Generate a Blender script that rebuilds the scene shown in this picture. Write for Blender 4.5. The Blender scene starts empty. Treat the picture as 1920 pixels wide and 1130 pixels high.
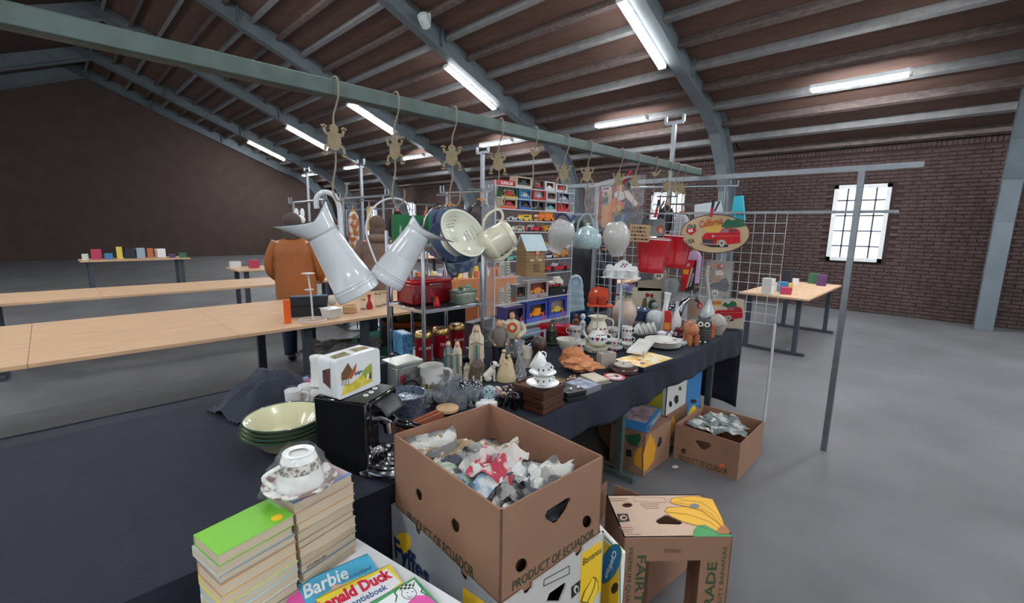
import bpy, math, random
from mathutils import Vector, Matrix, noise
from mathutils.geometry import tessellate_polygon
random.seed(7)
SC = bpy.context.scene
COL = SC.collection
PI = math.pi
# ------------------------------------------------------------------ camera
FPX, CX, CY, CAMZ = 845.0, 960.0, 565.0, 1.55
YAW, PITCH, ROLL = math.radians(44.235), math.radians(9.324), math.radians(1.0116)
FWD = Vector((math.cos(YAW)*math.cos(PITCH), math.sin(YAW)*math.cos(PITCH), -math.sin(PITCH)))
_r = Vector((math.sin(YAW), -math.cos(YAW), 0)); _u = _r.cross(FWD)
RT = math.cos(ROLL)*_r + math.sin(ROLL)*_u
UP = -math.sin(ROLL)*_r + math.cos(ROLL)*_u
CAM = Vector((0, 0, CAMZ))
cd = bpy.data.cameras.new('camera'); cam = bpy.data.objects.new('camera', cd); COL.objects.link(cam)
cd.sensor_width = 36; cd.lens = 36*FPX/1920; cd.clip_start = .05; cd.clip_end = 200
cam.matrix_world = Matrix(((RT.x, UP.x, -FWD.x, 0), (RT.y, UP.y, -FWD.y, 0), (RT.z, UP.z, -FWD.z, CAMZ), (0, 0, 0, 1)))
SC.camera = cam
# ------------------------------------------------------------------ world, light, exposure
w = bpy.data.worlds.new('daylight'); SC.world = w; w.use_nodes = True
bg = w.node_tree.nodes['Background']; bg.inputs[0].default_value = (.90, .95, 1.0, 1); bg.inputs[1].default_value = .58
SC.view_settings.view_transform = 'Standard'; SC.view_settings.look = 'None'
SC.view_settings.exposure = 0.8; SC.view_settings.gamma = 1; SC.view_settings.use_curve_mapping = False
TUBE_POWER = 84.0
# ------------------------------------------------------------------ pixel -> world
def ray(px, py): return FWD + RT*((px-CX)/FPX) - UP*((py-CY)/FPX)
def atz(px, py, z): r = ray(px, py); return CAM + r*((z-CAMZ)/r.z)
def aty(px, py, y): r = ray(px, py); return CAM + r*(y/r.y)
def atx(px, py, x): r = ray(px, py); return CAM + r*(x/r.x)
def atd(px, py, d): return CAM + ray(px, py)*d
def kk(p): return (Vector(p)-CAM).dot(FWD)/FPX
def face(p): return math.atan2(p[1], p[0]) - PI/2
TZ = .75
def fit(x0, y0, x1, y1, z=TZ, dr=1.0, tr=1.0, w=None):
    """pixel box -> base centre, width, height, facing angle of a round thing standing at height z"""
    xc = (x0+x1)/2; f = atz(xc, y1, z); k = kk(f); wd = w or (x1-x0)*k
    d = Vector((f.x, f.y, 0)).normalized()
    c = f + d*(wd/2*dr)
    k = kk(c); wd = w or (x1-x0)*k
    t = c + d*(wd/2*tr); r = ray(xc, y0); s = (t.x*d.x+t.y*d.y)/(r.x*d.x+r.y*d.y)
    return c, wd, max(.004, (CAM + r*s).z - z), face(c)
def lin(v):
    v /= 255.0
    return v/12.92 if v <= .04045 else ((v+.055)/1.055)**2.4
# ------------------------------------------------------------------ materials
MC = {}
def M(rgb, rough=.5, metal=0, noise_=None, bump=None, trans=0, alpha=1, coat=0, emit=0, ior=1.45, two=None, kind='noise', stretch=(1, 1, 1)):
    key = (rgb, rough, metal, noise_, bump, trans, alpha, coat, emit, two, kind, stretch)
    if key in MC: return MC[key]
    m = bpy.data.materials.new('mat_%d' % len(MC)); m.use_nodes = True; nt = m.node_tree; b = nt.nodes['Principled BSDF']
    col = tuple(lin(c) for c in rgb)+(1,)
    b.inputs['Base Color'].default_value = col; b.inputs['Roughness'].default_value = rough; b.inputs['Metallic'].default_value = metal
    b.inputs['Transmission Weight'].default_value = trans; b.inputs['IOR'].default_value = ior; b.inputs['Coat Weight'].default_value = coat
    b.inputs['Alpha'].default_value = alpha
    if emit: b.inputs['Emission Color'].default_value = col; b.inputs['Emission Strength'].default_value = emit
    if noise_ or bump:
        tc = nt.nodes.new('ShaderNodeTexCoord'); mp = nt.nodes.new('ShaderNodeMapping'); mp.inputs['Scale'].default_value = stretch
        nt.links.new(tc.outputs['Object'], mp.inputs[0])
    if noise_:
        sc, am = noise_
        if kind == 'speck': n = nt.nodes.new('ShaderNodeTexVoronoi'); n.inputs['Scale'].default_value = sc; o = n.outputs['Distance']
        elif kind == 'wave': n = nt.nodes.new('ShaderNodeTexWave'); n.inputs['Scale'].default_value = sc; n.inputs['Distortion'].default_value = 3; o = n.outputs['Fac']
        elif kind == 'check': n = nt.nodes.new('ShaderNodeTexChecker'); n.inputs['Scale'].default_value = sc; o = n.outputs['Fac']
        else: n = nt.nodes.new('ShaderNodeTexNoise'); n.inputs['Scale'].default_value = sc; n.inputs['Detail'].default_value = 5; o = n.outputs[0]
        nt.links.new(mp.outputs[0], n.inputs['Vector'])
        cr = nt.nodes.new('ShaderNodeValToRGB'); nt.links.new(o, cr.inputs[0])
        e = cr.color_ramp.elements
        c2 = tuple(lin(c) for c in two)+(1,) if two else tuple(min(1, c*(1+am)) for c in col[:3])+(1,)
        c1 = col if two else tuple(c*(1-am) for c in col[:3])+(1,)
        if kind == 'check': e[0].position = .49; e[1].position = .51
        elif kind == 'speck': e[0].position = am; e[1].position = am+.12; c1, c2 = c2, c1
        elif two: e[0].position = .5-am/2; e[1].position = .5+am/2
        else: e[0].position = .3; e[1].position = .7
        e[0].color = c1; e[1].color = c2
        nt.links.new(cr.outputs[0], b.inputs['Base Color'])
    if bump:
        n2 = nt.nodes.new('ShaderNodeTexNoise'); n2.inputs['Scale'].default_value = bump[0]; n2.inputs['Detail'].default_value = 4
        nt.links.new(mp.outputs[0], n2.inputs['Vector'])
        bp = nt.nodes.new('ShaderNodeBump'); bp.inputs['Strength'].default_value = bump[1]; bp.inputs['Distance'].default_value = .01
        nt.links.new(n2.outputs[0], bp.inputs['Height']); nt.links.new(bp.outputs[0], b.inputs['Normal'])
    MC[key] = m
    return m
def newsprint(a, b_, s):
    key = ('news', a, b_, s)
    if key in MC: return MC[key]
    m = bpy.data.materials.new('newsprint_%d' % len(MC)); m.use_nodes = True; nt = m.node_tree; b = nt.nodes['Principled BSDF']
    tc = nt.nodes.new('ShaderNodeTexCoord'); n = nt.nodes.new('ShaderNodeTexNoise'); n.inputs['Scale'].default_value = s; n.inputs['Detail'].default_value = 6
    br = nt.nodes.new('ShaderNodeTexBrick'); br.inputs['Scale'].default_value = 22; br.inputs['Color1'].default_value = (.62, .62, .62, 1); br.inputs['Color2'].default_value = (.42, .42, .44, 1); br.inputs['Mortar'].default_value = (.78, .78, .76, 1); br.inputs['Mortar Size'].default_value = .035; br.inputs['Brick Width'].default_value = .9; br.inputs['Row Height'].default_value = .09
    nt.links.new(tc.outputs['Object'], n.inputs['Vector']); nt.links.new(tc.outputs['Object'], br.inputs['Vector'])
    cr = nt.nodes.new('ShaderNodeValToRGB'); e = cr.color_ramp.elements; e[0].position = .46; e[1].position = .52
    e[0].color = tuple(lin(c) for c in a)+(1,); e[1].color = tuple(lin(c) for c in b_)+(1,)
    mx = nt.nodes.new('ShaderNodeMix'); mx.data_type = 'RGBA'; mx.blend_type = 'MULTIPLY'; mx.inputs[0].default_value = .75
    nt.links.new(n.outputs[0], cr.inputs[0]); nt.links.new(cr.outputs[0], mx.inputs[6]); nt.links.new(br.outputs[0], mx.inputs[7])
    nt.links.new(mx.outputs[2], b.inputs['Base Color']); b.inputs['Roughness'].default_value = .8
    MC[key] = m
    return m
# ------------------------------------------------------------------ mesh builder (local frame: faces -Y, X right, Z up)
class G:
    def __init__(s): s.v = []; s.f = []; s.T = Matrix()
    def add(s, vs, fs):
        o = len(s.v); T = s.T
        s.v += [tuple(T @ Vector(p)) for p in vs]; s.f += [tuple(i+o for i in f) for f in fs]; return s
    def box(s, x, y, z, sx, sy, sz, rz=0):
        c, d = math.cos(rz), math.sin(rz); vs = []
        for k in (-.5, .5):
            for i, j in ((-.5, -.5), (.5, -.5), (.5, .5), (-.5, .5)):
                a, b = i*sx, j*sy; vs.append((x+a*c-b*d, y+a*d+b*c, z+k*sz))
        return s.add(vs, [(3, 2, 1, 0), (4, 5, 6, 7), (0, 1, 5, 4), (1, 2, 6, 5), (2, 3, 7, 6), (3, 0, 4, 7)])
    def bb(s, x0, x1, y0, y1, z0, z1): return s.box((x0+x1)/2, (y0+y1)/2, (z0+z1)/2, x1-x0, y1-y0, z1-z0)
    def lathe(s, prof, n=20, c=(0, 0, 0), sx=1, sy=1, ph=0):
        vs = []; fs = []; idx = []
        for r, z in prof:
            if r <= 1e-6: idx.append([len(vs)]*n); vs.append((c[0], c[1], c[2]+z))
            else:
                idx.append(list(range(len(vs), len(vs)+n)))
                for i in range(n):
                    a = 2*PI*i/n+ph; vs.append((c[0]+r*math.cos(a)*sx, c[1]+r*math.sin(a)*sy, c[2]+z))
        for a, b in zip(idx, idx[1:]):
            for i in range(n):
                j = (i+1) % n; q = []
                for t in (a[i], a[j], b[j], b[i]):
                    if t not in q: q.append(t)
                if len(q) > 2: fs.append(tuple(q))
        return s.add(vs, fs)
    def cyl(s, x, y, z, r, h, n=16, r2=None):
        r2 = r if r2 is None else r2
        return s.lathe([(0, 0), (r, 0), (r2, h), (0, h)], n, (x, y, z))
    def disc(s, x, y, z, r, t=.002, n=16, rx=None):      # disc facing -Y
        rz = r if rx is None else rx
        pts = [(x+r*math.cos(2*PI*i/n), z+rz*math.sin(2*PI*i/n)) for i in range(n)]
        return s.prism(pts, t, y)
    def ball(s, x, y, z, r, sx=1, sy=1, sz=1, n=14, m=8):
        return s.lathe([(r*math.sin(PI*i/m), -r*sz*math.cos(PI*i/m)) for i in range(m+1)], n, (x, y, z), sx, sy)
    def tube(s, pts, r, n=8, close=False):
        P = [Vector(p) for p in pts]; rs = r if isinstance(r, (list, tuple)) else [r]*len(P)
        vs = []; fs = []; up = None; N = len(P)
        for i, p in enumerate(P):
            if close: t = (P[(i+1) % N]-P[i-1])
            else: t = P[min(i+1, N-1)]-P[max(i-1, 0)]
            if t.length < 1e-9: t = Vector((0, 0, 1))
            t.normalize()
            if up is None: up = t.orthogonal().normalized()
            up = (up - t*up.dot(t))
            if up.length < 1e-6: up = t.orthogonal()
            up.normalize(); b = t.cross(up)
            for j in range(n):
                a = 2*PI*j/n; vs.append(p + (up*math.cos(a)+b*math.sin(a))*rs[i])
        for i in range(N if close else N-1):
            for j in range(n):
                k = (i+1) % N; fs.append((i*n+j, i*n+(j+1) % n, k*n+(j+1) % n, k*n+j))
        if not close: fs += [tuple(range(n-1, -1, -1)), tuple((N-1)*n+j for j in range(n))]
        return s.add(vs, fs)
    def prism(s, poly, t, y=0):                           # polygon in XZ, from y to y+t
        n = len(poly); vs = [(a, y, b) for a, b in poly]+[(a, y+t, b) for a, b in poly]
        tri = tessellate_polygon([[Vector((a, b, 0)) for a, b in poly]])
        fs = [tuple(q) for q in tri]+[tuple(i+n for i in reversed(q)) for q in tri]
        fs += [(i, (i+1) % n, (i+1) % n+n, i+n) for i in range(n)]
        return s.add(vs, fs)
    def plate(s, outer, holes, t, y=0):
        L = [outer]+holes; pts = [p for q in L for p in q]; n = len(pts)
        tri = tessellate_polygon([[Vector((a, b, 0)) for a, b in q] for q in L])
        vs = [(a, y, b) for a, b in pts]+[(a, y+t, b) for a, b in pts]
        fs = [tuple(q) for q in tri]+[tuple(i+n for i in reversed(q)) for q in tri]; o = 0
        for q in L:
            m = len(q); fs += [(o+i, o+(i+1) % m, o+(i+1) % m+n, o+i+n) for i in range(m)]; o += m
        return s.add(vs, fs)
    def grid(s, nx, ny, fn):
        vs = [fn(i/nx, j/ny) for j in range(ny+1) for i in range(nx+1)]
        fs = [(j*(nx+1)+i, j*(nx+1)+i+1, (j+1)*(nx+1)+i+1, (j+1)*(nx+1)+i) for j in range(ny) for i in range(nx)]
        return s.add(vs, fs)
def frame(o, x, z):                                        # local frame on a face: x right, z up, faces -y
    x = Vector(x).normalized(); z = Vector(z); z = (z-x*z.dot(x)).normalized(); y = z.cross(x); o = Vector(o)
    return Matrix(((x.x, y.x, z.x, o.x), (x.y, y.y, z.y, o.y), (x.z, y.z, z.z, o.z), (0, 0, 0, 1)))
def ell(x, z, rx, rz, n=16): return [(x+rx*math.cos(2*PI*i/n), z+rz*math.sin(2*PI*i/n)) for i in range(n)]
def rrect(x0, x1, z0, z1, r, n=4):
    out = []
    for cx, cz, a0 in ((x1-r, z1-r, 0), (x0+r, z1-r, 90), (x0+r, z0+r, 180), (x1-r, z0+r, 270)):
        for i in range(n+1):
            a = math.radians(a0+90*i/n); out.append((cx+r*math.cos(a), cz+r*math.sin(a)))
    return out
def arc(cx, cz, r, a0, a1, n=10, y=0, rz=None):
    rz = rz or r
    return [(cx+r*math.cos(math.radians(a0+(a1-a0)*i/n)), y, cz+rz*math.sin(math.radians(a0+(a1-a0)*i/n))) for i in range(n+1)]
def smooth_path(pts, n=6):
    P = [Vector(p) for p in pts]; out = []
    for i in range(len(P)-1):
        a = P[max(i-1, 0)]; b = P[i]; c = P[i+1]; d = P[min(i+2, len(P)-1)]
        for j in range(n):
            t = j/n; out.append(.5*((2*b)+(c-a)*t+(2*a-5*b+4*c-d)*t*t+(3*b-a-3*c+d)*t**3))
    return out+[P[-1]]
def mk(name, g, mat, bevel=0, seg=2):
    me = bpy.data.meshes.new(name); me.from_pydata(g.v, [], g.f); me.materials.append(mat)
    me.validate(); me.update()
    me.polygons.foreach_set('use_smooth', [True]*len(me.polygons))
    try: me.set_sharp_from_angle(angle=math.radians(38))
    except Exception: pass
    o = bpy.data.objects.new(name, me); COL.objects.link(o)
    if bevel:
        b = o.modifiers.new('bevel', 'BEVEL'); b.width = bevel; b.segments = seg; b.limit_method = 'ANGLE'; b.angle_limit = math.radians(40)
    return o
def tag(o, label=None, cat=None, group=None, kind=None):
    if label: o['label'] = label
    if cat: o['category'] = cat
    if group: o['group'] = group
    if kind: o['kind'] = kind
    return o
def thing(name, label, cat, loc, rz=0, group=None, tilt=0, pitch=0, scale=1):
    o = bpy.data.objects.new(name, None); o.empty_display_size = .05; COL.objects.link(o)
    o.matrix_world = Matrix.Translation(Vector(loc)) @ Matrix.Rotation(rz, 4, 'Z') @ Matrix.Rotation(math.radians(tilt), 4, 'Y') @ Matrix.Rotation(math.radians(pitch), 4, 'X') @ Matrix.Scale(scale, 4)
    return tag(o, label, cat, group)
def part(name, g, mat, parent, bevel=0, label=None, kind=None):
    o = mk(name, g, mat, bevel); o.parent = parent
    return tag(o, label, kind=kind)
def solo(name, g, mat, label, cat, loc=(0, 0, 0), rz=0, group=None, bevel=0, tilt=0, pitch=0, kind=None):
    o = mk(name, g, mat, bevel)
    o.matrix_world = Matrix.Translation(Vector(loc)) @ Matrix.Rotation(rz, 4, 'Z') @ Matrix.Rotation(math.radians(tilt), 4, 'Y') @ Matrix.Rotation(math.radians(pitch), 4, 'X')
    return tag(o, label, cat, group, kind)
def dup(root, loc=None, rz=None, label=None, group=None):
    r = root.copy(); COL.objects.link(r)
    if loc is not None: r.location = loc
    if rz is not None: r.rotation_euler = (root.rotation_euler.x, root.rotation_euler.y, rz)
    if label: r['label'] = label
    if group: r['group'] = group
    for ch in list(root.children):
        c = ch.copy(); COL.objects.link(c); c.parent = r; c.matrix_parent_inverse = ch.matrix_parent_inverse.copy()
        for gd in list(ch.children):
            d = gd.copy(); COL.objects.link(d); d.parent = c; d.matrix_parent_inverse = gd.matrix_parent_inverse.copy()
    return r
TXC = {}
def text(s, w, h, parent, fr, mat, shear=0, bold=0, name='lettering', cx=True, fit_w=True):
    """flat lettering fitted to w x h on the face frame fr (centre)"""
    key = (s, shear, bold)
    if key not in TXC:
        cu = bpy.data.curves.new('t', 'FONT'); cu.body = s; cu.shear = shear; cu.offset = bold; cu.resolution_u = 2; cu.space_line = .85
        cu.align_x = 'CENTER'
        ob = bpy.data.objects.new('t', cu); COL.objects.link(ob)
        me = ob.to_mesh(); vs = [v.co.copy() for v in me.vertices]; fs = [tuple(p.vertices) for p in me.polygons]; ob.to_mesh_clear()
        bpy.data.objects.remove(ob); bpy.data.curves.remove(cu); TXC[key] = (vs, fs)
    vs, fs = TXC[key]
    if not vs: return
    x0 = min(v.x for v in vs); x1 = max(v.x for v in vs); y0 = min(v.y for v in vs); y1 = max(v.y for v in vs)
    g = G(); g.T = fr
    g.add([((v.x-x0)/(x1-x0)*w-w/2, 0, (v.y-y0)/(y1-y0)*h-h/2) for v in vs], [tuple(f) for f in fs])
    return part(name, g, mat, parent)
# ------------------------------------------------------------------ common materials
WHITE = M((236, 238, 238), .25); CREAM = M((228, 224, 200), .25, coat=.3); BLACK = M((18, 19, 22), .35); DARK = M((34, 36, 42), .5)
ENAMEL = M((222, 226, 228), .16, coat=.5, noise_=(3, .03)); CHROME = M((200, 204, 210), .12, 1); STEEL = M((150, 156, 162), .35, 1, noise_=(20, .1))
RED = M((176, 18, 32), .25, coat=.4); DRED = M((130, 12, 22), .25, coat=.4); BRASS = M((176, 146, 96), .3, 1)
GLASS = M((245, 250, 252), .03, trans=1, ior=1.45); PLASTIC = M((225, 232, 238), .08, alpha=.22); FILM = M((240, 244, 248), .12, alpha=.09)
CARD = M((146, 110, 88), .8, noise_=(6, .06), bump=(60, .08)); CARDIN = M((152, 112, 90), .8, noise_=(6, .05)); CARDL = M((214, 190, 168), .75, noise_=(8, .04))
INK = M((52, 58, 40), .7); WOODL = M((206, 170, 136), .55, noise_=(4, .12), stretch=(1, 8, 1)); WOODD = M((74, 42, 30), .45, noise_=(6, .25), stretch=(1, 6, 1))
GALV = M((84, 98, 94), .5, .35, noise_=(14, .18)); GREY = M((130, 134, 138), .4); BEAM = M((104, 114, 120), .5, noise_=(3, .12), bump=(10, .1))
YEL = M((240, 196, 40), .5); BLUE = M((40, 110, 180), .4); NAVY = M((28, 40, 84), .4); ORANGE = M((226, 96, 28), .45); GREEN = M((34, 120, 70), .45)
LBLUE = M((110, 170, 215), .45); TEAL = M((60, 170, 165), .35); SILVER = M((196, 200, 204), .25, .9); TAN = M((196, 160, 120), .6); PINK = M((226, 90, 170), .5); PAGE = M((196, 182, 158), .8, noise_=(40, .06), stretch=(.2, .2, 8))
BLUEGREY = M((78, 98, 124), .25, coat=.4); SKIN = M((205, 158, 132), .55)
# ================================================================== SETTING
def world_part(name, g, mat, parent, bevel=0, label=None, kind=None):
    o = part(name, g, mat, parent, bevel, label, kind); o.matrix_parent_inverse = parent.matrix_world.inverted(); return o
def struct(name, g, mat, bevel=0): return tag(mk(name, g, mat, bevel), kind='structure')
g = G(); g.grid(40, 40, lambda u, v: (-9+21*u, -8+36*v, 0))
struct('floor', g, M((98, 98, 101), .6, noise_=(1.3, .22), bump=(30, .15)))
XW, Z0, SL = 11.3, 7.93, .406            # back wall, roof plane z = Z0 - SL*x, ridge at XR
XR = 1.6; ZR = Z0-SL*XR
def roofz(x): return Z0-SL*x if x > XR else ZR-SL*(XR-x)
YB = [-4.7, -.5, 3.8, 8.02, 12.55, 17.2, 21.6, 24.4]       # steel frames
PSP = .56
# ceiling: sheathing panels between purlins and frames
g = G(); XE = XW+.4; g.add([(XR, -5, ZR+.04), (XE, -5, roofz(XE)+.04), (XE, 24.7, roofz(XE)+.04), (XR, 24.7, ZR+.04), (-8, -5, roofz(-8)+.04), (-8, 24.7, roofz(-8)+.04)], [(0, 1, 2, 3), (4, 0, 3, 5)])
ceil = struct('ceiling', g, M((60, 44, 40), .8))
bw = M((108, 84, 76), .75, noise_=(5, .14), stretch=(4, .6, 1))
i = 0; xs = []
x = XR+.1
while x < XW+.5: xs.append(x); x += PSP
for bi in range(1, len(YB)-1):
    for xi in range(len(xs)-1):
        g = G(); a, b = xs[xi], xs[xi+1]; y0, y1 = YB[bi]+.02, YB[bi+1]-.02
        g.add([(a+.01, y0, roofz(a)), (b-.01, y0, roofz(b)), (b-.01, y1, roofz(b)), (a+.01, y1, roofz(a)), (a+.01, y0, roofz(a)+.03), (b-.01, y0, roofz(b)+.03), (b-.01, y1, roofz(b)+.03), (a+.01, y1, roofz(a)+.03)], [(0, 3, 2, 1), (4, 5, 6, 7), (0, 1, 5, 4), (1, 2, 6, 5), (2, 3, 7, 6), (3, 0, 4, 7)])
        part('roof_board', g, bw, ceil)
pm = [M((134, 134, 136), .5, noise_=(7, .15)), M((104, 92, 90), .7, noise_=(9, .3), stretch=(2, 1, 2))]
for k, x in enumerate(xs):
    g = G(); z = roofz(x); n = Vector((SL, 0, 1)).normalized(); t = Vector((1, 0, -SL)).normalized()
    for (a0, a1, b0, b1) in ((-.03, .03, -.012, 0), (-.03, -.018, -.14, 0), (-.03, .05, -.152, -.14)):
        c = [Vector((x, 0, z))+t*a+n*b for a, b in ((a0, b0), (a1, b0), (a1, b1), (a0, b1))]
        g.add([(p.x, -5, p.z) for p in c]+[(p.x, 24.5, p.z) for p in c], [(0, 1, 2, 3), (7, 6, 5, 4), (0, 4, 5, 1), (1, 5, 6, 2), (2, 6, 7, 3), (3, 7, 4, 0)])
    part('purlin', g, pm[k % 2], ceil, label='pale painted steel roof purlin' if k % 2 == 0 else 'dusty brown roof purlin')
# steel frames: I section swept along rafter + haunch + leg
path = []
for x in (-7.6, XR): path.append((x, roofz(x)-.18))
path[1] = (XR, ZR-.18)
for x in (4, 6, 8.3): path.append((x, roofz(x)-.18))
path += [(9.2, 4.08), (9.85, 3.68), (10.35, 3.1), (10.7, 2.5), (10.88, 1.8), (10.95, 1.0), (10.98, 0)]
for yi, y in enumerate(YB):
    g = G(); hd = .24
    nr = []
    for i, p in enumerate(path):
        a = Vector(path[max(i-1, 0)]); b = Vector(path[min(i+1, len(path)-1)]); t = (b-a).normalized(); nr.append(Vector((-t.y, t.x)))
    for (o0, o1, yy0, yy1) in ((-hd, -hd+.025, -.11, .11), (hd-.025, hd, -.11, .11), (-hd+.02, hd-.02, -.012, .012)):
        for i in range(len(path)-1):
            P = [Vector(path[i]), Vector(path[i+1])]; vs = []
            for q, nn in zip(P, nr[i:i+2]):
                for o, yy in ((o0, yy0), (o1, yy0), (o1, yy1), (o0, yy1)): c = q+nn*o; vs.append((c.x, y+yy, c.y))
            g.add(vs, [(0, 1, 5, 4), (1, 2, 6, 5), (2, 3, 7, 6), (3, 0, 4, 7), (3, 2, 1, 0), (4, 5, 6, 7)])
    fr_ = struct('roof_beam', g, BEAM, 0)
    for px_ in (8.35, 6.0, 3.6):
        g = G(); z = roofz(px_)-.18
        for s_ in (-1, 1): g.box(px_, y+s_*.06, z, .02, .09, .46)
        part('stiffener_plate', g, BEAM, fr_)
# back wall of brick, real bricks; 300 individual in the part seen best
BR = M((76, 60, 58), .85, noise_=(9, .25), bump=(50, .3)); BRW = M((56, 42, 40), .9)
wins = [(5.0, 5.9, 1.0, 2.52), (12.7, 13.6, 1.0, 2.45), (16.9, 18.0, 1.0, 2.55), (20.2, 21.2, 1.0, 2.45), (1.0, 1.9, 1.0, 2.5)]  # last window is made up, kept to balance the light
g = G(); zt = roofz(XW)
ys = [-5]+[v for w_ in sorted(wins) for v in w_[:2]]+[24.5]
for i in range(0, len(ys), 2): g.bb(XW+.01, XW+.25, ys[i], ys[i+1], 0, zt)
g.bb(XW+.01, XW+.25, -5, 24.5, zt-.02, zt+.12)
for w_ in wins: g.bb(XW+.01, XW+.25, w_[0], w_[1], 0, w_[2]); g.bb(XW+.01, XW+.25, w_[0], w_[1], w_[3], zt)
wall = struct('wall_back', g, BRW)
bk = G().box(0, 0, 0, .02, .205, .056); bmesh_ = mk('brick', bk, BR); bme = bmesh_.data; bpy.data.objects.remove(bmesh_)
soldier = mk('b', G().box(0, 0, 0, .02, .056, .2), BR); sme = soldier.data; bpy.data.objects.remove(soldier)
rest = G(); cnt = 0; row = 0; z = .04
while z < zt-.27:
    y = -5+(.11 if row % 2 else 0)
    while y < 24.4:
        if not any(w_[0]-.1 < y < w_[1]+.1 and w_[2]-.03 < z < w_[3]+.03 for w_ in wins):
            if 3.0 < y < 5.0 and z > 1.6 and cnt < 230:
                o = bpy.data.objects.new('brick', bme); COL.objects.link(o); o.location = (XW+random.uniform(-.002, .002), y, z); o.parent = wall; cnt += 1
            else: rest.box(XW+random.uniform(-.002, .002), y, z, .02, .205, .056)
        y += .216
    z += .068; row += 1
y = -5
while y < 24.4:
    if 3.0 < y < 6.5 and cnt < 300:
        o = bpy.data.objects.new('brick', sme); COL.objects.link(o); o.location = (XW, y, zt-.13); o.parent = wall; cnt += 1
    else: rest.box(XW, y, zt-.13, .02, .056, .2)
    y += .068
part('brickwork', rest, BR, wall, kind='stuff')
SKYL = M((235, 240, 255), .3, emit=.9); FRW = M((225, 228, 230), .4)
for i, (a, b, c, d) in enumerate(wins):
    g = G()
    for q in ((a, a+.07, c, d), (b-.07, b, c, d), (a, b, c, c+.07), (a, b, d-.07, d)): g.bb(XW-.04, XW+.1, q[0], q[1], q[2], q[3])
    wn = struct('window_%d' % (i+1), g, FRW)
    g = G(); nx = 4; nz = 5
    for k in range(1, nx): yy = a+(b-a)*k/nx; g.bb(XW, XW+.03, yy-.012, yy+.012, c+.07, d-.07)
    for k in range(1, nz): zz = c+(d-c)*k/nz; g.bb(XW, XW+.03, a+.07, b-.07, zz-.012, zz+.012)
    part('glazing_bar', g, M((60, 66, 80), .5), wn)
    for k in range(nx):
        for l in range(nz):
            y0 = a+.07+(b-a-.14)*k/nx; y1 = a+.07+(b-a-.14)*(k+1)/nx; z0_ = c+.07+(d-c-.14)*l/nz; z1_ = c+.07+(d-c-.14)*(l+1)/nz
            part('pane', G().bb(XW+.035, XW+.04, y0, y1, z0_, z1_), SKYL, wn)
# far gable wall of the hall, side wall beyond the ridge
g = G(); g.add([(-8, 24.5, 0), (XW+.2, 24.5, 0), (XW+.2, 24.5, roofz(XW)+.02), (XR, 24.5, ZR+.04), (-8, 24.5, roofz(-8)+.04)], [(0, 1, 2, 3, 4)])
struct('wall_left', g, M((66, 52, 48), .85, noise_=(2, .15)))
# ------------------------------------------------------------------ strip lights
TUBE = M((250, 253, 255), .3, emit=TUBE_POWER); HOUS = M((215, 220, 222), .35)
def strip(loc, rz, tilt, label, group, L=1.36):
    t = thing('strip_light', label, 'light', loc, rz, group, tilt=tilt)
    part('housing', G().box(0, 0, .03, L, .15, .06), HOUS, t, .006)
    for s_ in (-1, 1): part('tube', G().tube([(-L/2+.03, s_*.033, -.02), (L/2-.03, s_*.033, -.02)], .025, 12), TUBE, t)
    [part('end_cap', G().box(q_*L/2, 0, -.01, .03, .13, .06), HOUS, t) for q_ in (-1, 1)]
ang = math.degrees(math.atan(SL))
names = {2: 'behind the camera', 3: 'at the upper right, the largest light seen', 4: 'second from the right below the big blue beam', 5: 'left of the rail, above the second hook', 6: 'cut by the left edge of the photo', 7: 'far away'}
for i, (y, nm) in enumerate(((-4.2, 'added over the aisle far behind the viewer'), (-.3, 'added over the aisle behind the viewer'), (4.03, 'under the right beam, the biggest light in view'), (8.27, 'under the middle beam, crossing above the rail'), (12.8, 'seen below the rail beside the second hook'), (17.5, 'at the left edge beside the frog hook'), (21.9, 'on the farthest beam'))):
    for xc, dz in ((7.06, 0),) + (((-3.2, 1),) if i < 5 else ()):  # lamps behind the viewer and on the other slope are added, unseen
        z = 7.5-SL*xc if not dz else 7.5-SL*XR-SL*(XR-xc)
        strip((xc, y, z), 0, ang if not dz else -ang, 'sloping twin tube strip light, %s%s' % (nm, ', added other slope' if dz else ''), 'strip lights under the beams', 1.56)
for i, (y, nm) in enumerate(((-2.6, 'added behind the viewer'), (1.4, 'outside the picture right'), (5.56, 'right of centre under the roof'), (9.5, 'just under the rail in the middle'), (13.6, 'third from the right of the level ones'), (18.0, 'fourth from the right of the level ones'), (22.4, 'leftmost and smallest'))):
    strip((9.0, y, 3.86), PI/2, 0, 'level twin tube strip light along a purlin, %s' % nm, 'level strip lights along the purlin', 1.24)  # first lamp of this row is added, out of view
    if i < 4: strip((2.2, y, 6.3), PI/2, 0, 'added level twin tube strip light under the ridge, %s' % nm, 'added strip lights under the ridge', 1.24)  # unseen ridge lamps, added to light the stall from above
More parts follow.
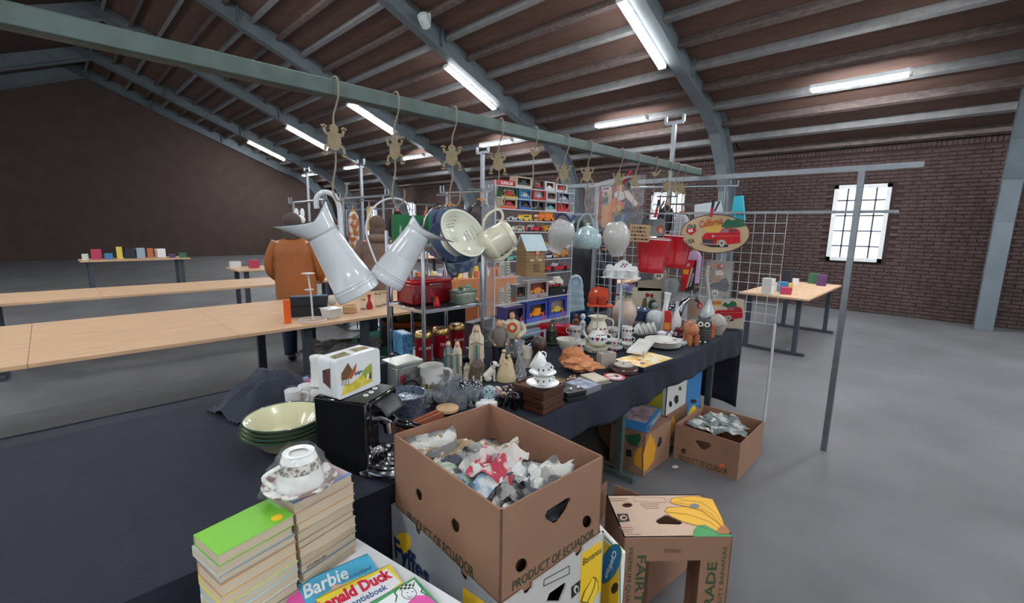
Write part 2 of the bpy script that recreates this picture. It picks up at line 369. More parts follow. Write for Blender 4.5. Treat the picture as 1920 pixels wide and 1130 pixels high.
# spotlight on the beam, exit lamp
p = aty(796, 40, 7.75); t = thing('spot_lamp', 'small white cylindrical spotlight clamped to the blue roof beam', 'lamp', p, face(p), tilt=0)
k = kk(p); g = G(); g.T = Matrix.Rotation(math.radians(62), 4, 'X') @ Matrix.Rotation(math.radians(-18), 4, 'Y'); g.lathe([(0, -10*k), (9*k, -10*k), (10*k, 0), (10*k, 12*k), (8*k, 12*k), (7.4*k, 8*k), (0, 8*k)], 18)
part('lamp_body', g, M((205, 215, 212), .35), t)
part('bracket', G().box(9*k, .02, 8*k, 6*k, .03, 16*k), M((180, 190, 190), .4), t, .004)
p = aty(1135, 197, 6.6); t = thing('exit_lamp', 'small emergency lamp with a green glow on a purlin', 'lamp', p, face(p)); k = kk(p)
part('housing', G().box(2*k, 0, 0, 24*k, .05, 9*k), M((130, 150, 150), .4), t, .01)
part('indicator', G().disc(-7*k, -.03, -2*k, 2.6*k, .01), M((60, 255, 150), .4, emit=2.5), t)
# ------------------------------------------------------------------ hanging rail of the stall
RY = 1.57
a = aty(536, 148, RY); b = aty(1310, 323, RY); RA = a.copy(); RDX = (b-a)/(b.x-a.x)
def rail_pt(x): return RA+RDX*(x-RA.x)
RH = .052
t = thing('hanging_rail', 'long galvanised square steel rail carrying the hooks over the stall', 'rail', (2, RY, 2.0))
g = G(); p0 = rail_pt(-1.4); p1 = rail_pt(b.x)
g.add([(p0.x, RY-.026, p0.z-RH/2), (p0.x, RY+.026, p0.z-RH/2), (p0.x, RY+.026, p0.z+RH/2), (p0.x, RY-.026, p0.z+RH/2), (p1.x, RY-.026, p1.z-RH/2), (p1.x, RY+.026, p1.z-RH/2), (p1.x, RY+.026, p1.z+RH/2), (p1.x, RY-.026, p1.z+RH/2)], [(0, 3, 2, 1), (4, 5, 6, 7), (0, 1, 5, 4), (1, 2, 6, 5), (2, 3, 7, 6), (3, 0, 4, 7)])
world_part('square_tube', g, GALV, t, .004)
g = G().box(-1.3, RY, 1.0, .05, .05, 2.0).box(-1.3, RY, .01, .3, .3, .02)
world_part('upright', g, GALV, t)
# end frame of the stall: cross bar along y, uprights
t = thing('end_frame', 'grey steel end frame of the stall crossing under the rail end', 'frame', (3.78, 1.9, 0)); world_part('cross_bar', G().bb(3.765, 3.795, .2, 3.0, 1.955, 1.99), STEEL, t)
world_part('cross_bar', G().bb(3.98, 4.0, .3, 3.1, 1.69, 1.71), STEEL, t)
for yy in (.5, 2.55): world_part('upright', G().box(3.78, yy, .98, .035, .035, 1.96), STEEL, t)
p = atx(1265, 230, 5.4); t = thing('market_post', 'tall pale steel market post with a forked head against the roof', 'post', (p.x, p.y, 0))
def fork_post(t, x, y, z, rz=0.0, w=.022, hw=.11):
    world_part('pole', G().box(x, y, z/2, w*2, w*2, z), STEEL, t)
    g = G(); g.box(x, y, z, .03, hw*2, .035, rz); 
    for s_ in (-1, 1): g.box(x-math.sin(rz)*s_*hw, y+math.cos(rz)*s_*hw, z+.04, .03, .03, .08, rz)
    world_part('fork', g, STEEL, t)
fork_post(t, p.x, p.y, p.z)
# market posts and cross bars of the other stalls
for i, (px, py0, py1, xx, lab) in enumerate(((905, 286, 345, 4.6, 'steel stall post rising under the middle of the rail'), (676, 308, 372, 5.4, 'steel stall post rising left of the second hook'), (575, 322, 380, 5.2, 'steel stall post rising at the far left'))):
    p = atd(px, py0, 6.2+i*1.2); t = thing('market_post', lab, 'post', (p.x, p.y, 0)); fork_post(t, p.x, p.y, p.z)
for i, (x0, y0, x1, y1, d, lab) in enumerate(((542, 381, 612, 374, 7, 'low cross bar of a stall at the far left'), (632, 374, 728, 366, 6.5, 'low cross bar of a stall left of the enamel can handle'), (826, 361, 922, 358, 6.2, 'low cross bar of a stall beside the colander'), (636, 394, 748, 390, 9, 'distant cross bar behind the quilted coat'), (1150, 352, 1384, 348, 7.5, 'cross bar of a stall behind the wire grid'))):
    A = atd(x0, y0, d); B = atd(x1, y1, d); t = thing('stall_crossbar', lab, 'frame', ((A.x+B.x)/2, (A.y+B.y)/2, 0));     world_part('bar', G().tube([A, B], .018, 6), STEEL, t)
    for q in (A.lerp(B, .12), A.lerp(B, .9)): world_part('leg', G().tube([(q.x, q.y, 0), q], .018, 6), STEEL, t)
    g = G()
    for q in (A, A.lerp(B, .06), B.lerp(A, .06), B): g.tube([q, q+Vector((0, 0, .09))], .012, 6)
    world_part('peg', g, STEEL, t)
# ================================================================== pixel helpers for boxes
def uv(fr, px, py):
    inv = fr.inverted(); c = inv @ CAM; d = inv.to_3x3() @ ray(px, py); t = -c.y/d.y; p = c+d*t
    return (p.x, p.z)
class Cub:
    """upright cuboid found from pixels: near bottom corner, near top y, left and right top corners"""
    def __init__(s, nb, nt, lt, rt, z=TZ, ortho=True, z1=None):
        N = atz(nb[0], nb[1], z); d = Vector((N.x, N.y, 0)).normalized(); r = ray(nb[0], nt)
        s.z0 = z; s.z1 = z1 if z1 is not None else (CAM + r*((N.x*d.x+N.y*d.y)/(r.x*d.x+r.y*d.y))).z
        L = atz(lt[0], lt[1], s.z1); R = atz(rt[0], rt[1], s.z1); s.set(N, L, R, ortho)
    def set(s, N, L, R, ortho=True):
        s.N = Vector((N.x, N.y, 0)); s.L = Vector((L.x, L.y, 0)); s.R = Vector((R.x, R.y, 0))
        if ortho:
            a = (s.R-s.N); b = (s.L-s.N); aa = math.atan2(a.y, a.x); bb = math.atan2(b.y, b.x)-PI/2
            m = (aa+bb)/2 if abs(aa-bb) < 1.5 else aa
            s.R = s.N+Vector((math.cos(m), math.sin(m), 0))*a.length; s.L = s.N+Vector((-math.sin(m), math.cos(m), 0))*b.length
        s.F = s.L+s.R-s.N; s.mk()
    def mk(s):
        z = Vector((0, 0, s.z0)); h = Vector((0, 0, s.z1)); U = (0, 0, 1)
        s.w = (s.R-s.N).length; s.d = (s.L-s.N).length; s.h = s.z1-s.z0; s.c = (s.L+s.R)/2; s.rz = math.atan2(s.R.y-s.N.y, s.R.x-s.N.x)
        s.front = frame(s.N+z, s.R-s.N, U); s.left = frame(s.L+z, s.N-s.L, U); s.right = frame(s.R+z, s.F-s.R, U); s.back = frame(s.F+z, s.L-s.F, U)
        s.top = frame(s.N+h, s.R-s.N, s.L-s.N)
        s.base = Vector((s.c.x, s.c.y, s.z0))
        s.M = Matrix.Translation(s.N+z) @ Matrix.Rotation(s.rz, 4, 'Z')   # local: x 0..w, y 0..d, z 0..h
def lift(fr, e=.0008): return fr @ Matrix.Translation((0, -e, 0))
def pr(parent, fr, pts, mat, name='print', e=.0008, px=True, t=.0004, label=None):
    """flat printed shape on a face: polygon in photo pixels or face metres"""
    g = G(); g.T = lift(fr, e); q = [uv(fr, *p) for p in pts] if px else pts
    g.prism(q, t); return world_part(name, g, mat, parent, label=label)
def ptext(s_, parent, fr, px4, mat, shear=0, bold=0, e=.0012, m4=None):
    """lettering on a face: pixel points left-bottom, right-bottom, left-top -> fitted"""
    a, b, c = [Vector((*uv(fr, *p), 0)) for p in px4] if m4 is None else [Vector((*p, 0)) for p in m4]
    x = (b-a); y = (c-a); w_ = x.length; xn = x.normalized(); h_ = abs(y.x*-xn.y + y.y*xn.x)
    cen = a+x/2+Vector((-xn.y, xn.x, 0))*h_/2*(1 if (y.x*-xn.y+y.y*xn.x) > 0 else -1)
    sg = 1 if (y.x*-xn.y+y.y*xn.x) > 0 else -1
    f2 = lift(fr, e) @ Matrix(((xn.x, 0, -xn.y*sg, cen.x), (0, 1, 0, 0), (xn.y, 0, xn.x*sg, cen.y), (0, 0, 0, 1)))
    o = text(s_, w_, h_, parent, f2, mat, shear, bold); o.matrix_parent_inverse = parent.matrix_world.inverted(); return o
def panel(parent, fr, w, h, holes, mat, t=.005, name='side_panel', px=True):
    hs = [[uv(fr, *p) for p in q] if px else q for q in holes]; g = G(); g.T = fr
    g.plate([(0, 0), (w, 0), (w, h), (0, h)], hs, t); return world_part(name, g, mat, parent)
def pell(cx, cy, rx, ry, n=14, rot=0):
    r = math.radians(rot); return [(cx+rx*math.cos(2*PI*i/n)*math.cos(r)-ry*math.sin(2*PI*i/n)*math.sin(r), cy+rx*math.cos(2*PI*i/n)*math.sin(r)+ry*math.sin(2*PI*i/n)*math.cos(r)) for i in range(n)]
def lcub(parent, cu, name, x0, x1, y0, y1, z0, z1, mat, bevel=0, label=None):
    g = G(); g.T = cu.M; g.bb(x0*cu.w, x1*cu.w, y0*cu.d, y1*cu.d, z0*cu.h, z1*cu.h); return world_part(name, g, mat, parent, bevel, label)
# ================================================================== STALL TABLE + CLOTH
TX0, TX1, TY0, TY1 = -.35, 3.93, 1.18, 2.42
t = thing('trestle_table', 'long grey market table under the navy cloth', 'table', ((TX0+TX1)/2, 1.8, 0))
world_part('table_top', G().bb(TX0+.01, TX1-.01, TY0+.01, TY1-.01, TZ-.03, TZ-.006), WOODL, t)
for xx in (-.2, 2.39, 3.83):
    for yy in (1.36, 2.3): world_part('leg', G().box(xx, yy, .36, .035, .05, .72), GALV, t, .003)
    world_part('foot', G().box(xx, 1.55, .02, .045, .62, .04), GALV, t, .003)
    world_part('brace', G().box(xx, 1.83, .66, .03, .95, .03), GALV, t)
CLOTH = M((29, 33, 46), .9, noise_=(30, .1), bump=(150, .2))
HEM = [(-.4, .25), (1.0, .3), (1.35, .585), (1.6, .595), (2.1, .575), (2.6, .59), (3.04, .595), (3.4, .58), (3.94, .56)]
def hem(x):
    pts = HEM
    for (x0, z0), (x1, z1) in zip(pts, pts[1:]):
        if x <= x1: return z0+(z1-z0)*max(0, (x-x0))/(x1-x0)
    return pts[-1][1]
g = G()
nx, seq = 150, []
def clothpt(u, v):
    x = TX0+(TX1-TX0)*u
    if v < .5:
        q = v/.5; z0 = hem(x); z = z0+(TZ-z0)*q
        dent = .05*math.exp(-((x-.72)/.28)**4)*min(1, (1-q)*6); return (x, TY0-.012+dent-.016*(1-q)*(1+math.sin(x*11+math.sin(x*3)*2))*(0 if dent > .01 else 1)-.006*math.sin(x*31)*(1-q), z)
    q = (v-.5)/.5
    return (x, TY0-.01+(TY1-TY0)*q, TZ+.0015*math.sin(x*17)*math.sin(q*9)-.0015)
g.grid(nx, 24, clothpt)
g.grid(30, 10, lambda u, v: (TX1+.01+.02*(1-v)*(1+math.sin(u*17)), TY0-.01+(TY1-TY0)*u, .07+.03*math.sin(u*7)+(TZ-.07-.03*math.sin(u*7))*v))  # end drop lengthened to darken the view below the table
g.grid(60, 6, lambda u, v: (TX0+(TX1-TX0)*u, TY1+.012+.02*(1-v)*(1+math.sin(u*60)), .06+.02*math.sin(u*23)+(TZ-.002-.06-.02*math.sin(u*23))*v))  # back drop added to keep the space under the table dark
o = solo('table_cloth', g, CLOTH, 'dark navy cloth covering the long stall table and hanging over its edge', 'cloth')
sm = o.modifiers.new('solid', 'SOLIDIFY'); sm.thickness = .002; sm.offset = -1
# ================================================================== BIG OPEN CARTON
def crumple(name, label, c, sx, sy, mat, amp=.03, rz=0, group=None, seed=0, n=15, tiltx=0, tilty=0, clamp=None):
    rnd = random.Random(seed); dirs = [(rnd.uniform(0, 2*PI), rnd.uniform(2.5, 7), rnd.uniform(0, 6)) for _ in range(5)]; g = G()
    def f(u, v):
        a, b = (u-.5), (v-.5); h = 0
        for th, fr_, ph in dirs: h += abs(math.sin((a*math.cos(th)+b*math.sin(th))*fr_+ph))**.8
        h = (h/5-.6)*amp*2.2; q = noise.noise(Vector((u*4+seed, v*4, seed)))
        return (a*sx*(1+.25*q)+q*.01, b*sy*(1-.2*q)+h*.2, h+q*amp*.6)
    g.grid(n, n, f)
    MW = Matrix.Translation(Vector(c)) @ Matrix.Rotation(rz, 4, 'Z') @ Matrix.Rotation(tilty, 4, 'Y') @ Matrix.Rotation(tiltx, 4, 'X')
    if clamp:
        iw = MW.inverted(); il = clamp.M.inverted(); e = .009; nv = []
        for v in g.v:
            q = il @ (MW @ Vector(v)); q.x = min(max(q.x, e), clamp.w-e); q.y = min(max(q.y, e), clamp.d-e); q.z = min(max(q.z, e), clamp.h+.02); nv.append(tuple(iw @ (clamp.M @ q)))
        g.v = nv
    me = bpy.data.meshes.new(name); me.from_pydata(g.v, [], g.f); me.materials.append(mat)
    o = bpy.data.objects.new(name, me); COL.objects.link(o); o.matrix_world = MW
    return tag(o, label, 'paper', group)
PROD = M((70, 76, 54), .8)
BX = Cub((940, 958), 958, (743, 812), (1128, 853), z=.91, z1=.91); BX.z0 = .655; BX.z1 = .91; BX.mk()
t = thing('cardboard_carton', 'large open brown banana carton of crumpled newspaper, top of the front stack', 'carton', BX.base)
hole = lambda *a: pell(*a)
panel(t, BX.front, BX.w, BX.h, [pell(1101, 978, 9, 12, 14), pell(978, 1060, 11, 14, 14, 20), [(1022, 966), (1026, 957), (1045, 945), (1062, 934), (1069, 932), (1071, 938), (1062, 957), (1047, 978), (1040, 982), (1024, 973)]], CARD)
panel(t, BX.left, BX.d, BX.h, [pell(785, 927, 6, 12, 14, -12), pell(853, 985, 8, 14, 14, -12)], CARD)
panel(t, BX.right, BX.d, BX.h, [pell(976, 847, 7, 12, 14, -15)], CARDIN)
panel(t, BX.back, BX.w, BX.h, [], CARDIN)
g = G(); g.T = BX.M; g.bb(.005, BX.w-.005, .005, BX.d-.005, 0, .006); world_part('bottom', g, CARDIN, t)
ptext('PRODUCT OF ECUADOR', t, BX.front, [(960, 1108), (1113, 1004), (959, 1091)], INK, bold=.01)
ptext('PRODUCT OF ECUADOR', t, BX.left, [(765, 976), (889, 1086), (765, 958)], INK, bold=.01)
fb = BX.right @ Matrix.Translation((0, .0052, 0)) @ Matrix.Rotation(PI, 4, 'Z')
pr(t, fb, [(963, 822), (972, 823), (972, 837), (963, 836)], M((190, 185, 180), .7)); pr(t, fb, [(965, 824), (970, 825), (970, 835), (965, 834)], DARK, e=.0016)
nm = [((226, 226, 222), (160, 164, 172)), ((232, 232, 228), (130, 130, 128)), ((150, 182, 210), (230, 236, 238)), ((190, 60, 80), (220, 214, 210)), ((80, 84, 94), (170, 172, 170)), ((230, 226, 216), (176, 150, 116)), ((160, 182, 160), (210, 212, 205))]
sp = [(795, 838, .17, .12, 1, 0), (830, 850, .16, .12, 5, 1), (865, 880, .2, .14, 6, 2), (905, 905, .22, .13, 2, 3), (935, 870, .17, .14, 3, 4), (980, 890, .18, .13, 0, 5), (1010, 905, .14, .12, 4, 6), (1035, 890, .13, .1, 1, 7), (945, 930, .16, .1, 1, 8), (985, 915, .13, .1, 4, 9), (860, 850, .15, .12, 4, 10), (925, 850, .15, .1, 5, 11), (900, 875, .14, .12, 0, 12), (880, 905, .17, .1, 2, 13)]
spw = ['at the left corner', 'near the left wall', 'left of the middle', 'in the middle', 'behind the middle', 'right of the middle', 'nearer the right corner', 'at the right corner', 'against the near corner', 'near the right front wall', 'at the back left wall', 'below the back corner', 'under the middle sheets', 'along the front left wall']
lb = ['striped grey white', 'greyish white', 'pale blue', 'red and white', 'dark grey printed', 'cream and brown', 'pale green']
for i, (px, py, sx, sy, mi, sd) in enumerate(sp):
    z = .845+.012*math.sin(i*2.2)+(.02 if i in (0, 4, 7) else 0); p = atz(px, py, z)
    v = BX.M.inverted() @ p; v.x = min(max(v.x, sx*.52), BX.w-sx*.52); v.y = min(max(v.y, sy*.6), BX.d-sy*.6); p = BX.M @ v
    crumple('newspaper', 'crumpled %s newspaper %s of the big open carton' % (lb[mi], spw[i]), p, sx, sy, newsprint(nm[mi][0], nm[mi][1], 9+mi*3), .034, random.uniform(-1, 1), 'crumpled newspaper in the big carton', sd, 16, random.uniform(-.3, .3), random.uniform(-.3, .3), BX)
g = G(); g.T = BX.M; g.grid(14, 16, lambda u, v: (.01+u*(BX.w-.02), .01+v*(BX.d-.02), .125+.03*noise.noise(Vector((u*7, v*7, 2)))))
solo('newspaper_layer', g, newsprint((150, 150, 150), (70, 72, 80), 12), 'bottom layer of rumpled newsprint inside the big open carton', 'paper')
# picture frame standing in the carton and pale book
# --- white Fyffes carton below
def rel(cu, z0, z1, grow):
    c2 = Cub.__new__(Cub); c2.z0 = z0; c2.z1 = z1; e = grow; X = (cu.R-cu.N).normalized(); Y = (cu.L-cu.N).normalized()
    c2.N = cu.N-X*e-Y*e; c2.R = cu.R+X*e-Y*e; c2.L = cu.L-X*e+Y*e; c2.F = c2.L+c2.R-c2.N; c2.mk(); return c2
FY = rel(BX, .43, .672, .010)
t = thing('cardboard_carton', 'white banana carton with yellow dot and navy lettering under the big brown one', 'carton', FY.base)
WC = M((196, 194, 190), .7, noise_=(5, .08)); WC2 = M((150, 156, 160), .75, noise_=(4, .14))
def notch(w, h, xs, r=.018):
    pts = [(0, 0), (w, 0), (w, h)]
    for x in sorted(xs, reverse=True):
        pts += [(x+r, h), (x+r*.8, h-r*.8), (x, h-r*1.15), (x-r*.8, h-r*.8), (x-r, h)]
    return pts+[(0, h)]
for fr, w_, xs, m_, nme in ((FY.front, FY.w, [uv(FY.front, 1086, 1040)[0], uv(FY.front, 991, 1105)[0]], WC, 'side_panel'), (FY.left, FY.d, [uv(FY.left, 782, 1000)[0], uv(FY.left, 868, 1080)[0]], WC2, 'side_panel'), (FY.right, FY.d, [], WC, 'side_panel'), (FY.back, FY.w, [], WC, 'side_panel')):
    g = G(); g.T = fr; hl = [[uv(fr, *p) for p in [(1024, 1128), (1030, 1112), (1058, 1092), (1062, 1094), (1060, 1104), (1050, 1128)]]] if fr is FY.front else []
    g.plate(notch(w_, FY.h, xs), hl, .006); world_part(nme, g, m_, t)
g = G(); g.T = FY.M; g.bb(.01, FY.w-.01, .01, FY.d-.01, 0, .006); world_part('bottom', g, CARDIN, t)
pr(t, FY.left, pell(756, 1017, 15, 20), YEL)
ptext('Fyffes', t, FY.left, [(743, 1055), (808, 1118), (744, 1008)], M((24, 44, 84), .6), bold=.03, e=.002)
pr(t, FY.left, [(868, 1100), (940, 1150), (940, 1180), (868, 1130)], YEL)
pr(t, FY.front, [(1090, 1038), (1128, 1012), (1126, 1108), (1086, 1135)], YEL)
ptext('Bananas', t, FY.front, [(1092, 1060), (1126, 1035), (1091, 1048)], M((60, 60, 40), .7), e=.002)
for q in ([(1087, 1128), (1094, 1108), (1106, 1090), (1112, 1080), (1117, 1082), (1114, 1098), (1106, 1114), (1098, 1130)], [(1098, 1130), (1108, 1113), (1115, 1098), (1117, 1082), (1121, 1090), (1122, 1104), (1114, 1122), (1108, 1132)]):
    pr(t, FY.front, q, M((120, 96, 30), .6), e=.0016); cxx = sum(a for a, b in q)/len(q); cyy = sum(b for a, b in q)/len(q)
    pr(t, FY.front, [(cxx+(a-cxx)*.8, cyy+(b-cyy)*.9) for a, b in q], M((246, 206, 60), .6), e=.0024)
for q in (((1019, 1078), (1019, 1076), (1067, 1061), (1067, 1063)),): pass
def outline(parent, fr, pts, wd, mat, e=.0012, close=True, px=True):
    q = [uv(fr, *p) for p in pts] if px else pts; g = G(); g.T = lift(fr, e); n = len(q)
    for i in range(n if close else n-1):
        a = Vector(q[i]); b = Vector(q[(i+1) % n]); d = (b-a)
        if d.length < 1e-6: continue
        d.normalize(); nn = Vector((-d.y, d.x))*wd/2; a = a-d*wd/2; b = b+d*wd/2
        g.prism([tuple(a-nn), tuple(b-nn), tuple(b+nn), tuple(a+nn)], .0003)
    return world_part('printed_line', g, mat, parent)
outline(t, FY.front, [(1019, 1098), (1067, 1075), (1067, 1060), (1020, 1086)], .002, DARK)
pr(t, FY.front, [(1071, 1100), (1088, 1086), (1087, 1108), (1071, 1122)], DARK)
pr(t, FY.front, pell(1080, 1104, 5, 8), WC, e=.0016); pr(t, FY.front, pell(1081, 1105, 2.5, 5), DARK, e=.0024)
# --- lowest cartons of the stack
LO = rel(BX, .215, .428, .0)
t = thing('cardboard_carton', 'brown carton second from the floor in the front stack', 'carton', LO.base)
for fr, w_ in ((LO.front, LO.w), (LO.left, LO.d), (LO.right, LO.d), (LO.back, LO.w)): panel(t, fr, w_, LO.h, [], CARD)
g = G(); g.T = LO.M; g.bb(.006, LO.w-.006, .006, LO.d-.006, LO.h-.006, LO.h); world_part('top_panel', g, CARD, t)
L1 = rel(BX, .0, .213, .01)
t = thing('cardboard_carton', 'lowest brown carton standing on the floor under the front stack', 'carton', L1.base)
for fr, w_ in ((L1.front, L1.w), (L1.left, L1.d), (L1.right, L1.d), (L1.back, L1.w)): panel(t, fr, w_, L1.h, [], CARD)
g = G(); g.T = L1.M; g.bb(.006, L1.w-.006, .006, L1.d-.006, L1.h-.006, L1.h); world_part('top_panel', g, CARD, t)
# --- Chiquita carton (white / yellow, on end) right of the stack
CH = Cub.__new__(Cub); CH.z0 = 0; CH.z1 = .58; P0 = atz(1098, 962, .58); P1 = atz(1166, 1036, .58)
CH.N = Vector((P0.x, P0.y, 0)); CH.R = Vector((P1.x, P1.y, 0)); dd = (CH.R-CH.N).normalized(); CH.L = CH.N+Vector((-dd.y, dd.x, 0))*.016; CH.F = CH.L+CH.R-CH.N; CH.mk()
t = thing('cardboard_carton', 'yellow flattened banana carton with a blue oval badge, on edge beside the front stack', 'carton', CH.base)
g = G(); g.T = CH.M; g.bb(0, CH.w, 0, CH.d, 0, CH.h); world_part('body', g, M((232, 232, 226), .6), t, .005)
CH.left = CH.front
pr(t, CH.left, [(1100, 985), (1124, 1003), (1150, 1028), (1160, 1042), (1160, 1140), (1100, 1140)], YEL)
outline(t, CH.left, [(1100, 980), (1124, 997), (1152, 1024), (1163, 1040), (1163, 1140)], .005, TEAL, close=False)
BLU = M((30, 120, 170), .5)
pr(t, CH.left, pell(1144, 1056, 18, 40, 18, 22), M((120, 130, 40), .6), e=.0014); pr(t, CH.left, pell(1144, 1056, 16, 38, 18, 22), BLU, e=.0022)
ptext('Chiquita', t, CH.left, [(1160, 1040), (1140, 1088), (1152, 1030)], M((235, 238, 235), .6), bold=.02, e=.0032, shear=.2)
pr(t, CH.left, pell(1153, 1102, 6, 11, 12, 20), M((70, 44, 24), .7), e=.0014)
# --- FAIRTRADE carton on its end
FT = Cub((1170, 1007), 1007, (1135, 928), (1376, 1007), z=.5, z1=.5); FT.z0 = 0; FT.z1 = .5; FT.mk()
t = thing('cardboard_carton', 'brown carton stood on end with bananas printed on its pale upper side', 'carton', FT.base)
PALE = M((206, 178, 156), .75, noise_=(6, .03))
g = G(); g.T = FT.top; g.plate([(0, 0), (FT.w, 0), (FT.w, FT.d), (0, FT.d)], [[uv(FT.top, *p) for p in q] for q in (pell(1176, 946, 10, 5), pell(1302, 950, 10, 5), [(1230, 978), (1231, 973), (1247, 964), (1254, 965), (1277, 976), (1279, 981), (1274, 983), (1236, 982)])], .005); world_part('end_panel', g, PALE, t)
wv = FT.w; hv = .5
q0 = uv(FT.front, 1211, 1052); q1 = uv(FT.front, 1314, 1050)
g = G(); g.T = FT.front; g.plate([(0, 0), (wv, 0), (wv, hv), (0, hv)], [[(q0[0], .004), (q1[0], .004), (q1[0], q1[1]), (q0[0], q0[1])]], .005); world_part('face_panel', g, CARD, t)
panel(t, FT.left, FT.d, hv, [], CARD); panel(t, FT.right, FT.d, hv, [], CARD)
g = G(); g.T = FT.back; g.plate([(0, 0), (wv, 0), (wv, hv), (0, hv)], [[(.03, .004), (wv-.03, .004), (wv-.03, hv-.04), (.03, hv-.04)]], .005); world_part('face_panel', g, CARDIN, t)
GR = M((60, 78, 48), .8)
u0 = q0[0]; u1 = q1[0]
ptext('FAIRTRADE', t, FT.front, None, GR, bold=.02, m4=[(u0*.62, .43), (u0*.62, .05), (u0*1.0, .43)])
ptext('PREMIUM QUALITY BANANAS', t, FT.front, None, GR, m4=[(u0*.2, .46), (u0*.2, .02), (u0*.42, .46)])
ptext('FAIRTRADE', t, FT.front, None, GR, bold=.02, m4=[(u1+.06, .03), (u1+.06, .40), (u1+.025, .03)])
ptext('PREMIUM QUALITY BANANAS', t, FT.front, None, GR, m4=[(u1+.092, .02), (u1+.092, .46), (u1+.075, .02)])
ptext('BANANAS', t, FT.front, [(1245, 1036), (1276, 1036), (1245, 1028)], M((96, 70, 50), .8))
BAN = M((232, 180, 60), .6); BRN = M((150, 92, 50), .7)
BLIST = ([(1246, 958), (1252, 951), (1290, 950), (1330, 960), (1358, 982), (1368, 998), (1350, 1000), (1322, 990), (1280, 978), (1258, 968)], [(1256, 940), (1262, 934), (1300, 930), (1336, 936), (1352, 968), (1362, 996), (1345, 980), (1316, 958), (1280, 948), (1262, 945)])
for bi, q in enumerate(BLIST): pr(t, FT.top, q, BAN, e=.001+.0008*bi); outline(t, FT.top, q, .0022, BRN, e=.0016+.0008*bi)
pr(t, FT.top, [(1344, 996), (1352, 986), (1364, 990), (1369, 998), (1366, 1001), (1346, 1001)], M((170, 110, 70), .7), e=.003)
for q in ([(1250, 960), (1290, 965), (1330, 978), (1352, 996)], [(1262, 942), (1300, 948), (1334, 964), (1356, 992)], [(1275, 937), (1315, 942), (1342, 962), (1358, 990)]): outline(t, FT.top, q, .0014, BRN, e=.0026, close=False)
pr(t, FT.top, [(1300, 1006), (1300, 995), (1308, 985), (1322, 984), (1345, 996), (1374, 1004), (1374, 1006)], M((70, 150, 90), .6), e=.0014)
pr(t, FT.top, [(1157, 963), (1177, 963), (1181, 977), (1160, 979)], DARK); pr(t, FT.top, pell(1169, 971, 7, 5), PALE, e=.0018); pr(t, FT.top, pell(1170, 971, 4, 2.5), DARK, e=.0024)
LINE = M((150, 120, 100), .8)
pr(t, FT.top, pell(1302, 950, 9, 4.5), M((120, 122, 126), .6), e=.004)
for (x, y, wd) in ((1142, 934, 36), (1143, 938, 30), (1200, 944, 36), (1203, 948, 32), (1160, 988, 26), (1163, 992, 26), (1166, 996, 20), (1172, 1001, 30), (1208, 952, 28)):
    pr(t, FT.top, [(x, y), (x+wd, y), (x+wd, y+1.2), (x, y+1.2)], LINE)
outline(t, FT.top, [(1189, 931), (1246, 933), (1249, 942), (1190, 940)], .0012, LINE)
# open carton behind it on the floor
OB = Cub((1128, 1020), 930, (1098, 880), (1212, 924), z=.0, z1=.24)
N_ = atz(1120, 975, .24); F_ = atz(1135, 895, .24); R_ = atz(1212, 925, .24)
OB.z0 = 0; OB.z1 = .24; OB.set(atz(1150, 985, .24)+Vector((-.08, 0, 0)), atz(1080, 905, .24), R_+Vector((.02, -.2, 0)), False)
xx = F_-R_; OB.F = F_; OB.R = Vector((1.98, .70, 0)); OB.L = Vector((1.55, 1.16, 0)); OB.F = Vector((1.93, 1.16, 0)); OB.N = Vector((1.55, .93, 0)); OB.N = Vector((1.60, .74, 0)); OB.L = Vector((1.60, 1.16, 0))
OB.mk()
t = thing('cardboard_carton', 'open brown carton on the floor behind the one stood on end', 'carton', OB.base)
for fr, w_ in ((OB.front, OB.w), (OB.left, OB.d), (OB.right, OB.d), (OB.back, OB.w)): panel(t, fr, w_, OB.h, [], CARD)
g = G(); g.T = OB.M; g.bb(.006, OB.w-.006, .006, OB.d-.006, 0, .006); world_part('bottom', g, CARDIN, t)
p = OB.M @ Vector((.1, .2, .2)); crumple('plastic_bag', 'crumpled clear bag in the open floor carton', p, .18, .2, FILM, .03, seed=31)
# --- right carton on floor with newspaper
RB = Cub((1380, 900), 832, (1263, 797), (1384, 785), z=0); RB.z0 = 0; RB.z1 = .25
RB.N = Vector((2.88, .80, 0)); RB.L = Vector((2.87, 1.215, 0)); RB.R = Vector((3.36, .80, 0)); RB.F = Vector((3.35, 1.215, 0)); RB.mk()
t = thing('cardboard_carton', 'open brown carton of newspaper standing alone on the floor at the right', 'carton', RB.base)
panel(t, RB.left, RB.d, RB.h, [[(1303, 828), (1306, 824), (1330, 830), (1334, 836), (1322, 843), (1314, 842)], pell(1281, 846, 5, 6)], CARD)
panel(t, RB.front, RB.w, RB.h, [], CARD); panel(t, RB.right, RB.d, RB.h, [], CARDIN); panel(t, RB.back, RB.w, RB.h, [], CARDIN)
g = G(); g.T = RB.M; g.bb(.006, RB.w-.006, .006, RB.d-.006, 0, .006); world_part('bottom', g, CARDIN, t)
ptext('PRODUCT OF ECUADOR', t, RB.left, [(1272, 862), (1364, 890), (1272, 851)], INK, bold=.01); pr(t, RB.left, pell(1353, 874, 6, 6), M((214, 110, 60), .6))
for i, (px, py) in enumerate(((1320, 795), (1345, 800), (1368, 805), (1340, 785), (1370, 795))):
    p = atz(px, py, .215); p.x = min(max(p.x, 2.98), 3.26); p.y = min(max(p.y, .9), 1.1)
    crumple('newspaper', 'crumpled grey newspaper at the %s of the right floor carton' % ('near left', 'near middle', 'near right', 'back', 'back right')[i], p, .2, .17, newsprint((214, 214, 212), (130, 140, 138), 8+i), .034, i, 'newspaper in the right floor carton', 50+i, clamp=RB)
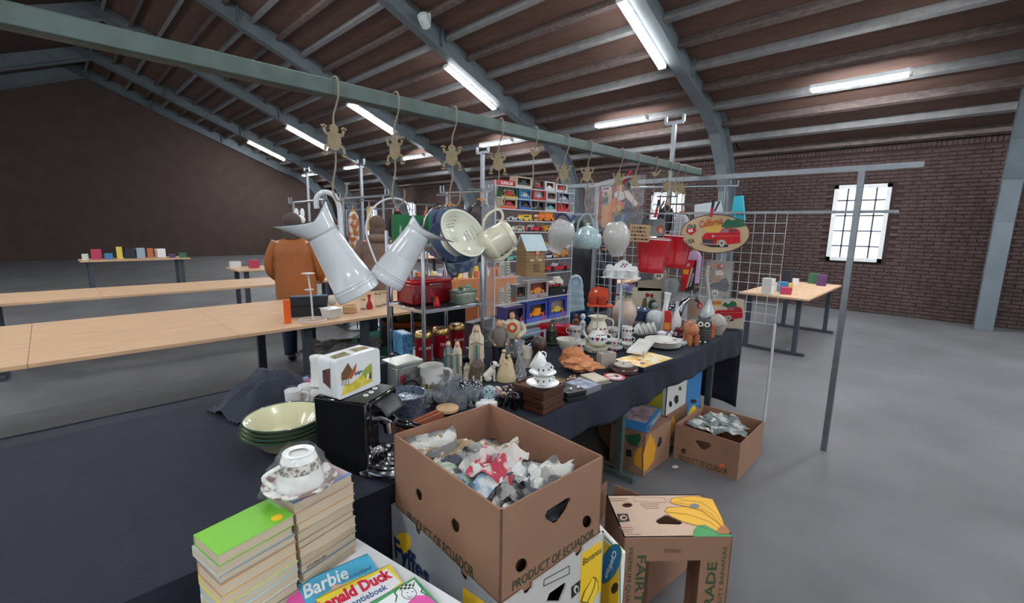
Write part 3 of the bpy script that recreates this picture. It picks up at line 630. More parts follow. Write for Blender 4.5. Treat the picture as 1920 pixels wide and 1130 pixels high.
# ================================================================== under the table
def carton_px(nb, nt, lt, rt, label, mat, z=0, top=True, z1=None, **kw):
    c = Cub(nb, nt, lt, rt, z, z1=z1); t = thing('cardboard_carton', label, 'carton', c.base)
    for fr, w_ in ((c.front, c.w), (c.left, c.d), (c.right, c.d), (c.back, c.w)): panel(t, fr, w_, c.h, [], mat)
    g = G(); g.T = c.M; z_ = c.h if top else .01
    g.bb(.004, c.w-.004, .004, c.d-.004, z_-.006, z_); world_part('top_panel' if top else 'bottom', g, mat, t); return t, c
t, c = carton_px((1205, 893), 815, (1150, 790), (1250, 783), 'brown banana carton under the table, below the blue games box', CARD)
LO2 = c
pr(t, c.front, [(1214, 826), (1219, 812), (1226, 824), (1230, 838), (1226, 862), (1214, 880), (1206, 884), (1206, 850)], M((214, 150, 40), .6)); pr(t, c.front, [(1232, 836), (1236, 820), (1240, 818), (1241, 828), (1236, 838)], DARK)
pr(t, c.left, [(1170, 816), (1200, 812), (1202, 824), (1192, 838), (1180, 832)], M((40, 100, 60), .6)); pr(t, c.left, [(1190, 846), (1203, 836), (1203, 880), (1192, 872), (1187, 860)], M((214, 150, 40), .6))
pr(t, c.left, [(1174, 842), (1184, 843), (1184, 856), (1174, 855)], DARK)
gb = Cub((1205, 893), 815, (1157, 795), (1248, 778), z=0); gb.z0 = gb.z1+.001
gN = atz(1214, 812, gb.z0); gL = atz(1158, 800, gb.z0); gR = atz(1248, 782, gb.z0); gb.z1 = gb.z0+.055; gb.set(gN, gL, gR)
t = thing('games_box', 'flat blue games box lying on the brown carton under the table', 'box', gb.base)
g = G(); g.T = gb.M; g.bb(0, gb.w, 0, gb.d, 0, gb.h); world_part('carton', g, M((60, 130, 190), .5), t, .002)
pr(t, gb.top, [(.02, .02), (gb.w-.02, .02), (gb.w-.02, gb.d-.02), (.02, gb.d-.02)], M((170, 150, 160), .5, noise_=(14, .6)), px=False, name='picture')
ptext('GIANTS', t, gb.front, None, YEL, m4=[(gb.w*.3, .015), (gb.w*.9, .015), (gb.w*.3, .042)], bold=.02)
pr(t, gb.front, [(.01, .008), (.05, .008), (.05, .046), (.01, .046)], GREEN, px=False); pr(t, gb.front, ell(.03, .027, .014, .014), RED, px=False, e=.0016)
def abox(x0, x1, y0, y1, z0, z1):
    c = Cub.__new__(Cub); c.z0 = z0; c.z1 = z1; c.N = Vector((x0, y0, 0)); c.R = Vector((x1, y0, 0)); c.L = Vector((x0, y1, 0)); c.F = Vector((x1, y1, 0)); c.mk(); return c
def acarton(label, c, mat, top=True):
    t = thing('cardboard_carton', label, 'carton', c.base)
    for fr, w_ in ((c.front, c.w), (c.left, c.d), (c.right, c.d), (c.back, c.w)): panel(t, fr, w_, c.h, [], mat)
    g = G(); g.T = c.M; g.bb(.006, c.w-.006, .006, c.d-.006, c.h-.006, c.h); world_part('top_panel', g, mat, t); return t, c
t, c = acarton('brown carton with printed bananas behind the games box under the table', abox(2.94, 3.28, 1.31, 1.72, 0, .25), CARD)
pr(t, c.front, [(1252, 820), (1254, 795), (1262, 778), (1266, 790), (1260, 815)], M((220, 160, 40), .6)); pr(t, c.left, [(.1, .05), (.3, .06), (.36, .2), (.12, .22)], M((220, 160, 40), .6), px=False)
t, c2 = acarton('white and green banana carton, upper one under the table', abox(2.93, 3.27, 1.32, 1.74, .252, .47), M((214, 214, 208), .6))
pr(t, c2.front, [(1264, 745), (1268, 740), (1272, 742), (1272, 752), (1268, 758), (1264, 752)], DARK); pr(t, c2.front, pell(1257, 757, 3, 6), DARK); pr(t, c2.front, pell(1275, 728, 3, 4), GREEN)
pr(t, c2.left, [(0.02, .02), (c2.d-.02, .02), (c2.d-.03, .19), (.02, .17)], M((190, 180, 60), .6), px=False); pr(t, c2.left, [(c2.d*.1, .05), (c2.d*.8, .12), (c2.d-.03, .17), (c2.d*.5, .16)], GREEN, px=False, e=.0016)
t, c = acarton('blue banana carton under the far end of the table', abox(3.31, 3.66, 1.36, 1.8, 0, .42), M((60, 130, 190), .5))
pr(t, c.front, pell(1300, 752, 6, 4), DARK); pr(t, c.front, [(1288, 780), (1294, 766), (1302, 758), (1306, 766), (1300, 778), (1290, 786)], YEL)
t, c = carton_px((1150, 852), 800, (1085, 812), (1180, 790), 'plain brown carton in the shade behind the table leg', CARD, z1=.24)
g = G()
for i in range(16):
    a = 2*PI*i/16; g.ball(2.62+.02*math.cos(a), 1.0+.05*math.sin(a), .004, .006, n=6, m=4)
solo('paper_scrap', G().grid(4, 4, lambda u, v: (u*.05, v*.03, .004+.006*math.sin(u*6+v*4))), M((200, 196, 190), .8), 'scrap of white paper on the concrete floor', 'litter', atz(1266, 881, 0))
# ================================================================== FRONT LEFT: side table with books
SZ = .70
A_ = atz(595, 1010, SZ); g = G(); c0 = atz(838, 1112, SZ); c1 = atz(662, 1004, SZ)
dirx = (c0-c1).normalized(); left = Vector((-dirx.y, dirx.x, 0))
if left.x > 0 and left.y < 0: left = -left
st = c1+dirx*-.05
t = thing('side_table', 'small white table under the paperbacks and colourful books at lower left', 'table', (.3, .75, 0))
g = G(); o_ = st; e1 = dirx*.55; e2 = Vector((dirx.y, -dirx.x, 0))*.62
if e2.x > 0: e2 = -e2
for z_ in (SZ-.02, SZ-.001): pass
q = [o_, o_+e1, o_+e1+e2, o_+e2]
g.add([(p.x, p.y, SZ-.02) for p in q]+[(p.x, p.y, SZ-.001) for p in q], [(0, 1, 2, 3), (7, 6, 5, 4), (0, 4, 5, 1), (1, 5, 6, 2), (2, 6, 7, 3), (3, 7, 4, 0)])
world_part('table_top', g, M((228, 232, 236), .35), t)
for p in q:
    cc = (q[0]+q[2])/2; pp = p.lerp(Vector((cc.x, cc.y, p.z)), .12); world_part('leg', G().cyl(pp.x, pp.y, 0, .018, SZ-.02, 10), STEEL, t)
def book(label, cu_frame, w_, d_, h_, cover, page=PAGE, group=None, spine_back=True, name='paperback_book'):
    """cu_frame: matrix with origin at near-left bottom corner, x along the visible edge, y away"""
    t = thing(name, label, 'book', cu_frame @ Vector((w_/2, d_/2, 0)), group=group)
    g = G(); g.T = cu_frame; g.bb(.002, w_-.002, .002, d_-.001, .0012, h_-.0012); world_part('pages', g, page, t)
    g = G(); g.T = cu_frame; g.bb(0, w_, 0, d_, 0, .0012); g.bb(0, w_, 0, d_, h_-.0012, h_); g.bb(0, w_, d_-.0014, d_, 0, h_); world_part('cover', g, cover, t); return t
N_ = atz(553, 945, .92); R_ = atz(663, 888, .92); rz = math.atan2(R_.y-N_.y, R_.x-N_.x); wb = (R_-N_).length
covers = [(190, 164, 168), (196, 158, 122), (204, 190, 160), (180, 172, 160), (160, 136, 110), (200, 186, 164), (180, 150, 118), (96, 132, 168), (190, 174, 150), (196, 180, 170)]
hs = [.026, .030, .020, .022, .018, .026, .020, .022, .018, .018]
desc = ['blue grey and pink covered paperback, top of the tall stack', 'tan paperback second from the top of the tall stack', 'cream paperback third from the top of the tall stack', 'grey covered paperback fourth from the top of the tall stack', 'brown edged paperback fifth from the top of the tall stack', 'thick cream paperback in the middle of the tall stack', 'brown cream paperback seventh from the top of the tall stack', 'paperback with a blue back cover low in the tall stack', 'paperback second from the bottom of the tall stack', 'pinkish paperback at the bottom of the tall stack']
z_ = .92
for i, (cv, h_, ds) in enumerate(zip(covers, hs, desc)):
    z_ -= h_; off = Vector((random.uniform(-.004, .004)+(.004 if i > 1 else 0), random.uniform(-.003, .003), 0)); ww = wb*(1-(.03 if i > 1 else 0))
    fr = Matrix.Translation((N_.x, N_.y, z_)) @ Matrix.Rotation(rz+random.uniform(-.02, .02), 4, 'Z') @ Matrix.Translation(off)
    b = book(ds, fr, ww, .108, h_-.0006, M(cv, .5), M((192+i % 3*6, 176+i % 3*6, 150+i % 3*7), .85, noise_=(60, .07), stretch=(.3, .3, 10)), 'paperbacks in the tall stack')
    if i == 0:
        tf = fr @ frame((0, 0, h_-.0006), (1, 0, 0), (0, 1, 0)); pr(b, tf, [(0, 0), (ww, 0), (ww, .012), (0, .012)], M((120, 144, 190), .4), px=False)
    if i == 7: text('Hollands', .05, .008, b, Matrix.Identity(4) @ (b.matrix_world.inverted() @ fr @ frame((.04, -.0004, .01), (1, 0, 0), (0, 0, 1))), DARK)
z_ = .905
dl = ['green and yellow topped children book, top of the left stack', 'pale grey paperback second in the left stack', 'thin grey paperback third in the left stack', 'orange brown paperback in the middle of the left stack', 'paperback with yellow cover in the left stack', 'paperback with light blue cover in the left stack', 'white paperback low in the left stack', 'grey paperback second from the bottom of the left stack', 'brown paperback at the bottom of the left stack']
cl = [(120, 190, 60), (200, 204, 206), (150, 160, 170), (200, 150, 100), (230, 214, 80), (150, 200, 220), (226, 224, 216), (176, 170, 160), (140, 110, 90)]
N2 = N_ - Vector((math.cos(rz), math.sin(rz), 0))*(wb+.008)+Vector((0, -.01, 0))
for i in range(9):
    h_ = [.026, .024, .016, .028, .024, .022, .026, .02, .018][i]; z_ -= h_
    fr = Matrix.Translation((N2.x, N2.y, z_)) @ Matrix.Rotation(rz+random.uniform(-.03, .03), 4, 'Z') @ Matrix.Translation((random.uniform(-.004, .004), random.uniform(-.004, .004), 0))
    b = book(dl[i], fr, wb, .108, h_-.0006, M(cl[i], .5), PAGE, 'paperbacks in the left stack')
    if i == 0: pr(b, fr @ frame((0, 0, h_-.0006), (1, 0, 0), (0, 1, 0)), ell(wb*.82, .02, .012, .012), YEL, px=False)
# large flat picture books
def flatbook(label, fl, frr, depth, z0, th, mat, group='large flat picture books'):
    A = atz(*fl, z0+th); B = atz(*frr, z0+th); x = (B-A).normalized(); y = Vector((-x.y, x.x, 0)); near = A-y*depth
    fr = Matrix(((x.x, y.x, 0, near.x), (x.y, y.y, 0, near.y), (0, 0, 1, z0), (0, 0, 0, 1)))
    b = book(label, fr, (B-A).length, depth, th, mat, M((220, 216, 206), .8), group, name='picture_book')
    return b, fr @ frame((0, 0, th), (1, 0, 0), (0, 1, 0)), (B-A).length
AQ = M((80, 180, 220), .35, noise_=(16, .25))
b, tf, w_ = flatbook('light blue picture book with a white title, nearest the paperbacks', (546, 1099), (689, 1037), .24, SZ, .012, AQ)
WT = M((240, 244, 248), .4)
ptext('Barbie', b, tf, [(572, 1124), (657, 1083), (566, 1098)], WT, shear=.25, bold=.02); ptext('in Schotland', b, tf, [(643, 1091), (698, 1066), (641, 1084)], M((50, 70, 110), .5), shear=.2)
pr(b, tf, [(546, 1099), (556, 1095), (572, 1130), (536, 1135)], PINK); pr(b, tf, [(600, 1118), (640, 1096), (700, 1072), (706, 1080), (650, 1110), (610, 1140)], M((240, 200, 60), .4)); pr(b, tf, [(622, 1098), (648, 1094), (640, 1110), (622, 1112)], M((220, 180, 150), .5), e=.0014)
b, tf, w_ = flatbook('white and yellow picture book with red title letters, partly under the green one', (592, 1122), (731, 1057), .24, SZ+.0125, .008, M((240, 220, 70), .35))
pr(b, tf, [(600, 1135), (725, 1066), (752, 1092), (690, 1140), (640, 1160)], WT); ptext('Donald Duck', b, tf, [(590, 1157), (738, 1082), (578, 1136)], M((214, 40, 70), .4), bold=.05); ptext('vakantieboek', b, tf, [(640, 1150), (728, 1104), (636, 1138)], M((40, 80, 140), .4), bold=.02)
b, tf, w_ = flatbook('green bordered picture book with a drawn head in a checked cap', (690, 1131), (778, 1081), .2, SZ+.021, .008, M((70, 160, 100), .35))
pr(b, tf, [(702, 1134), (776, 1087), (812, 1130), (806, 1170), (720, 1170)], WT)
pr(b, tf, [(765, 1130), (780, 1117), (800, 1116), (822, 1134), (822, 1160), (765, 1160)], PINK, e=.0014)
outline(b, tf, pell(767, 1113, 14, 11), .0012, DARK, e=.0016); pr(b, tf, [(748, 1108), (752, 1098), (778, 1092), (776, 1102), (762, 1106)], M((30, 40, 40), .5, noise_=(160, 0), two=(230, 230, 230), kind='check'), e=.0018)
for q in ([(762, 1112), (765, 1112)], [(772, 1110), (775, 1110)], [(764, 1119), (768, 1121), (773, 1118)]): outline(b, tf, q, .0012, DARK, e=.002, close=False)
outline(b, tf, [(742, 1128), (744, 1118), (740, 1112), (746, 1104)], .003, GREEN, e=.0016, close=False); outline(b, tf, [(786, 1096), (792, 1104), (790, 1110), (800, 1116)], .003, GREEN, e=.0016, close=False)
# wrapped cup and saucer on the books
p, wd, ht, rz_ = fit(536, 822, 652, 912, .922, w=None); k = kk(p)
p = Vector((N_.x, N_.y, .922))+Vector((math.cos(rz), math.sin(rz), 0))*(wb*.30)+Vector((-math.sin(rz), math.cos(rz), 0))*.055
t = thing('cup_and_saucer', 'flowered cup upside down on its saucer wrapped in clear film on the paperbacks', 'cup', p, face(p))
PORC = M((232, 234, 230), .2, coat=.4, noise_=(34, .12))
FLOR = M((226, 226, 220), .25, noise_=(46, .16), two=(120, 84, 80))
part('saucer', G().lathe([(0, 0), (.035, 0), (.082, .014), (.084, .018), (.035, .006), (0, .006)], 32), FLOR, t)
part('cup', G().lathe([(.055, .008), (.056, .014), (.048, .05), (.038, .082), (.03, .088), (.029, .082), (0, .084), ], 32), PORC, t)
part('flower_band', G().lathe([(.0487, .05), (.0447, .062), (.0412, .072)], 32), M((214, 206, 200), .3, noise_=(110, .16), two=(86, 84, 70)), t)
part('foot_ring', G().lathe([(.022, .085), (.03, .085), (.036, .09), (.034, .09), (.022, .087)], 24), WHITE, t)
part('handle', G().tube(smooth_path([(-.04, -.02, .07), (-.075, -.03, .055), (-.055, -.03, .025)]), .005, 8), PORC, t)
def wrap(parent, rad, h_, seed=1, mat=FILM, top=.4, amp=.1):
    g = G(); n = 30; m = 12
    vs = []
    for j in range(m+1):
        v = j/m; r = rad*(1-(1-top)*v**1.3)
        for i in range(n):
            a = 2*PI*i/n; q = noise.noise(Vector((math.cos(a)*3, math.sin(a)*3+seed, v*3)))+.5*noise.noise(Vector((math.cos(a)*9, math.sin(a)*9+seed, v*9))); rr = r*(1+amp*1.6*q); vs.append((rr*math.cos(a), rr*math.sin(a), h_*v*(1+.06*q)+.002))
    fs = [(j*n+i, j*n+(i+1) % n, (j+1)*n+(i+1) % n, (j+1)*n+i) for j in range(m) for i in range(n)]
    g.add(vs, fs); return part('clear_wrap', g, mat, parent)
wrap(t, .084, .099, 3, amp=.12, top=.42)
# ------------------------------------------------------------------ coffee machine with tin case
GB = M((14, 14, 17), .12, coat=.6); MB_ = M((38, 41, 46), .4)
CMc = Cub((690, 895), 757, (587, 743), (744, 722), z=TZ); cm = CMc
t = thing('coffee_machine', 'black glossy espresso machine carrying the white tin case', 'coffee machine', cm.base)
g = G(); g.T = cm.M; w_, d_, h_ = cm.w, cm.d, cm.h
g.bb(0, w_*.14, 0, d_, 0, h_); g.bb(.14*w_, w_, d_*.38, d_, 0, h_); g.bb(.14*w_, w_, 0, d_*.38, h_*.62, h_*.985)
world_part('body', g, GB, t, .006)
lcub(t, cm, 'base', .14, 1, -.0, .38, 0, .1, GB, .003); lcub(t, cm, 'top_panel', .06, .97, .02, .98, .99, 1.004, MB_, .003)
for (bx, by) in ((686, 742), (696, 736), (703, 729)):
    u_ = uv(cm.top, bx, by); g = G(); g.T = lift(cm.top, .001) @ Matrix.Translation((u_[0], -.003, u_[1])); g.disc(0, 0, 0, .0085, .004); world_part('button', g, WHITE, t)
    g = G(); g.T = lift(cm.top, .001) @ Matrix.Translation((u_[0], -.0035, u_[1])); g.disc(0, 0, 0, .003, .002); world_part('button_light', g, GREY, t)
g = G(); g.T = cm.M; g.grid(10, 6, lambda u, v: (w_*(.25+.6*v), -.05*u, h_*(.93-.16*u*u)))
o = world_part('lid_flap', g, MB_, t); o.modifiers.new('s', 'SOLIDIFY').thickness = .006
g = G(); g.T = cm.M; g.tube([(w_*.55, .01, h_*.66), (w_*.55, -.02, h_*.64), (w_*.5, -.05, h_*.62)], [.022, .024, .018], 14); world_part('brew_head', g, CHROME, t)
g = G(); g.T = cm.M; g.tube(smooth_path([(w_*.52, -.02, h_*.63), (w_*.58, -.07, h_*.60), (w_*.7, -.11, h_*.52), (w_*.75, -.125, h_*.46)]), [.014]*7+[.017]*12, 12); world_part('portafilter_handle', g, GB, t)
g = G(); g.T = cm.M; g.tube([(w_*.48, -.03, h_*.64), (w_*.46, -.035, h_*.5)], [.024, .02], 14); world_part('portafilter', g, CHROME, t)
g = G(); g.T = cm.M; g.lathe([(0, 0), (w_*.62, 0), (w_*.68, .012), (w_*.6, .016), (0, .016)], 8, (w_*.55, -.03, .002), ph=PI/8); world_part('drip_tray', g, CHROME, t)
for i in range(5):
    g = G(); g.T = cm.M; r0 = w_*(.55-.1*i); g.lathe([(r0, 0), (r0+.004, .004), (r0, .01), (r0-.004, .004), (r0, 0)], 28, (w_*.55, -.03, .018+.006*i)); world_part('coil_ring', g, CHROME, t)
g = G(); g.T = cm.M; g.lathe([(.012, 0), (.01, .008), (.003, .02), (0, .021)], 14, (w_*.55, -.03, .052)); world_part('cap', g, GB, t)
# tin case
tn = Cub((633, 751), 676, (600, 667), (702, 650), z=cm.z1+.0035)
t = thing('tin_case', 'white hinged tin case painted with a farm scene, standing on the coffee machine', 'tin', tn.base)
TW = M((224, 228, 230), .25, coat=.4)
g = G(); g.T = tn.front; g.prism(rrect(0, tn.w, 0, tn.h, .012), tn.d*.28, 0); world_part('lid', g, TW, t, .003)
g = G(); g.T = tn.front; g.prism(rrect(0, tn.w, 0, tn.h, .012), tn.d*.70, tn.d*.30); world_part('body', g, TW, t, .003)
g = G(); g.T = tn.front; g.prism(rrect(.002, tn.w-.002, .002, tn.h-.002, .012), tn.d*.03, tn.d*.275); world_part('seam', g, DARK, t)
F_ = tn.front
pr(t, F_, [(642, 735), (645, 722), (660, 718), (680, 700), (697, 682), (698, 714), (670, 729), (640, 742)], M((206, 190, 70), .5, noise_=(40, .3)), e=.001, name='painted_scene')
pr(t, F_, [(640, 700), (646, 690), (652, 680), (660, 693), (655, 706), (650, 712), (640, 712)], M((110, 82, 50), .6), e=.0016, name='painted_scene')
pr(t, F_, [(651, 708), (660, 694), (668, 680), (666, 695), (658, 710)], M((170, 84, 44), .6), e=.0022, name='painted_scene')
pr(t, F_, [(645, 712), (660, 708), (660, 716), (646, 721)], M((220, 220, 214), .6), e=.0022, name='painted_scene')
for xx_ in (634+7, 647, 652): outline(t, F_, [(xx_, 722), (xx_+1, 710)], .002, DARK, e=.0028, close=False)
pr(t, F_, [(678, 700), (684, 690), (696, 680), (697, 700), (688, 712)], M((150, 166, 70), .6), e=.0018, name='painted_scene')
pr(t, F_, [(686, 712), (688, 700), (691, 700), (690, 712)], M((230, 230, 226), .6), e=.0024, name='painted_scene'); pr(t, F_, [(692, 710), (693, 698), (695, 698), (695, 708)], DARK, e=.0024, name='painted_scene')
ptext('Fijn', t, F_, [(666, 706), (679, 698), (666, 698)], M((40, 70, 90), .6), bold=.03, e=.0028)
for q in ([(605, 694), (619, 690), (620, 729), (606, 716)],): pr(t, tn.left, q, M((90, 56, 50), .6, noise_=(60, .5)), e=.001, name='painted_scene')
for q in ([(.06, .2), (.4, .2), (.45, .7), (.1, .6)], [(.55, .3), (.9, .3), (.9, .7), (.6, .8)]): pr(t, tn.top, [(a*tn.w, b*tn.d) for a, b in q], M((120, 110, 70), .6, noise_=(50, .5)), px=False, e=.001, name='painted_scene')
g = G(); g.T = tn.front; g.box(tn.w+.002, tn.d*.35, tn.h*.12, .006, .016, .014); world_part('clasp', g, BRASS, t)
# ------------------------------------------------------------------ generic turned things on the table
def turned(name, label, cat, box, prof, mat, z=TZ, n=28, group=None, tr=1.0, dr=1.0, tilt=0, w=None, h=None, sx=1, sy=1, rz=None, pn='body'):
    p, wd, ht, rr = fit(*box, z=z, dr=dr, tr=tr, w=w); ht = h or ht
    t = thing(name, label, cat, p, rr if rz is None else rz, group, tilt=tilt)
    part(pn, G().lathe([(r*wd/2, h_*ht) for r, h_ in prof], n, sx=sx, sy=sy), mat, t)
    t['_w'] = wd; t['_h'] = ht; return t, wd, ht
def ear(parent, x, y0, y1, out, r, mat, name='handle', side=1, yy=0):
    return part(name, G().tube(smooth_path([(side*x, yy, y1), (side*(x+out), yy, y1-(y1-y0)*.15), (side*(x+out), yy, y0+(y1-y0)*.3), (side*x*.95, yy, y0)]), r, 8), mat, parent)
BOWL = [(0, 0), (.5, 0), (.55, .08), (.85, .55), (1, .97), (1, 1), (.97, 1), (.82, .58), (.5, .12), (0, .1)]
# green rimmed enamel bowls at far left
GRIM = M((210, 208, 170), .2, coat=.4); GR2 = M((52, 80, 66), .3, coat=.4)
for i in range(4):
    p = atz(552, 822, TZ+.02); zz = TZ+.002+i*.013; t = thing('enamel_bowl', ['widest green rimmed cream enamel bowl at the bottom of the pile', 'second green rimmed enamel bowl from the bottom', 'third green rimmed enamel bowl from the bottom', 'uppermost green rimmed cream enamel bowl of the pile'][i], 'bowl', (p.x-.02, p.y+.02, zz), 0, 'green rimmed enamel bowls')
    s_ = 1-.03*i; part('bowl', G().lathe([(0, 0), (.08*s_, 0), (.135*s_, .06), (.15*s_, .066), (.15*s_, .069), (.132*s_, .064), (.078*s_, .004), (0, .004)], 36), GRIM, t)
    part('rim', G().lathe([(.148*s_, .064), (.153*s_, .066), (.153*s_, .07), (.148*s_, .071), (.146*s_, .067), (.148*s_, .064)], 36), GR2, t)
# wrapped white cups behind
for i, (bx, lab) in enumerate((((537, 735, 566, 772), 'white porcelain cup at the far left edge of the table'), ((562, 720, 592, 762), 'white cup wrapped in crinkled film beside the tin case'))):
    t, wd, ht = turned('wrapped_cup', lab, 'cup', bx, [(0, 0), (.6, 0), (.95, .6), (1, 1), (.95, 1), (.9, .6), (0, .1)], WHITE, z=TZ+.03, h=.085)
    ear(t, wd*.45, .02, .07, .025, .005, WHITE); wrap(t, wd*.62, ht*1.15, i+5)
t, wd, ht = turned('yellow_dish', 'small yellow dish between the wrapped cups', 'dish', (560, 757, 588, 775), BOWL, M((230, 180, 60), .3), z=TZ+.03)
t, wd, ht = turned('milk_glass_vase', 'opaque white ringed vase hidden behind the tin case', 'vase', (582, 664, 612, 745), [(0, 0), (.9, 0), (1, .05), (.8, .2), (1, .28), (.85, .34), (.72, .5), (.72, .85), (.82, .97), (.76, 1), (.66, .95), (0, .9)], M((226, 226, 222), .25, coat=.3), z=TZ+.1, tr=.6)
# enamel pot with strainer
SPK = M((44, 54, 70), .25, coat=.4, noise_=(120, .12), two=(190, 200, 214), kind='speck')
t, wd, ht = turned('enamel_pot', 'speckled dark blue enamel pot holding a domed strainer, right of the coffee machine', 'pot', (723, 722, 800, 800), [(0, 0), (.86, 0), (.9, .03), (.92, .6), (.98, .68), (.98, .93), (1.02, .98), (1, 1), (.94, .98), (.92, .7), (.86, .65), (.82, .08), (0, .06)], M((52, 62, 80), .3, coat=.3, noise_=(160, .1), two=(100, 110, 128)), n=36)
part('strainer', G().lathe([(.9*wd/2, ht*.72), (.7*wd/2, ht*.76), (.35*wd/2, ht*.84), (.28*wd/2, ht*.93), (.2*wd/2, ht*.95), (.18*wd/2, ht*.8), (0, ht*.8)], 30), M((110, 126, 150), .2, coat=.5, noise_=(90, .14), two=(210, 220, 230)), t)
# dark bucket + thin dish behind
t, wd, ht = turned('dark_bucket', 'dark grey plastic bucket behind the tin case', 'bucket', (690, 668, 735, 738), [(0, 0), (.8, 0), (.95, .85), (1, .88), (1, 1), (.93, 1), (.78, .1), (0, .06)], M((44, 50, 58), .4))
t, wd, ht = turned('white_dish', 'small white dish beside the dark bucket', 'dish', (694, 716, 728, 738), BOWL, WHITE)
# canister (glass/steel tin) and ring mug
cn = Cub((744, 742), 684, (724, 672), (786, 670), z=TZ)
t = thing('square_canister', 'square silver grey storage tin with a sloping lid', 'tin', cn.base)
g = G(); g.T = cn.M; g.bb(0, cn.w, 0, cn.d, 0, cn.h*.86); world_part('body', g, M((152, 156, 152), .3, .5), t, .004)
g = G(); g.T = cn.M; g.bb(-.002, cn.w+.002, -.002, cn.d+.002, cn.h*.87, cn.h); world_part('lid', g, M((176, 178, 170), .25, .6), t, .004)
pr(t, cn.front, [(750, 706), (760, 700), (761, 716), (751, 720)], M((140, 40, 50), .5)); outline(t, cn.front, [(747, 730), (747, 696), (752, 690)], .003, SILVER, close=False)
t, wd, ht = turned('ring_handled_mug', 'grey mug with a large black ring handle before the square tin', 'mug', (758, 700, 792, 745), [(0, 0), (.8, 0), (.9, .1), (.75, .5), (.85, .95), (.8, 1), (.7, .9), (0, .2)], M((70, 74, 80), .3))
part('ring_handle', G().tube(arc(-wd*.1, ht*.55, wd*.42, 0, 350, 20, -wd*.42), .006, 8, close=True), BLACK, t)
part('knob', G().ball(-wd*.35, -wd*.48, ht*.4, .009, 1.5), WHITE, t)
# white pitcher with a picture band
t, wd, ht = turned('pitcher', 'white straight pitcher with a band of pictures low on its side', 'jug', (786, 677, 834, 740), [(0, 0), (.93, 0), (.96, .04), (.93, .5), (.9, .9), (.95, 1), (.9, 1), (.85, .9), (.87, .1), (0, .06)], M((214, 212, 208), .25, coat=.4), n=32)
ear(t, wd*.44, ht*.22, ht*.86, wd*.28, .0075, M((214, 212, 208), .25, coat=.4))
g = G()
for i in range(3):
    a0 = -PI/2-.75+i*.5; g.add([(wd*.483*math.cos(a0+q*.11)*1, wd*.483*math.sin(a0+q*.11), ht*zz_) for zz_ in (.14, .40) for q in range(5)], [(q, q+1, q+6, q+5) for q in range(4)])
part('picture_band', g, M((170, 160, 100), .4, noise_=(50, .2), two=(70, 50, 40)), t)
part('spout', G().ball(-wd*.44, 0, ht*.95, wd*.1, 1, .8, .6), M((214, 212, 208), .25, coat=.4), t)
# picture frames / wood pieces lying before the glassware
fr0 = Cub((762, 815), 800, (745, 798), (850, 778), z=TZ, z1=TZ+.03)
t = thing('wooden_tray', 'reddish wooden frame with a white panel lying behind the big carton', 'tray', fr0.base)
c = fr0; g = G(); g.T = c.M
for q in ((0, c.w, 0, .014), (0, c.w, c.d-.014, c.d), (0, .014, 0, c.d), (c.w-.014, c.w, 0, c.d)): g.bb(q[0], q[1], q[2], q[3], 0, c.h)
world_part('frame', g, M((150, 84, 58), .4, noise_=(8, .2)), t, .002); g = G(); g.T = c.M; g.bb(.012, c.w-.012, .012, c.d-.012, .002, .012); world_part('panel', g, M((214, 216, 216), .5), t)
t, wd, ht = turned('round_cork_lid', 'round tan lid lying among the glassware', 'lid', (818, 752, 860, 776), [(0, 0), (1, 0), (1, .9), (.96, 1), (0, 1)], TAN, z=TZ+.02, h=.012)
# ------------------------------------------------------------------ glassware crowd
glab = ['cut glass bowl', 'small crystal glass', 'ribbed crystal tumbler', 'crystal dish', 'faceted crystal cup', 'clear pressed glass']
gpos = [(806, 752), (824, 742), (842, 748), (858, 737), (872, 750), (830, 762), (850, 762), (886, 760), (846, 727), (838, 752), (864, 764), (815, 732), (902, 750), (798, 762)]
where = ['front left of the glass group', 'beside the white pitcher base', 'middle of the glass group', 'behind the middle of the glass group', 'right of the middle of the glass group', 'front of the glass group near the tray', 'front of the group above the tan lid', 'front right of the glass group', 'at the back near the small statues', 'at the back below the grotto', 'left of the clear paperweight', 'against the pitcher handle', 'by the black ornaments', 'leftmost beside the speckled pot']
for i, (px, py) in enumerate(gpos):
    p = atz(px, py, TZ); k = kk(p); rr = (12+i % 3*3.5)*k; hh = (20+i % 4*5)*k
    t = thing('crystal_glass', '%s, %s' % (glab[i % 6], where[i]), 'glass', p, face(p), 'clear glassware on the stall')
    pf = [(0, 0), (.6, 0), (.66, .06), (.3, .16), (.5, .3), (.9, .6), (1, 1), (.92, 1), (.8, .6), (.4, .34), (0, .3)] if i % 2 else [(0, 0), (.7, 0), (.8, .1), (1, 1), (.9, 1), (.7, .14), (0, .12)]
    part('bowl', G().lathe([(a*rr, b*hh) for a, b in pf], 9), M((236, 242, 248), .02, trans=.9, ior=1.5), t)
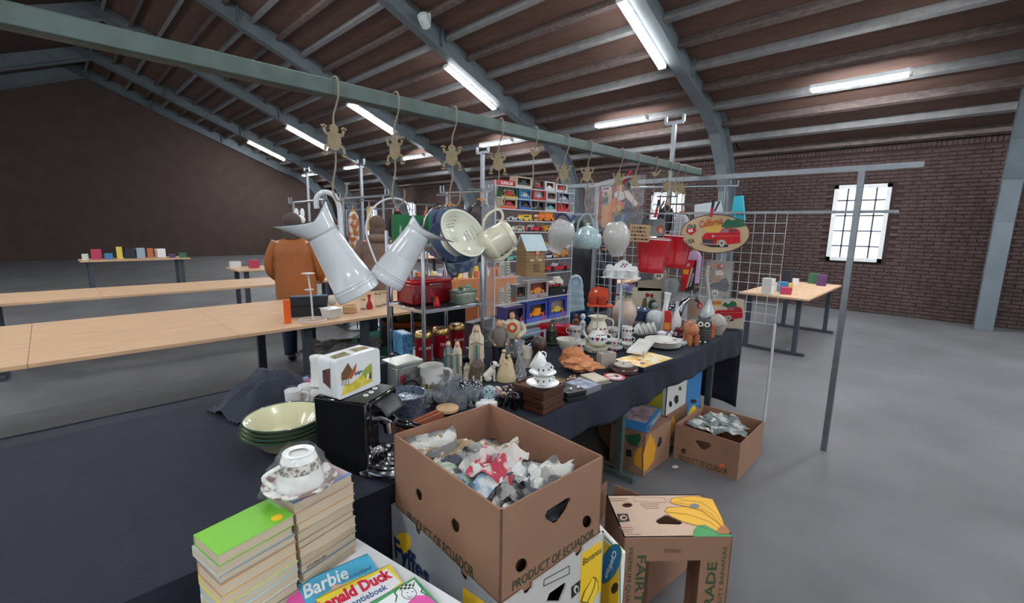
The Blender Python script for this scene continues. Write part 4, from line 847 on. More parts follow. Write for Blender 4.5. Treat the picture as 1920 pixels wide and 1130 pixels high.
# paperweights
for i, (bx, lab, m_) in enumerate((((853, 711, 882, 741), 'black and white speckled glass paperweight, left of the pair', M((24, 28, 36), .1, coat=.8, noise_=(110, .3), two=(214, 220, 226), kind='speck')), ((874, 712, 906, 744), 'black and white speckled glass paperweight, right of the pair', M((20, 22, 30), .1, coat=.8, noise_=(130, .3), two=(214, 220, 226), kind='speck')), ((901, 722, 933, 756), 'clear bluish glass paperweight ball with dark flecks', M((150, 170, 178), .08, coat=.8, noise_=(70, .22), two=(40, 60, 70), kind='speck')), ((884, 735, 902, 762), 'small dark glass ball paperweight in front of the speckled pair', M((44, 48, 56), .12, coat=.7, noise_=(30, .2))))):
    p, wd, ht, rr = fit(*bx, z=TZ, dr=.5, tr=.3); t = solo('paperweight', G().lathe([(wd*.22*1, 0)]+[(wd/2*math.sin(PI*j/12), wd/2-wd/2*math.cos(PI*j/12)) for j in range(2, 13)], 28), m_, lab, 'paperweight', p, rr)
# white phone-like dish
p, wd, ht, rr = fit(888, 752, 934, 770, z=TZ)
t = thing('white_box', 'small white oblong porcelain box behind the big carton', 'box', p, rr+.2); part('body', G().box(0, 0, .014, wd*.9, wd*.5, .028), WHITE, t, .008); part('knob', G().disc(0, -wd*.25-.001, .016, .004, .002), DARK, t)
# black elephants
def elephant(label, box, mat, s=1, rz=0, tusk=None, cat='figurine', z=TZ):
    p, wd, ht, rr = fit(*box, z=z, dr=.6, tr=.3)
    t = thing('elephant_figurine', label, cat, p, rr+rz); L = ht
    g = G(); g.ball(0, 0, L*.6, L*.33, 1.25, .85, .95, 18, 12); part('body', g, mat, t)
    g = G(); g.ball(-L*.42, 0, L*.68, L*.2, 1, .9, 1.1, 16, 10); part('head', g, mat, t)
    part('trunk', G().tube(smooth_path([(-L*.55, 0, L*.66), (-L*.68, 0, L*.45), (-L*.66, 0, L*.22), (-L*.74, 0, L*.12)]), [L*.085-i*L*.0022 for i in range(19)], 10), mat, t)
    for s_ in (-1, 1):
        part('ear', G().ball(-L*.32, s_*L*.2, L*.66, L*.17, .7, .22, 1.15, 14, 8), mat, t)
        for xx_ in (-.22, .24): part('leg', G().cyl(xx_*L, s_*L*.14, 0, L*.1, L*.45, 12, L*.115), mat, t)
        if tusk: part('tusk', G().tube([(-L*.56, s_*L*.08, L*.55), (-L*.7, s_*L*.1, L*.5)], [L*.025, L*.008], 6), tusk, t)
    return t
elephant('small shiny black elephant with raised trunk beside the wooden trays', (956, 728, 982, 768), GB, rz=.6)
elephant('tiny black elephant left of the shiny one', (935, 735, 955, 762), GB, rz=.2)
# ================================================================== TABLE: middle and right
FL = M((232, 232, 226), .2, coat=.4)
def motif(parent, rad, z, a, s=.012, red=True):
    """painted heart flower with blue blossoms on a curved side"""
    for da, col, sz in ((0, M((160, 30, 48), .35), 1.0 if red else .7), (-s*1.9/rad, M((50, 70, 120), .35), .75), (s*1.9/rad, M((50, 70, 120), .35), .75), (-s*3.3/rad, M((40, 90, 70), .35), .5), (s*3.3/rad, M((40, 90, 70), .35), .5)):
        b = a+da; x, y = math.cos(b), math.sin(b); fr = frame((x*(rad+.0006), y*(rad+.0006), z), (-y, x, 0), (0, 0, 1))
        g = G(); g.T = fr; r = s*.85*sz
        if col is MC.get('x'): pass
        g.prism([(-r, r*.4), (-r*.5, r), (0, r*.6), (r*.5, r), (r, r*.4), (0, -r)] if sz == 1.0 else ell(0, 0, r, r, 7), .0005, -.0004); part('painted_flower', g, col, parent)
def mugstack(box, n, labels, side=-1, group='flower painted mugs', w=None):
    p, wd, ht, rr = fit(*box, z=TZ); h1 = ht/n
    for i in range(n):
        t = thing('mug', labels[i], 'mug', p+Vector((0, 0, i*h1)), rr, group)
        part('cup', G().lathe([(0, 0), (.43*wd, 0), (.46*wd, h1*.06), (.5*wd, h1*.98), (.46*wd, h1*.98), (.42*wd, h1*.1), (0, h1*.08)], 24), FL, t)
        ear(t, wd*.46, h1*.2, h1*.8, wd*.24, .0035, FL, side=side); motif(t, wd*.475, h1*.55, -PI/2, wd*.17)
mugstack((1066, 609, 1088, 648), 2, ['flower painted mug, lower one beside the red metal box', 'flower painted mug, upper one beside the red metal box'])
mugstack((1164, 609, 1184, 646), 2, ['flower painted mug, lower one right of the teapot', 'flower painted mug, upper one right of the teapot'], side=1)
mugstack((1072, 634, 1098, 660), 1, ['flower painted mug left of the teapot base'])
mugstack((1094, 632, 1104, 650), 1, ['small dark flowered cup behind the pale shell'])
def cup(label, box, mat=FL, z=TZ, fl=True, group='low flower painted cups', side=-1, tilt=0):
    t, wd, ht = turned('cup', label, 'cup', box, [(0, 0), (.55, 0), (.6, .08), (.9, .4), (1, 1), (.95, 1), (.85, .42), (.5, .14), (0, .12)], mat, z=z, group=group, tilt=tilt)
    ear(t, wd*.45, ht*.3, ht*.9, wd*.16, .0032, mat, side=side)
    if fl: motif(t, wd*.465, ht*.6, -PI/2, wd*.13)
    return t, wd, ht
cup('wide flower painted cup, lower of the pair before the mugs', (1137, 645, 1167, 660)); cup('wide flower painted cup stacked on the other one', (1138, 633, 1166, 648), z=TZ+.035)
cup('flower painted cup behind the teapot lid', (1139, 611, 1158, 634)); cup('flower painted cup below the tall mugs', (1164, 640, 1186, 656))
# teapot on warmer bowl
t, wd, ht = turned('warmer_bowl', 'big cream bowl with painted flowers under the teapot', 'bowl', (1094, 641, 1140, 664), [(0, 0), (.8, 0), (.88, .1), (1, .85), (1.02, 1), (.96, 1), (.85, .2), (0, .1)], CREAM); motif(t, wd*.46, ht*.35, -PI/2+.5, wd*.1)
zt = TZ+ht*.92
t, wd, ht = turned('teapot', 'white flower painted teapot standing on the big cream bowl', 'teapot', (1101, 612, 1138, 650), [(0, 0), (.6, 0), (.7, .03), (.95, .3), (1, .52), (.9, .74), (.75, .84), (.7, .86), (0, .86)], FL, z=zt, h=.092, tr=.4)
part('lid', G().lathe([(.72*wd/2, .078), (.7*wd/2, .084), (.3*wd/2, .096), (0, .098)], 24), FL, t); part('knob', G().ball(0, 0, .102, .007), FL, t)
part('spout', G().tube(smooth_path([(-wd*.45, 0, .04), (-wd*.62, 0, .06), (-wd*.72, 0, .088)]), [.011-.0005*i for i in range(13)], 10), FL, t)
ear(t, wd*.45, .025, .075, wd*.2, .0045, FL); motif(t, wd*.5, .05, -PI/2, wd*.13); motif(t, wd*.42, .074, -PI/2+.5, wd*.07)
# big cream pitcher
t, wd, ht = turned('pitcher', 'large cream porcelain pitcher with painted roses behind the teapot', 'jug', (1099, 590, 1140, 640), [(0, 0), (.7, 0), (.75, .03), (1, .3), (.98, .45), (.7, .72), (.62, .82), (.78, .97), (.82, 1), (.74, .98), (.56, .82), (0, .7)], CREAM, tr=.5)
ear(t, wd*.36, ht*.4, ht*.93, wd*.28, .006, CREAM); motif(t, wd*.46, ht*.5, -PI/2+.3, wd*.1, False); part('lip', G().ball(-wd*.36, 0, ht*.97, wd*.1, 1.2, .8, .5), CREAM, t)
# tipped cups in a row
for i in range(4):
    px = 1189+i*9; p = atz(px, 632-i*.8, TZ); k = kk(p); r = 12.5*k; t = thing('tipped_cup', ['first of four nested flowered cups lying on their side, leftmost', 'second of four nested flowered cups lying on their side', 'third of four nested flowered cups lying on their side', 'rightmost of four nested flowered cups lying on their side, open end showing'][i], 'cup', p+Vector((0, 0, r)), face(p), 'nested cups lying on their side', tilt=72)
    part('cup', G().lathe([(0, 0), (.5*r, 0), (.85*r, .02), (r, .05), (.94*r, .05), (.8*r, .022), (0, .006)], 24), FL, t); motif(t, r*.93, .035, -PI/2, .007)
# plates
for i in range(4):
    p = atz(1238, 655, TZ); z_ = TZ+.003+i*.011; k = kk(p); t = thing('plate', ['dinner plate at the bottom of the flowered plate pile', 'second dinner plate from the bottom of the flowered pile', 'third dinner plate from the bottom of the flowered pile', 'topmost dinner plate with painted blossom at the rim of the pile'][i], 'plate', (p.x+.09, p.y+.03, z_), i*.4, 'flowered dinner plates')
    part('plate', G().lathe([(0, 0), (.075, 0), (.12, .012), (.122, .015), (.118, .015), (.075, .005), (0, .004)], 36), FL, t)
    if i == 3:
        for a in (2.6, 4.4): g = G(); g.T = frame((.09*math.cos(a), .09*math.sin(a), .0105), (1, 0, 0), (0, 1, 0)); g.prism(ell(0, 0, .02, .008, 9), .0006, -.001); part('painted_flower', g, M((40, 80, 76), .4), t)
def fish_dish(label, px, py, L, W, rz, z=TZ, mat=FL):
    p = atz(px, py, z); g = G(); n = 28; rings = []
    prof = [(0, .004), (.5, .003), (.8, .008), (1, .022), (1.03, .024), (1, .019), (.7, 0), (0, 0)]
    g.lathe(prof, n, sx=L/2, sy=W/2); return solo('leaf_dish', g, mat, label, 'dish', p, rz)
fish_dish('pale oval leaf shaped dish to the right of the plates', 1274, 645, .17, .12, .3, mat=M((214, 226, 226), .2, coat=.4))
# square dish with dashed border
c = Cub((1178, 666), 661, (1176, 660), (1224, 660), z=TZ+.045); c.z0 = TZ+.046; c.z1 = TZ+.06; a_ = atz(1174, 657, c.z1); b_ = atz(1208, 662, c.z1); c.set(a_, atz(1195, 633, c.z1), b_)
t = thing('square_dish', 'square white dish with blue dashes leaning among the plates', 'dish', c.base)
g = G(); g.T = c.M; w_, d_ = c.w, c.d
g.bb(.012, w_-.012, .012, d_-.012, 0, .003); g.bb(0, w_, 0, .012, 0, .014); g.bb(0, w_, d_-.012, d_, 0, .014); g.bb(0, .012, 0, d_, 0, .014); g.bb(w_-.012, w_, 0, d_, 0, .014); world_part('dish', g, FL, t, .003)
g = G(); g.T = c.M
for i in range(5): g.bb(.018, .021, .02+i*(d_-.04)/5, .028+i*(d_-.04)/5, .0031, .0036)
world_part('dash', g, NAVY, t)
# yellow puzzle tray
c = Cub((1207, 697), 688, (1155, 672), (1252, 670), z=TZ); c.z1 = TZ+.028; c.set(atz(1207, 690, c.z1), atz(1157, 672, c.z1), atz(1250, 668, c.z1)); cz = c
t = thing('picture_tray', 'black tray with a bright yellow printed picture, in front of the plates', 'tray', c.base)
g = G(); g.T = c.M; g.bb(0, c.w, 0, c.d, 0, c.h); world_part('tray', g, M((30, 36, 52), .4), t, .002)
pr(t, c.top, [(.006, .006), (c.w-.006, .006), (c.w-.006, c.d-.006), (.006, c.d-.006)], M((244, 196, 50), .35, noise_=(34, .12), two=(244, 236, 214)), px=False, name='picture')
for q in ([(.05, .04), (.08, .05), (.1, .03), (.09, .07), (.06, .07)], [(.1, .1), (.13, .1), (.12, .13)], [(.03, .1), (.05, .13), (.02, .14)]): pr(t, c.top, q, M((214, 90, 50), .4), px=False, e=.0014); 
outline(t, c.top, ell(.08, .06, .018, .012), .002, DARK, px=False, e=.002)
# grey box cube
c = Cub((1127, 692), 664, (1119, 660), (1155, 660), z=TZ)
t = thing('small_box', 'small plain grey cardboard cube box before the teapot bowl', 'box', c.base)
g = G(); g.T = c.M; g.bb(0, c.w, 0, c.d, 0, c.h); world_part('carton', g, M((164, 154, 144), .7), t, .001); pr(t, c.top, [(c.w*.3, c.d*.2), (c.w*.7, c.d*.3), (c.w*.6, c.d*.8), (c.w*.3, c.d*.7)], M((110, 120, 130), .6), px=False)
# round lidded box
t, wd, ht = turned('round_box', 'round dark wooden box with a pale decorated lid', 'box', (1141, 674, 1195, 704), [(0, 0), (.92, 0), (1, .12), (1, .5), (.94, .6), (.92, .62), (.74, .72), (.72, .86), (.68, .9), (0, .92)], M((64, 40, 36), .35, coat=.3, noise_=(10, .3)), n=36, h=.045)
part('lid_inlay', G().lathe([(.69*wd/2, ht*.9), (.66*wd/2, ht*.98), (0, ht*1.0)], 30), M((156, 150, 136), .4, noise_=(30, .25)), t)
part('knob', G().ball(0, 0, ht*1.02, .004), DARK, t)
# round red / white sign flat on table
p = atz(1152, 706, TZ+.003); t = thing('round_sign', 'round red and white prohibition sign lying flat at the table edge', 'sign', p, face(p)+.2)
g = G(); g.lathe([(0, 0), (.058, 0), (.058, .003), (0, .003)], 36); part('disc', g, M((232, 232, 232), .3), t)
g = G(); g.lathe([(.046, .0032), (.058, .0032), (.058, .0038), (.046, .0038), (.046, .0032)], 36); part('red_ring', g, M((200, 24, 50), .3), t)
part('red_bar', G().box(0, 0, .0038, .094, .008, .001, .15), M((200, 24, 50), .3), t); part('pictogram', G().box(.012, .008, .0046, .02, .016, .0006, .3).box(.012, -.012, .0046, .014, .012, .0006, .3), DARK, t)
# books, cards and cases
def flatthing(name, label, cat, nb, nt, lt, rt, mat, z=TZ, z1=None, topmat=None, group=None, h=None):
    c = Cub(nb, nt, lt, rt, z=z)
    if h: c.z1 = z+h; c.set(atz(nb[0], nt, c.z1), atz(*lt, c.z1), atz(*rt, c.z1))
    t = thing(name, label, cat, c.base, group=group); g = G(); g.T = c.M; g.bb(0, c.w, 0, c.d, 0, c.h); world_part('case', g, mat, t, .001)
    if topmat: pr(t, c.top, [(.004, .004), (c.w-.004, .004), (c.w-.004, c.d-.004), (.004, c.d-.004)], topmat, px=False, name='picture')
    return t, c
CDT = M((170, 186, 206), .25, noise_=(22, .3), two=(110, 110, 130))
for i in range(3):
    flatthing('disc_case', ['lowest disc case of the little pile at the table edge', 'middle disc case of the little pile at the table edge', 'top disc case with a blue picture at the table edge'][i], 'case', (1098+i, 745-i*4), 738-i*4, (1058+i, 724-i*4), (1128-i, 727-i*4), M((120, 122, 130), .25), z=TZ+i*.011, h=.0105, topmat=CDT if i == 2 else None, group='disc cases')
for i in range(2):
    flatthing('old_book', ['grey booklet below the pale one beside the red sign', 'pale cream booklet beside the red sign'][i], 'book', (1114+i*2, 728-i*7), 722-i*7, (1086+i*6, 706-i*5), (1144-i*4, 714-i*5), M(((120, 112, 100), (196, 186, 164))[i], .6), z=TZ+i*.009, h=.008, topmat=M((214, 206, 188), .6) if i else None, group='booklets')
for i in range(2):
    flatthing('jewel_case', ['lower black case of small ornaments', 'upper black case holding small white ornaments'][i], 'case', (1064, 758-i*11), 748-i*10, (1050, 736-i*8), (1096, 738-i*9), M((22, 24, 30), .4), z=TZ+i*.02, h=.019, group='black cases')
for i, (px, py) in enumerate(((1070, 730), (1084, 727))): p = atz(px, py, TZ+.041); solo('ear_stud', G().ball(0, 0, .005, .006, 1.5), WHITE, 'small white ornament in the upper black case, %s' % ('left', 'right')[i], 'ornament', p, .5)
t, wd, ht = turned('metal_cup', 'little tipped silver cup beside the disc cases', 'cup', (1064, 702, 1086, 719), [(0, 0), (.5, 0), (.9, .3), (1, .8), (.95, 1), (.85, .8), (0, .3)], M((150, 130, 110), .25, .9), tilt=-40)
g = G(); rnd = random.Random(3)
for i in range(14):
    a = rnd.uniform(0, 6); g.tube([(rnd.uniform(-.03, .03)+.02*math.cos(a+q*.5), rnd.uniform(-.001, .001)+.02*math.sin(a+q*.5)+i*.003-.02, .003+i*.0006) for q in range(9)], .0015, 5)
p = atz(1046, 714, TZ); solo('trinket_heap', g, M((150, 130, 100), .3, .8), 'heap of tangled metal chains and trinkets by the silver cup', 'jewellery', p, 0, kind='stuff')
# wooden trays stack with cups
wt = []
zz = TZ
for i in range(5):
    hh = .03; dx_ = (0, .002, -.002, .001, 0)[i]
    c = Cub((1018, 778), 778, (975, 745), (1058, 745), z=TZ); zt_ = zz+hh
    N_ = atz(1016+dx_*100, 779-0, TZ); 
    if i == 0: base_c = Cub((1018, 779), 735, (960, 716), (1059, 718), z=TZ)
    cc = Cub.__new__(Cub); cc.z0 = zz; cc.z1 = zt_-.001
    bc = base_c; off = Vector((dx_, -dx_, 0)); gr = .006*(i % 2); X = (bc.R-bc.N).normalized(); Y = (bc.L-bc.N).normalized()
    cc.N = bc.N+off+(X+Y)*gr; cc.R = bc.R+off-X*gr+Y*gr; cc.L = bc.L+off+X*gr-Y*gr; cc.F = cc.L+cc.R-cc.N; cc.mk()
    hh2 = (base_c.h)/5; cc.z0 = TZ+i*hh2; cc.z1 = cc.z0+hh2-.0015; cc.mk()
    t = thing('wooden_tray', ['lowest dark wooden tray of the stack', 'second dark wooden tray of the stack', 'third dark wooden tray of the stack', 'fourth dark wooden tray of the stack', 'top dark wooden tray carrying the white cups'][i], 'tray', cc.base, group='dark wooden trays')
    g = G(); g.T = cc.M; w_, d_, h_ = cc.w, cc.d, cc.h
    for q in ((0, w_, 0, .01), (0, w_, d_-.01, d_), (0, .01, .01, d_-.01), (w_-.01, w_, .01, d_-.01)): g.bb(*q, 0, h_)
    world_part('frame', g, WOODD, t, .0015)
    for q in ((.01, w_*.5-.004, .01, d_*.5-.004), (w_*.5+.004, w_-.01, .01, d_*.5-.004), (.01, w_*.5-.004, d_*.5+.004, d_-.01), (w_*.5+.004, w_-.01, d_*.5+.004, d_-.01)): g = G(); g.T = cc.M; g.bb(*q, h_*.1, h_*.4); world_part('tray_panel', g, M((96, 58, 42), .5, noise_=(8, .2)), t)
ztop = base_c.z1
def saucer_cup(label, box, z, tilt=0, saucer=True):
    p, wd, ht, rr = fit(*box, z=z, tr=.55)
    t = thing('cup_and_saucer', label, 'cup', p, rr, 'white cups with dark leaves', tilt=tilt)
    if saucer: part('saucer', G().lathe([(0, 0), (.5*wd/2, 0), (.96*wd/2, .016), (wd/2, .019), (.5*wd/2, .005), (0, .004)], 36), WHITE, t)
    c = .6*wd/2; z0 = .008 if saucer else 0
    part('cup', G().lathe([(0, z0), (.45*c, z0), (.5*c, z0+.004), (.9*c, z0+.026), (1.02*c, z0+.045), (.96*c, z0+.045), (.85*c, z0+.027), (0, z0+.008)], 30), WHITE, t)
    ear(t, c*.85, z0+.014, z0+.04, .012, .003, WHITE)
    LF = M((40, 52, 50), .4)
    for a in (-PI/2-.5, -PI/2+.1, -PI/2+.8): r = c*.87; x, y = math.cos(a), math.sin(a); g = G(); g.T = frame((x*(r+.003), y*(r+.003), z0+.027), (-y, x, 0), (0, 0, 1)); g.prism([(-.002, -.006), (.004, -.002), (.002, .006), (-.004, .002)], .001, -.002); part('painted_leaf', g, LF, t)
    return t
saucer_cup('white cup with dark leaves on its saucer, front one on the wooden trays', (986, 692, 1048, 734), ztop+.001)
p = atz(1012, 716, ztop+.03); t = saucer_cup('white cup lying tipped on top of the other at the wooden trays', (991, 676, 1043, 712), ztop+.052, tilt=0)
p = atz(1020, 696, ztop+.07); t = thing('tipped_cup', 'plain white cup tipped over on the pile of cups', 'cup', p+Vector((0, 0, .03)), face(p), tilt=-60)
part('cup', G().lathe([(0, 0), (.02, 0), (.036, .02), (.042, .05), (.038, .05), (.033, .02), (0, .006)], 28), WHITE, t); ear(t, .034, .012, .042, .014, .003, WHITE)
# shells
rnd = random.Random(5)
for i in range(26):
    px = rnd.uniform(930, 984); py = 745-(px-930)*.45+rnd.uniform(-14, 10); p = atz(px, py, TZ+.004+rnd.uniform(0, .012)); s_ = rnd.uniform(.009, .017)
    col = [(214, 190, 178), (190, 160, 150), (226, 214, 206), (160, 136, 130)][i % 4]
    g = G(); g.lathe([(0, 0), (s_*.3, s_*.1), (s_*.55, s_*.5), (s_*.5, s_*.8), (s_*.62, s_*.9), (s_*.45, s_*1.4), (s_*.48, s_*1.5), (s_*.2, s_*2.1), (0, s_*2.3)], 9)
    solo('sea_shell', g, M(col, .5), 'small pinkish sea shell in the heap left of the wooden trays', 'shell', p, rnd.uniform(0, 6), 'sea shells in the heap', tilt=rnd.uniform(60, 100), pitch=rnd.uniform(-30, 30))
# ------------------------------------------------------------------ statuettes
def robed(label, box, robe, veil, sash=None, skin=(222, 190, 160), z=TZ, name='madonna_figurine', base=None, rz=0, group=None):
    p, wd, ht, rr = fit(*box, z=z, dr=.7, tr=.2); t = thing(name, label, 'figurine', p, rr+rz, group); r = wd/2; h = ht
    part('base', G().lathe([(0, 0), (r*.95, 0), (r*.9, h*.05), (0, h*.06)], 16), base or robe, t)
    g = G(); n = 20; rings = [(.82, .05), (.85, .1), (.7, .3), (.62, .5), (.7, .64), (.72, .74), (.45, .82), (.2, .85)]; vs = []
    for rr_, zz_ in rings:
        for j in range(n): a = 2*PI*j/n; q = 1+.08*math.sin(a*7+zz_*6)*(1-zz_); vs.append((rr_*r*math.cos(a)*q, rr_*r*.75*math.sin(a)*q, zz_*h))
    g.add(vs, [(k*n+j, k*n+(j+1) % n, (k+1)*n+(j+1) % n, (k+1)*n+j) for k in range(len(rings)-1) for j in range(n)]); part('robe', g, robe, t)
    part('head', G().ball(0, -r*.08, h*.91, h*.062, .85, .95, 1.15, 12, 8), M(skin, .5), t)
    g = G(); vs = []
    for rr_, zz_, op in ((.86, .3, .5), (.82, .55, .5), (.8, .74, .55), (.5, .83, .6), (.4, .92, .8), (.28, .985, .9), (.05, 1.0, 1)):
        for j in range(n+1): a = -PI/2+op*.9+(2*PI-op*1.8)*j/n if op < 1 else 2*PI*j/n; vs.append((rr_*r*math.cos(a), rr_*r*.8*math.sin(a)+r*.05, zz_*h))
    g.add(vs, [(k*(n+1)+j, k*(n+1)+j+1, (k+1)*(n+1)+j+1, (k+1)*(n+1)+j) for k in range(6) for j in range(n)]); part('veil', g, veil, t)
    for s_ in (-1, 1): part('arm', G().tube([(s_*r*.6, 0, h*.74), (s_*r*.55, -r*.4, h*.62), (s_*r*.06, -r*.75, h*.68)], [r*.2, r*.2, r*.1], 8), robe, t)
    part('hands', G().ball(0, -r*.8, h*.70, r*.12, .7, .7, 1.6), M(skin, .5), t)
    if sash: part('sash', G().add([(-r*.12, -r*.56, h*.6), (r*.12, -r*.56, h*.6), (r*.25, -r*.68, h*.1), (-r*.05, -r*.70, h*.1)], [(0, 3, 2, 1)]), sash, t)
    return t
IV = M((214, 200, 176), .5, noise_=(14, .12)); AQD = M((70, 110, 116), .5); GYR = M((150, 150, 142), .5, noise_=(10, .1))
robed('tall cream praying statuette with a teal sash, right of the small pair', (876, 607, 910, 702), IV, IV, M((64, 130, 130), .5))
robed('praying statuette in a slate blue veil', (830, 637, 852, 714), GYR, AQD)
robed('praying statuette in a cream veil with a blue sash', (847, 638, 868, 708), IV, IV, M((80, 130, 160), .5))
robed('tiny praying figure beside the dark grotto', (868, 679, 882, 712), IV, IV)
t, wd, ht = turned('grotto_figurine', 'small dark rocky grotto group with kneeling figures', 'figurine', (878, 668, 912, 716), [(0, 0), (1, 0), (1.05, .2), (.8, .5), (.85, .7), (.4, .95), (0, 1)], M((92, 78, 68), .8, noise_=(30, .4), bump=(60, .8)), n=9)
for q in (-.3, .3): part('small_figure', G().lathe([(0, 0), (.007, 0), (.005, .02), (.0045, .024), (.005, .03), (0, .034)], 10, (q*wd*.7, -wd*.45, 0)), IV, t)
# seated white dog
def dog(label, box, mat=WHITE, earmat=None, collar=True, rz=0, z=TZ):
    p, wd, ht, rr = fit(*box, z=z, dr=.7, tr=.2); t = thing('dog_figurine', label, 'figurine', p, rr+rz); h = ht
    g = G(); g.tube(smooth_path([(-h*.22, 0, h*.16), (-h*.12, 0, h*.3), (h*.04, 0, h*.52), (h*.12, 0, h*.72)]), [h*.2, h*.21, h*.22, h*.22, h*.215, h*.21, h*.2, h*.19, h*.185, h*.18, h*.175, h*.17, h*.16, h*.15, h*.14, h*.135, h*.13, h*.13, h*.12], 14); part('body', g, mat, t)
    g = G(); g.ball(h*.16, 0, h*.82, h*.16, 1.05, .9, .9, 14, 9); g.ball(h*.31, 0, h*.76, h*.09, 1.3, .8, .8, 12, 8); part('head', g, mat, t)
    part('nose', G().ball(h*.43, 0, h*.78, h*.03), BLACK, t)
    for s_ in (-1, 1):
        part('ear', G().ball(h*.06, s_*h*.13, h*.88, h*.07, .7, .4, 1.2), earmat or mat, t); part('foreleg', G().cyl(h*.16, s_*h*.08, 0, h*.05, h*.5, 10, h*.07), mat, t)
        part('hindleg', G().ball(-h*.12, s_*h*.15, h*.14, h*.14, 1.3, .6, 1), mat, t); part('eye', G().ball(h*.27, s_*h*.09, h*.85, h*.018), BLACK, t); part('paw', G().ball(h*.22, s_*h*.09, h*.03, h*.045, 1.5, .9, .7), mat, t)
    if collar: part('collar', G().tube([(h*.11+h*.13*math.cos(a)*.8, h*.13*math.sin(a), h*.66+h*.05*math.cos(a)*-1) for a in [2*PI*i/16 for i in range(16)]], h*.014, 6, close=True), BLACK, t)
dog('white seated dog ornament with a black ear and collar, beside the small statues', (900, 674, 940, 718), M((222, 218, 208), .3, coat=.4), BLACK)
dog('small white dog ornament lying by the tipped cups', (1240, 618, 1268, 640), M((228, 228, 226), .3), BLACK)
# carved cream group
g = G(); rnd = random.Random(9)
p, wd, ht, rr = fit(930, 650, 967, 716, z=TZ, dr=.7, tr=.3); t = thing('carved_group', 'cream carved figure group, rough stone colour, right of the white dog', 'figurine', p, rr); CRM = M((204, 184, 148), .6, noise_=(12, .1), bump=(40, .5))
g.lathe([(0, 0), (.5*wd, 0), (.52*wd, ht*.1), (.42*wd, ht*.3), (.3*wd, ht*.5), (.22*wd, ht*.6), (0, ht*.66)], 14); part('base', g, CRM, t)
for s_, hh in ((-.2, .96), (.22, .8)): g = G(); g.tube([(s_*wd*.9, 0, ht*.2), (s_*wd*1.0, -.004, ht*hh*.6), (s_*wd*.7, 0, ht*hh*.86)], [wd*.2, wd*.15, wd*.09], 10); g.ball(s_*wd*.6, 0, ht*hh*.93, wd*.1); g.tube([(s_*wd*.8, 0, ht*hh*.75), (0, -wd*.3, ht*.55)], wd*.06, 8); part('figure', g, CRM, t)
# couple: chef and man
def manfig(label, box, shirt, pants, hair, z=TZ, hat=None, badge=None, fat=1.0, rz=0, name='man_figurine'):
    p, wd, ht, rr = fit(*box, z=z, dr=.6, tr=.2); t = thing(name, label, 'figurine', p, rr+rz); h = ht; w = h*.14*fat
    for s_ in (-1, 1): part('leg', G().tube([(s_*w*.5, 0, h*.02), (s_*w*.5, 0, h*.28), (s_*w*.45, 0, h*.5)], [w*.38, w*.42, w*.52], 10), pants, t); part('shoe', G().ball(s_*w*.5, -w*.2, h*.02, w*.35, .9, 1.6, .6), DARK, t)
    part('shirt', G().lathe([(w*.85, h*.45), (w*1.0, h*.5), (w*1.05, h*.62), (w*1.0, h*.76), (w*.5, h*.83), (w*.2, h*.85)], 16, sy=.75), shirt, t)
    for s_ in (-1, 1): part('arm', G().tube(smooth_path([(s_*w*.9, 0, h*.78), (s_*w*1.35, 0, h*.62), (s_*w*.9, -w*.8, h*.52)], 4), [w*.32, w*.32, w*.32, w*.31, w*.3, w*.28, w*.26, w*.24, w*.2], 8), shirt, t); part('hand', G().ball(s_*w*.85, -w*.9, h*.51, w*.2), M((214, 160, 130), .5), t)
    part('head', G().ball(0, -w*.05, h*.91, h*.07, .85, .95, 1.1), M((214, 160, 130), .5), t); part('nose', G().ball(0, -h*.07, h*.905, h*.014), M((214, 150, 120), .5), t)
    part('hair', G().ball(0, w*.12, h*.935, h*.07, .9, .9, .9), hair, t)
    if hat: part('hat', G().lathe([(h*.05, h*.95), (h*.055, h*.99), (h*.07, h*1.03), (h*.03, h*1.05), (0, h*1.05)], 14), hat, t)
    if badge: g = G(); g.disc(w*.2, -w*.86, h*.7, w*.55, .004, 20); part('badge', g, badge, t); g = G(); g.disc(w*.2, -w*.9, h*.7, w*.3, .003, 5); part('badge_emblem', g, M((236, 226, 206), .4), t)
    return t
manfig('slim man figurine in a grey shirt and black trousers', (921, 597, 948, 692), M((120, 112, 104), .6), M((24, 26, 34), .6), M((110, 100, 92), .6), rz=.3)
manfig('stout figurine in a cream shirt with an orange round badge, standing higher behind the crystal', (934, 583, 984, 676), M((206, 196, 170), .5), M((150, 152, 160), .5), M((50, 34, 28), .6), badge=M((224, 92, 40), .5), fat=1.35, rz=-.2, z=TZ+.02)
t, wd, ht = turned('cake_stand', 'cream round pedestal behind the crystal figure', 'stand', (943, 645, 998, 680), [(0, 0), (.7, 0), (.75, .1), (.8, .7), (1, .8), (1, 1), (0, 1)], M((206, 192, 168), .5))
t, wd, ht = turned('crystal_lady', 'tall twisted crystal figure with a bowl on top, in front of the cream pedestal', 'figurine', (957, 636, 990, 712), [(0, 0), (.8, 0), (.85, .08), (.55, .2), (.35, .45), (.18, .6), (.4, .68), (.2, .74), (.28, .8), (.2, .86), (.5, .9), (.55, 1), (.3, .98), (0, .92)], M((220, 224, 230), .04, trans=.8, ior=1.5), n=14, tr=.5)
for i in range(9): a = 2*PI*i/9; part('twisted_rib', G().tube([(wd*.42*(1-.8*q)*math.cos(a+q*2), wd*.42*(1-.8*q)*math.sin(a+q*2), ht*(.06+.52*q)) for q in [j/8 for j in range(9)]], .0022, 6), M((225, 230, 235), .04, trans=.6), t)
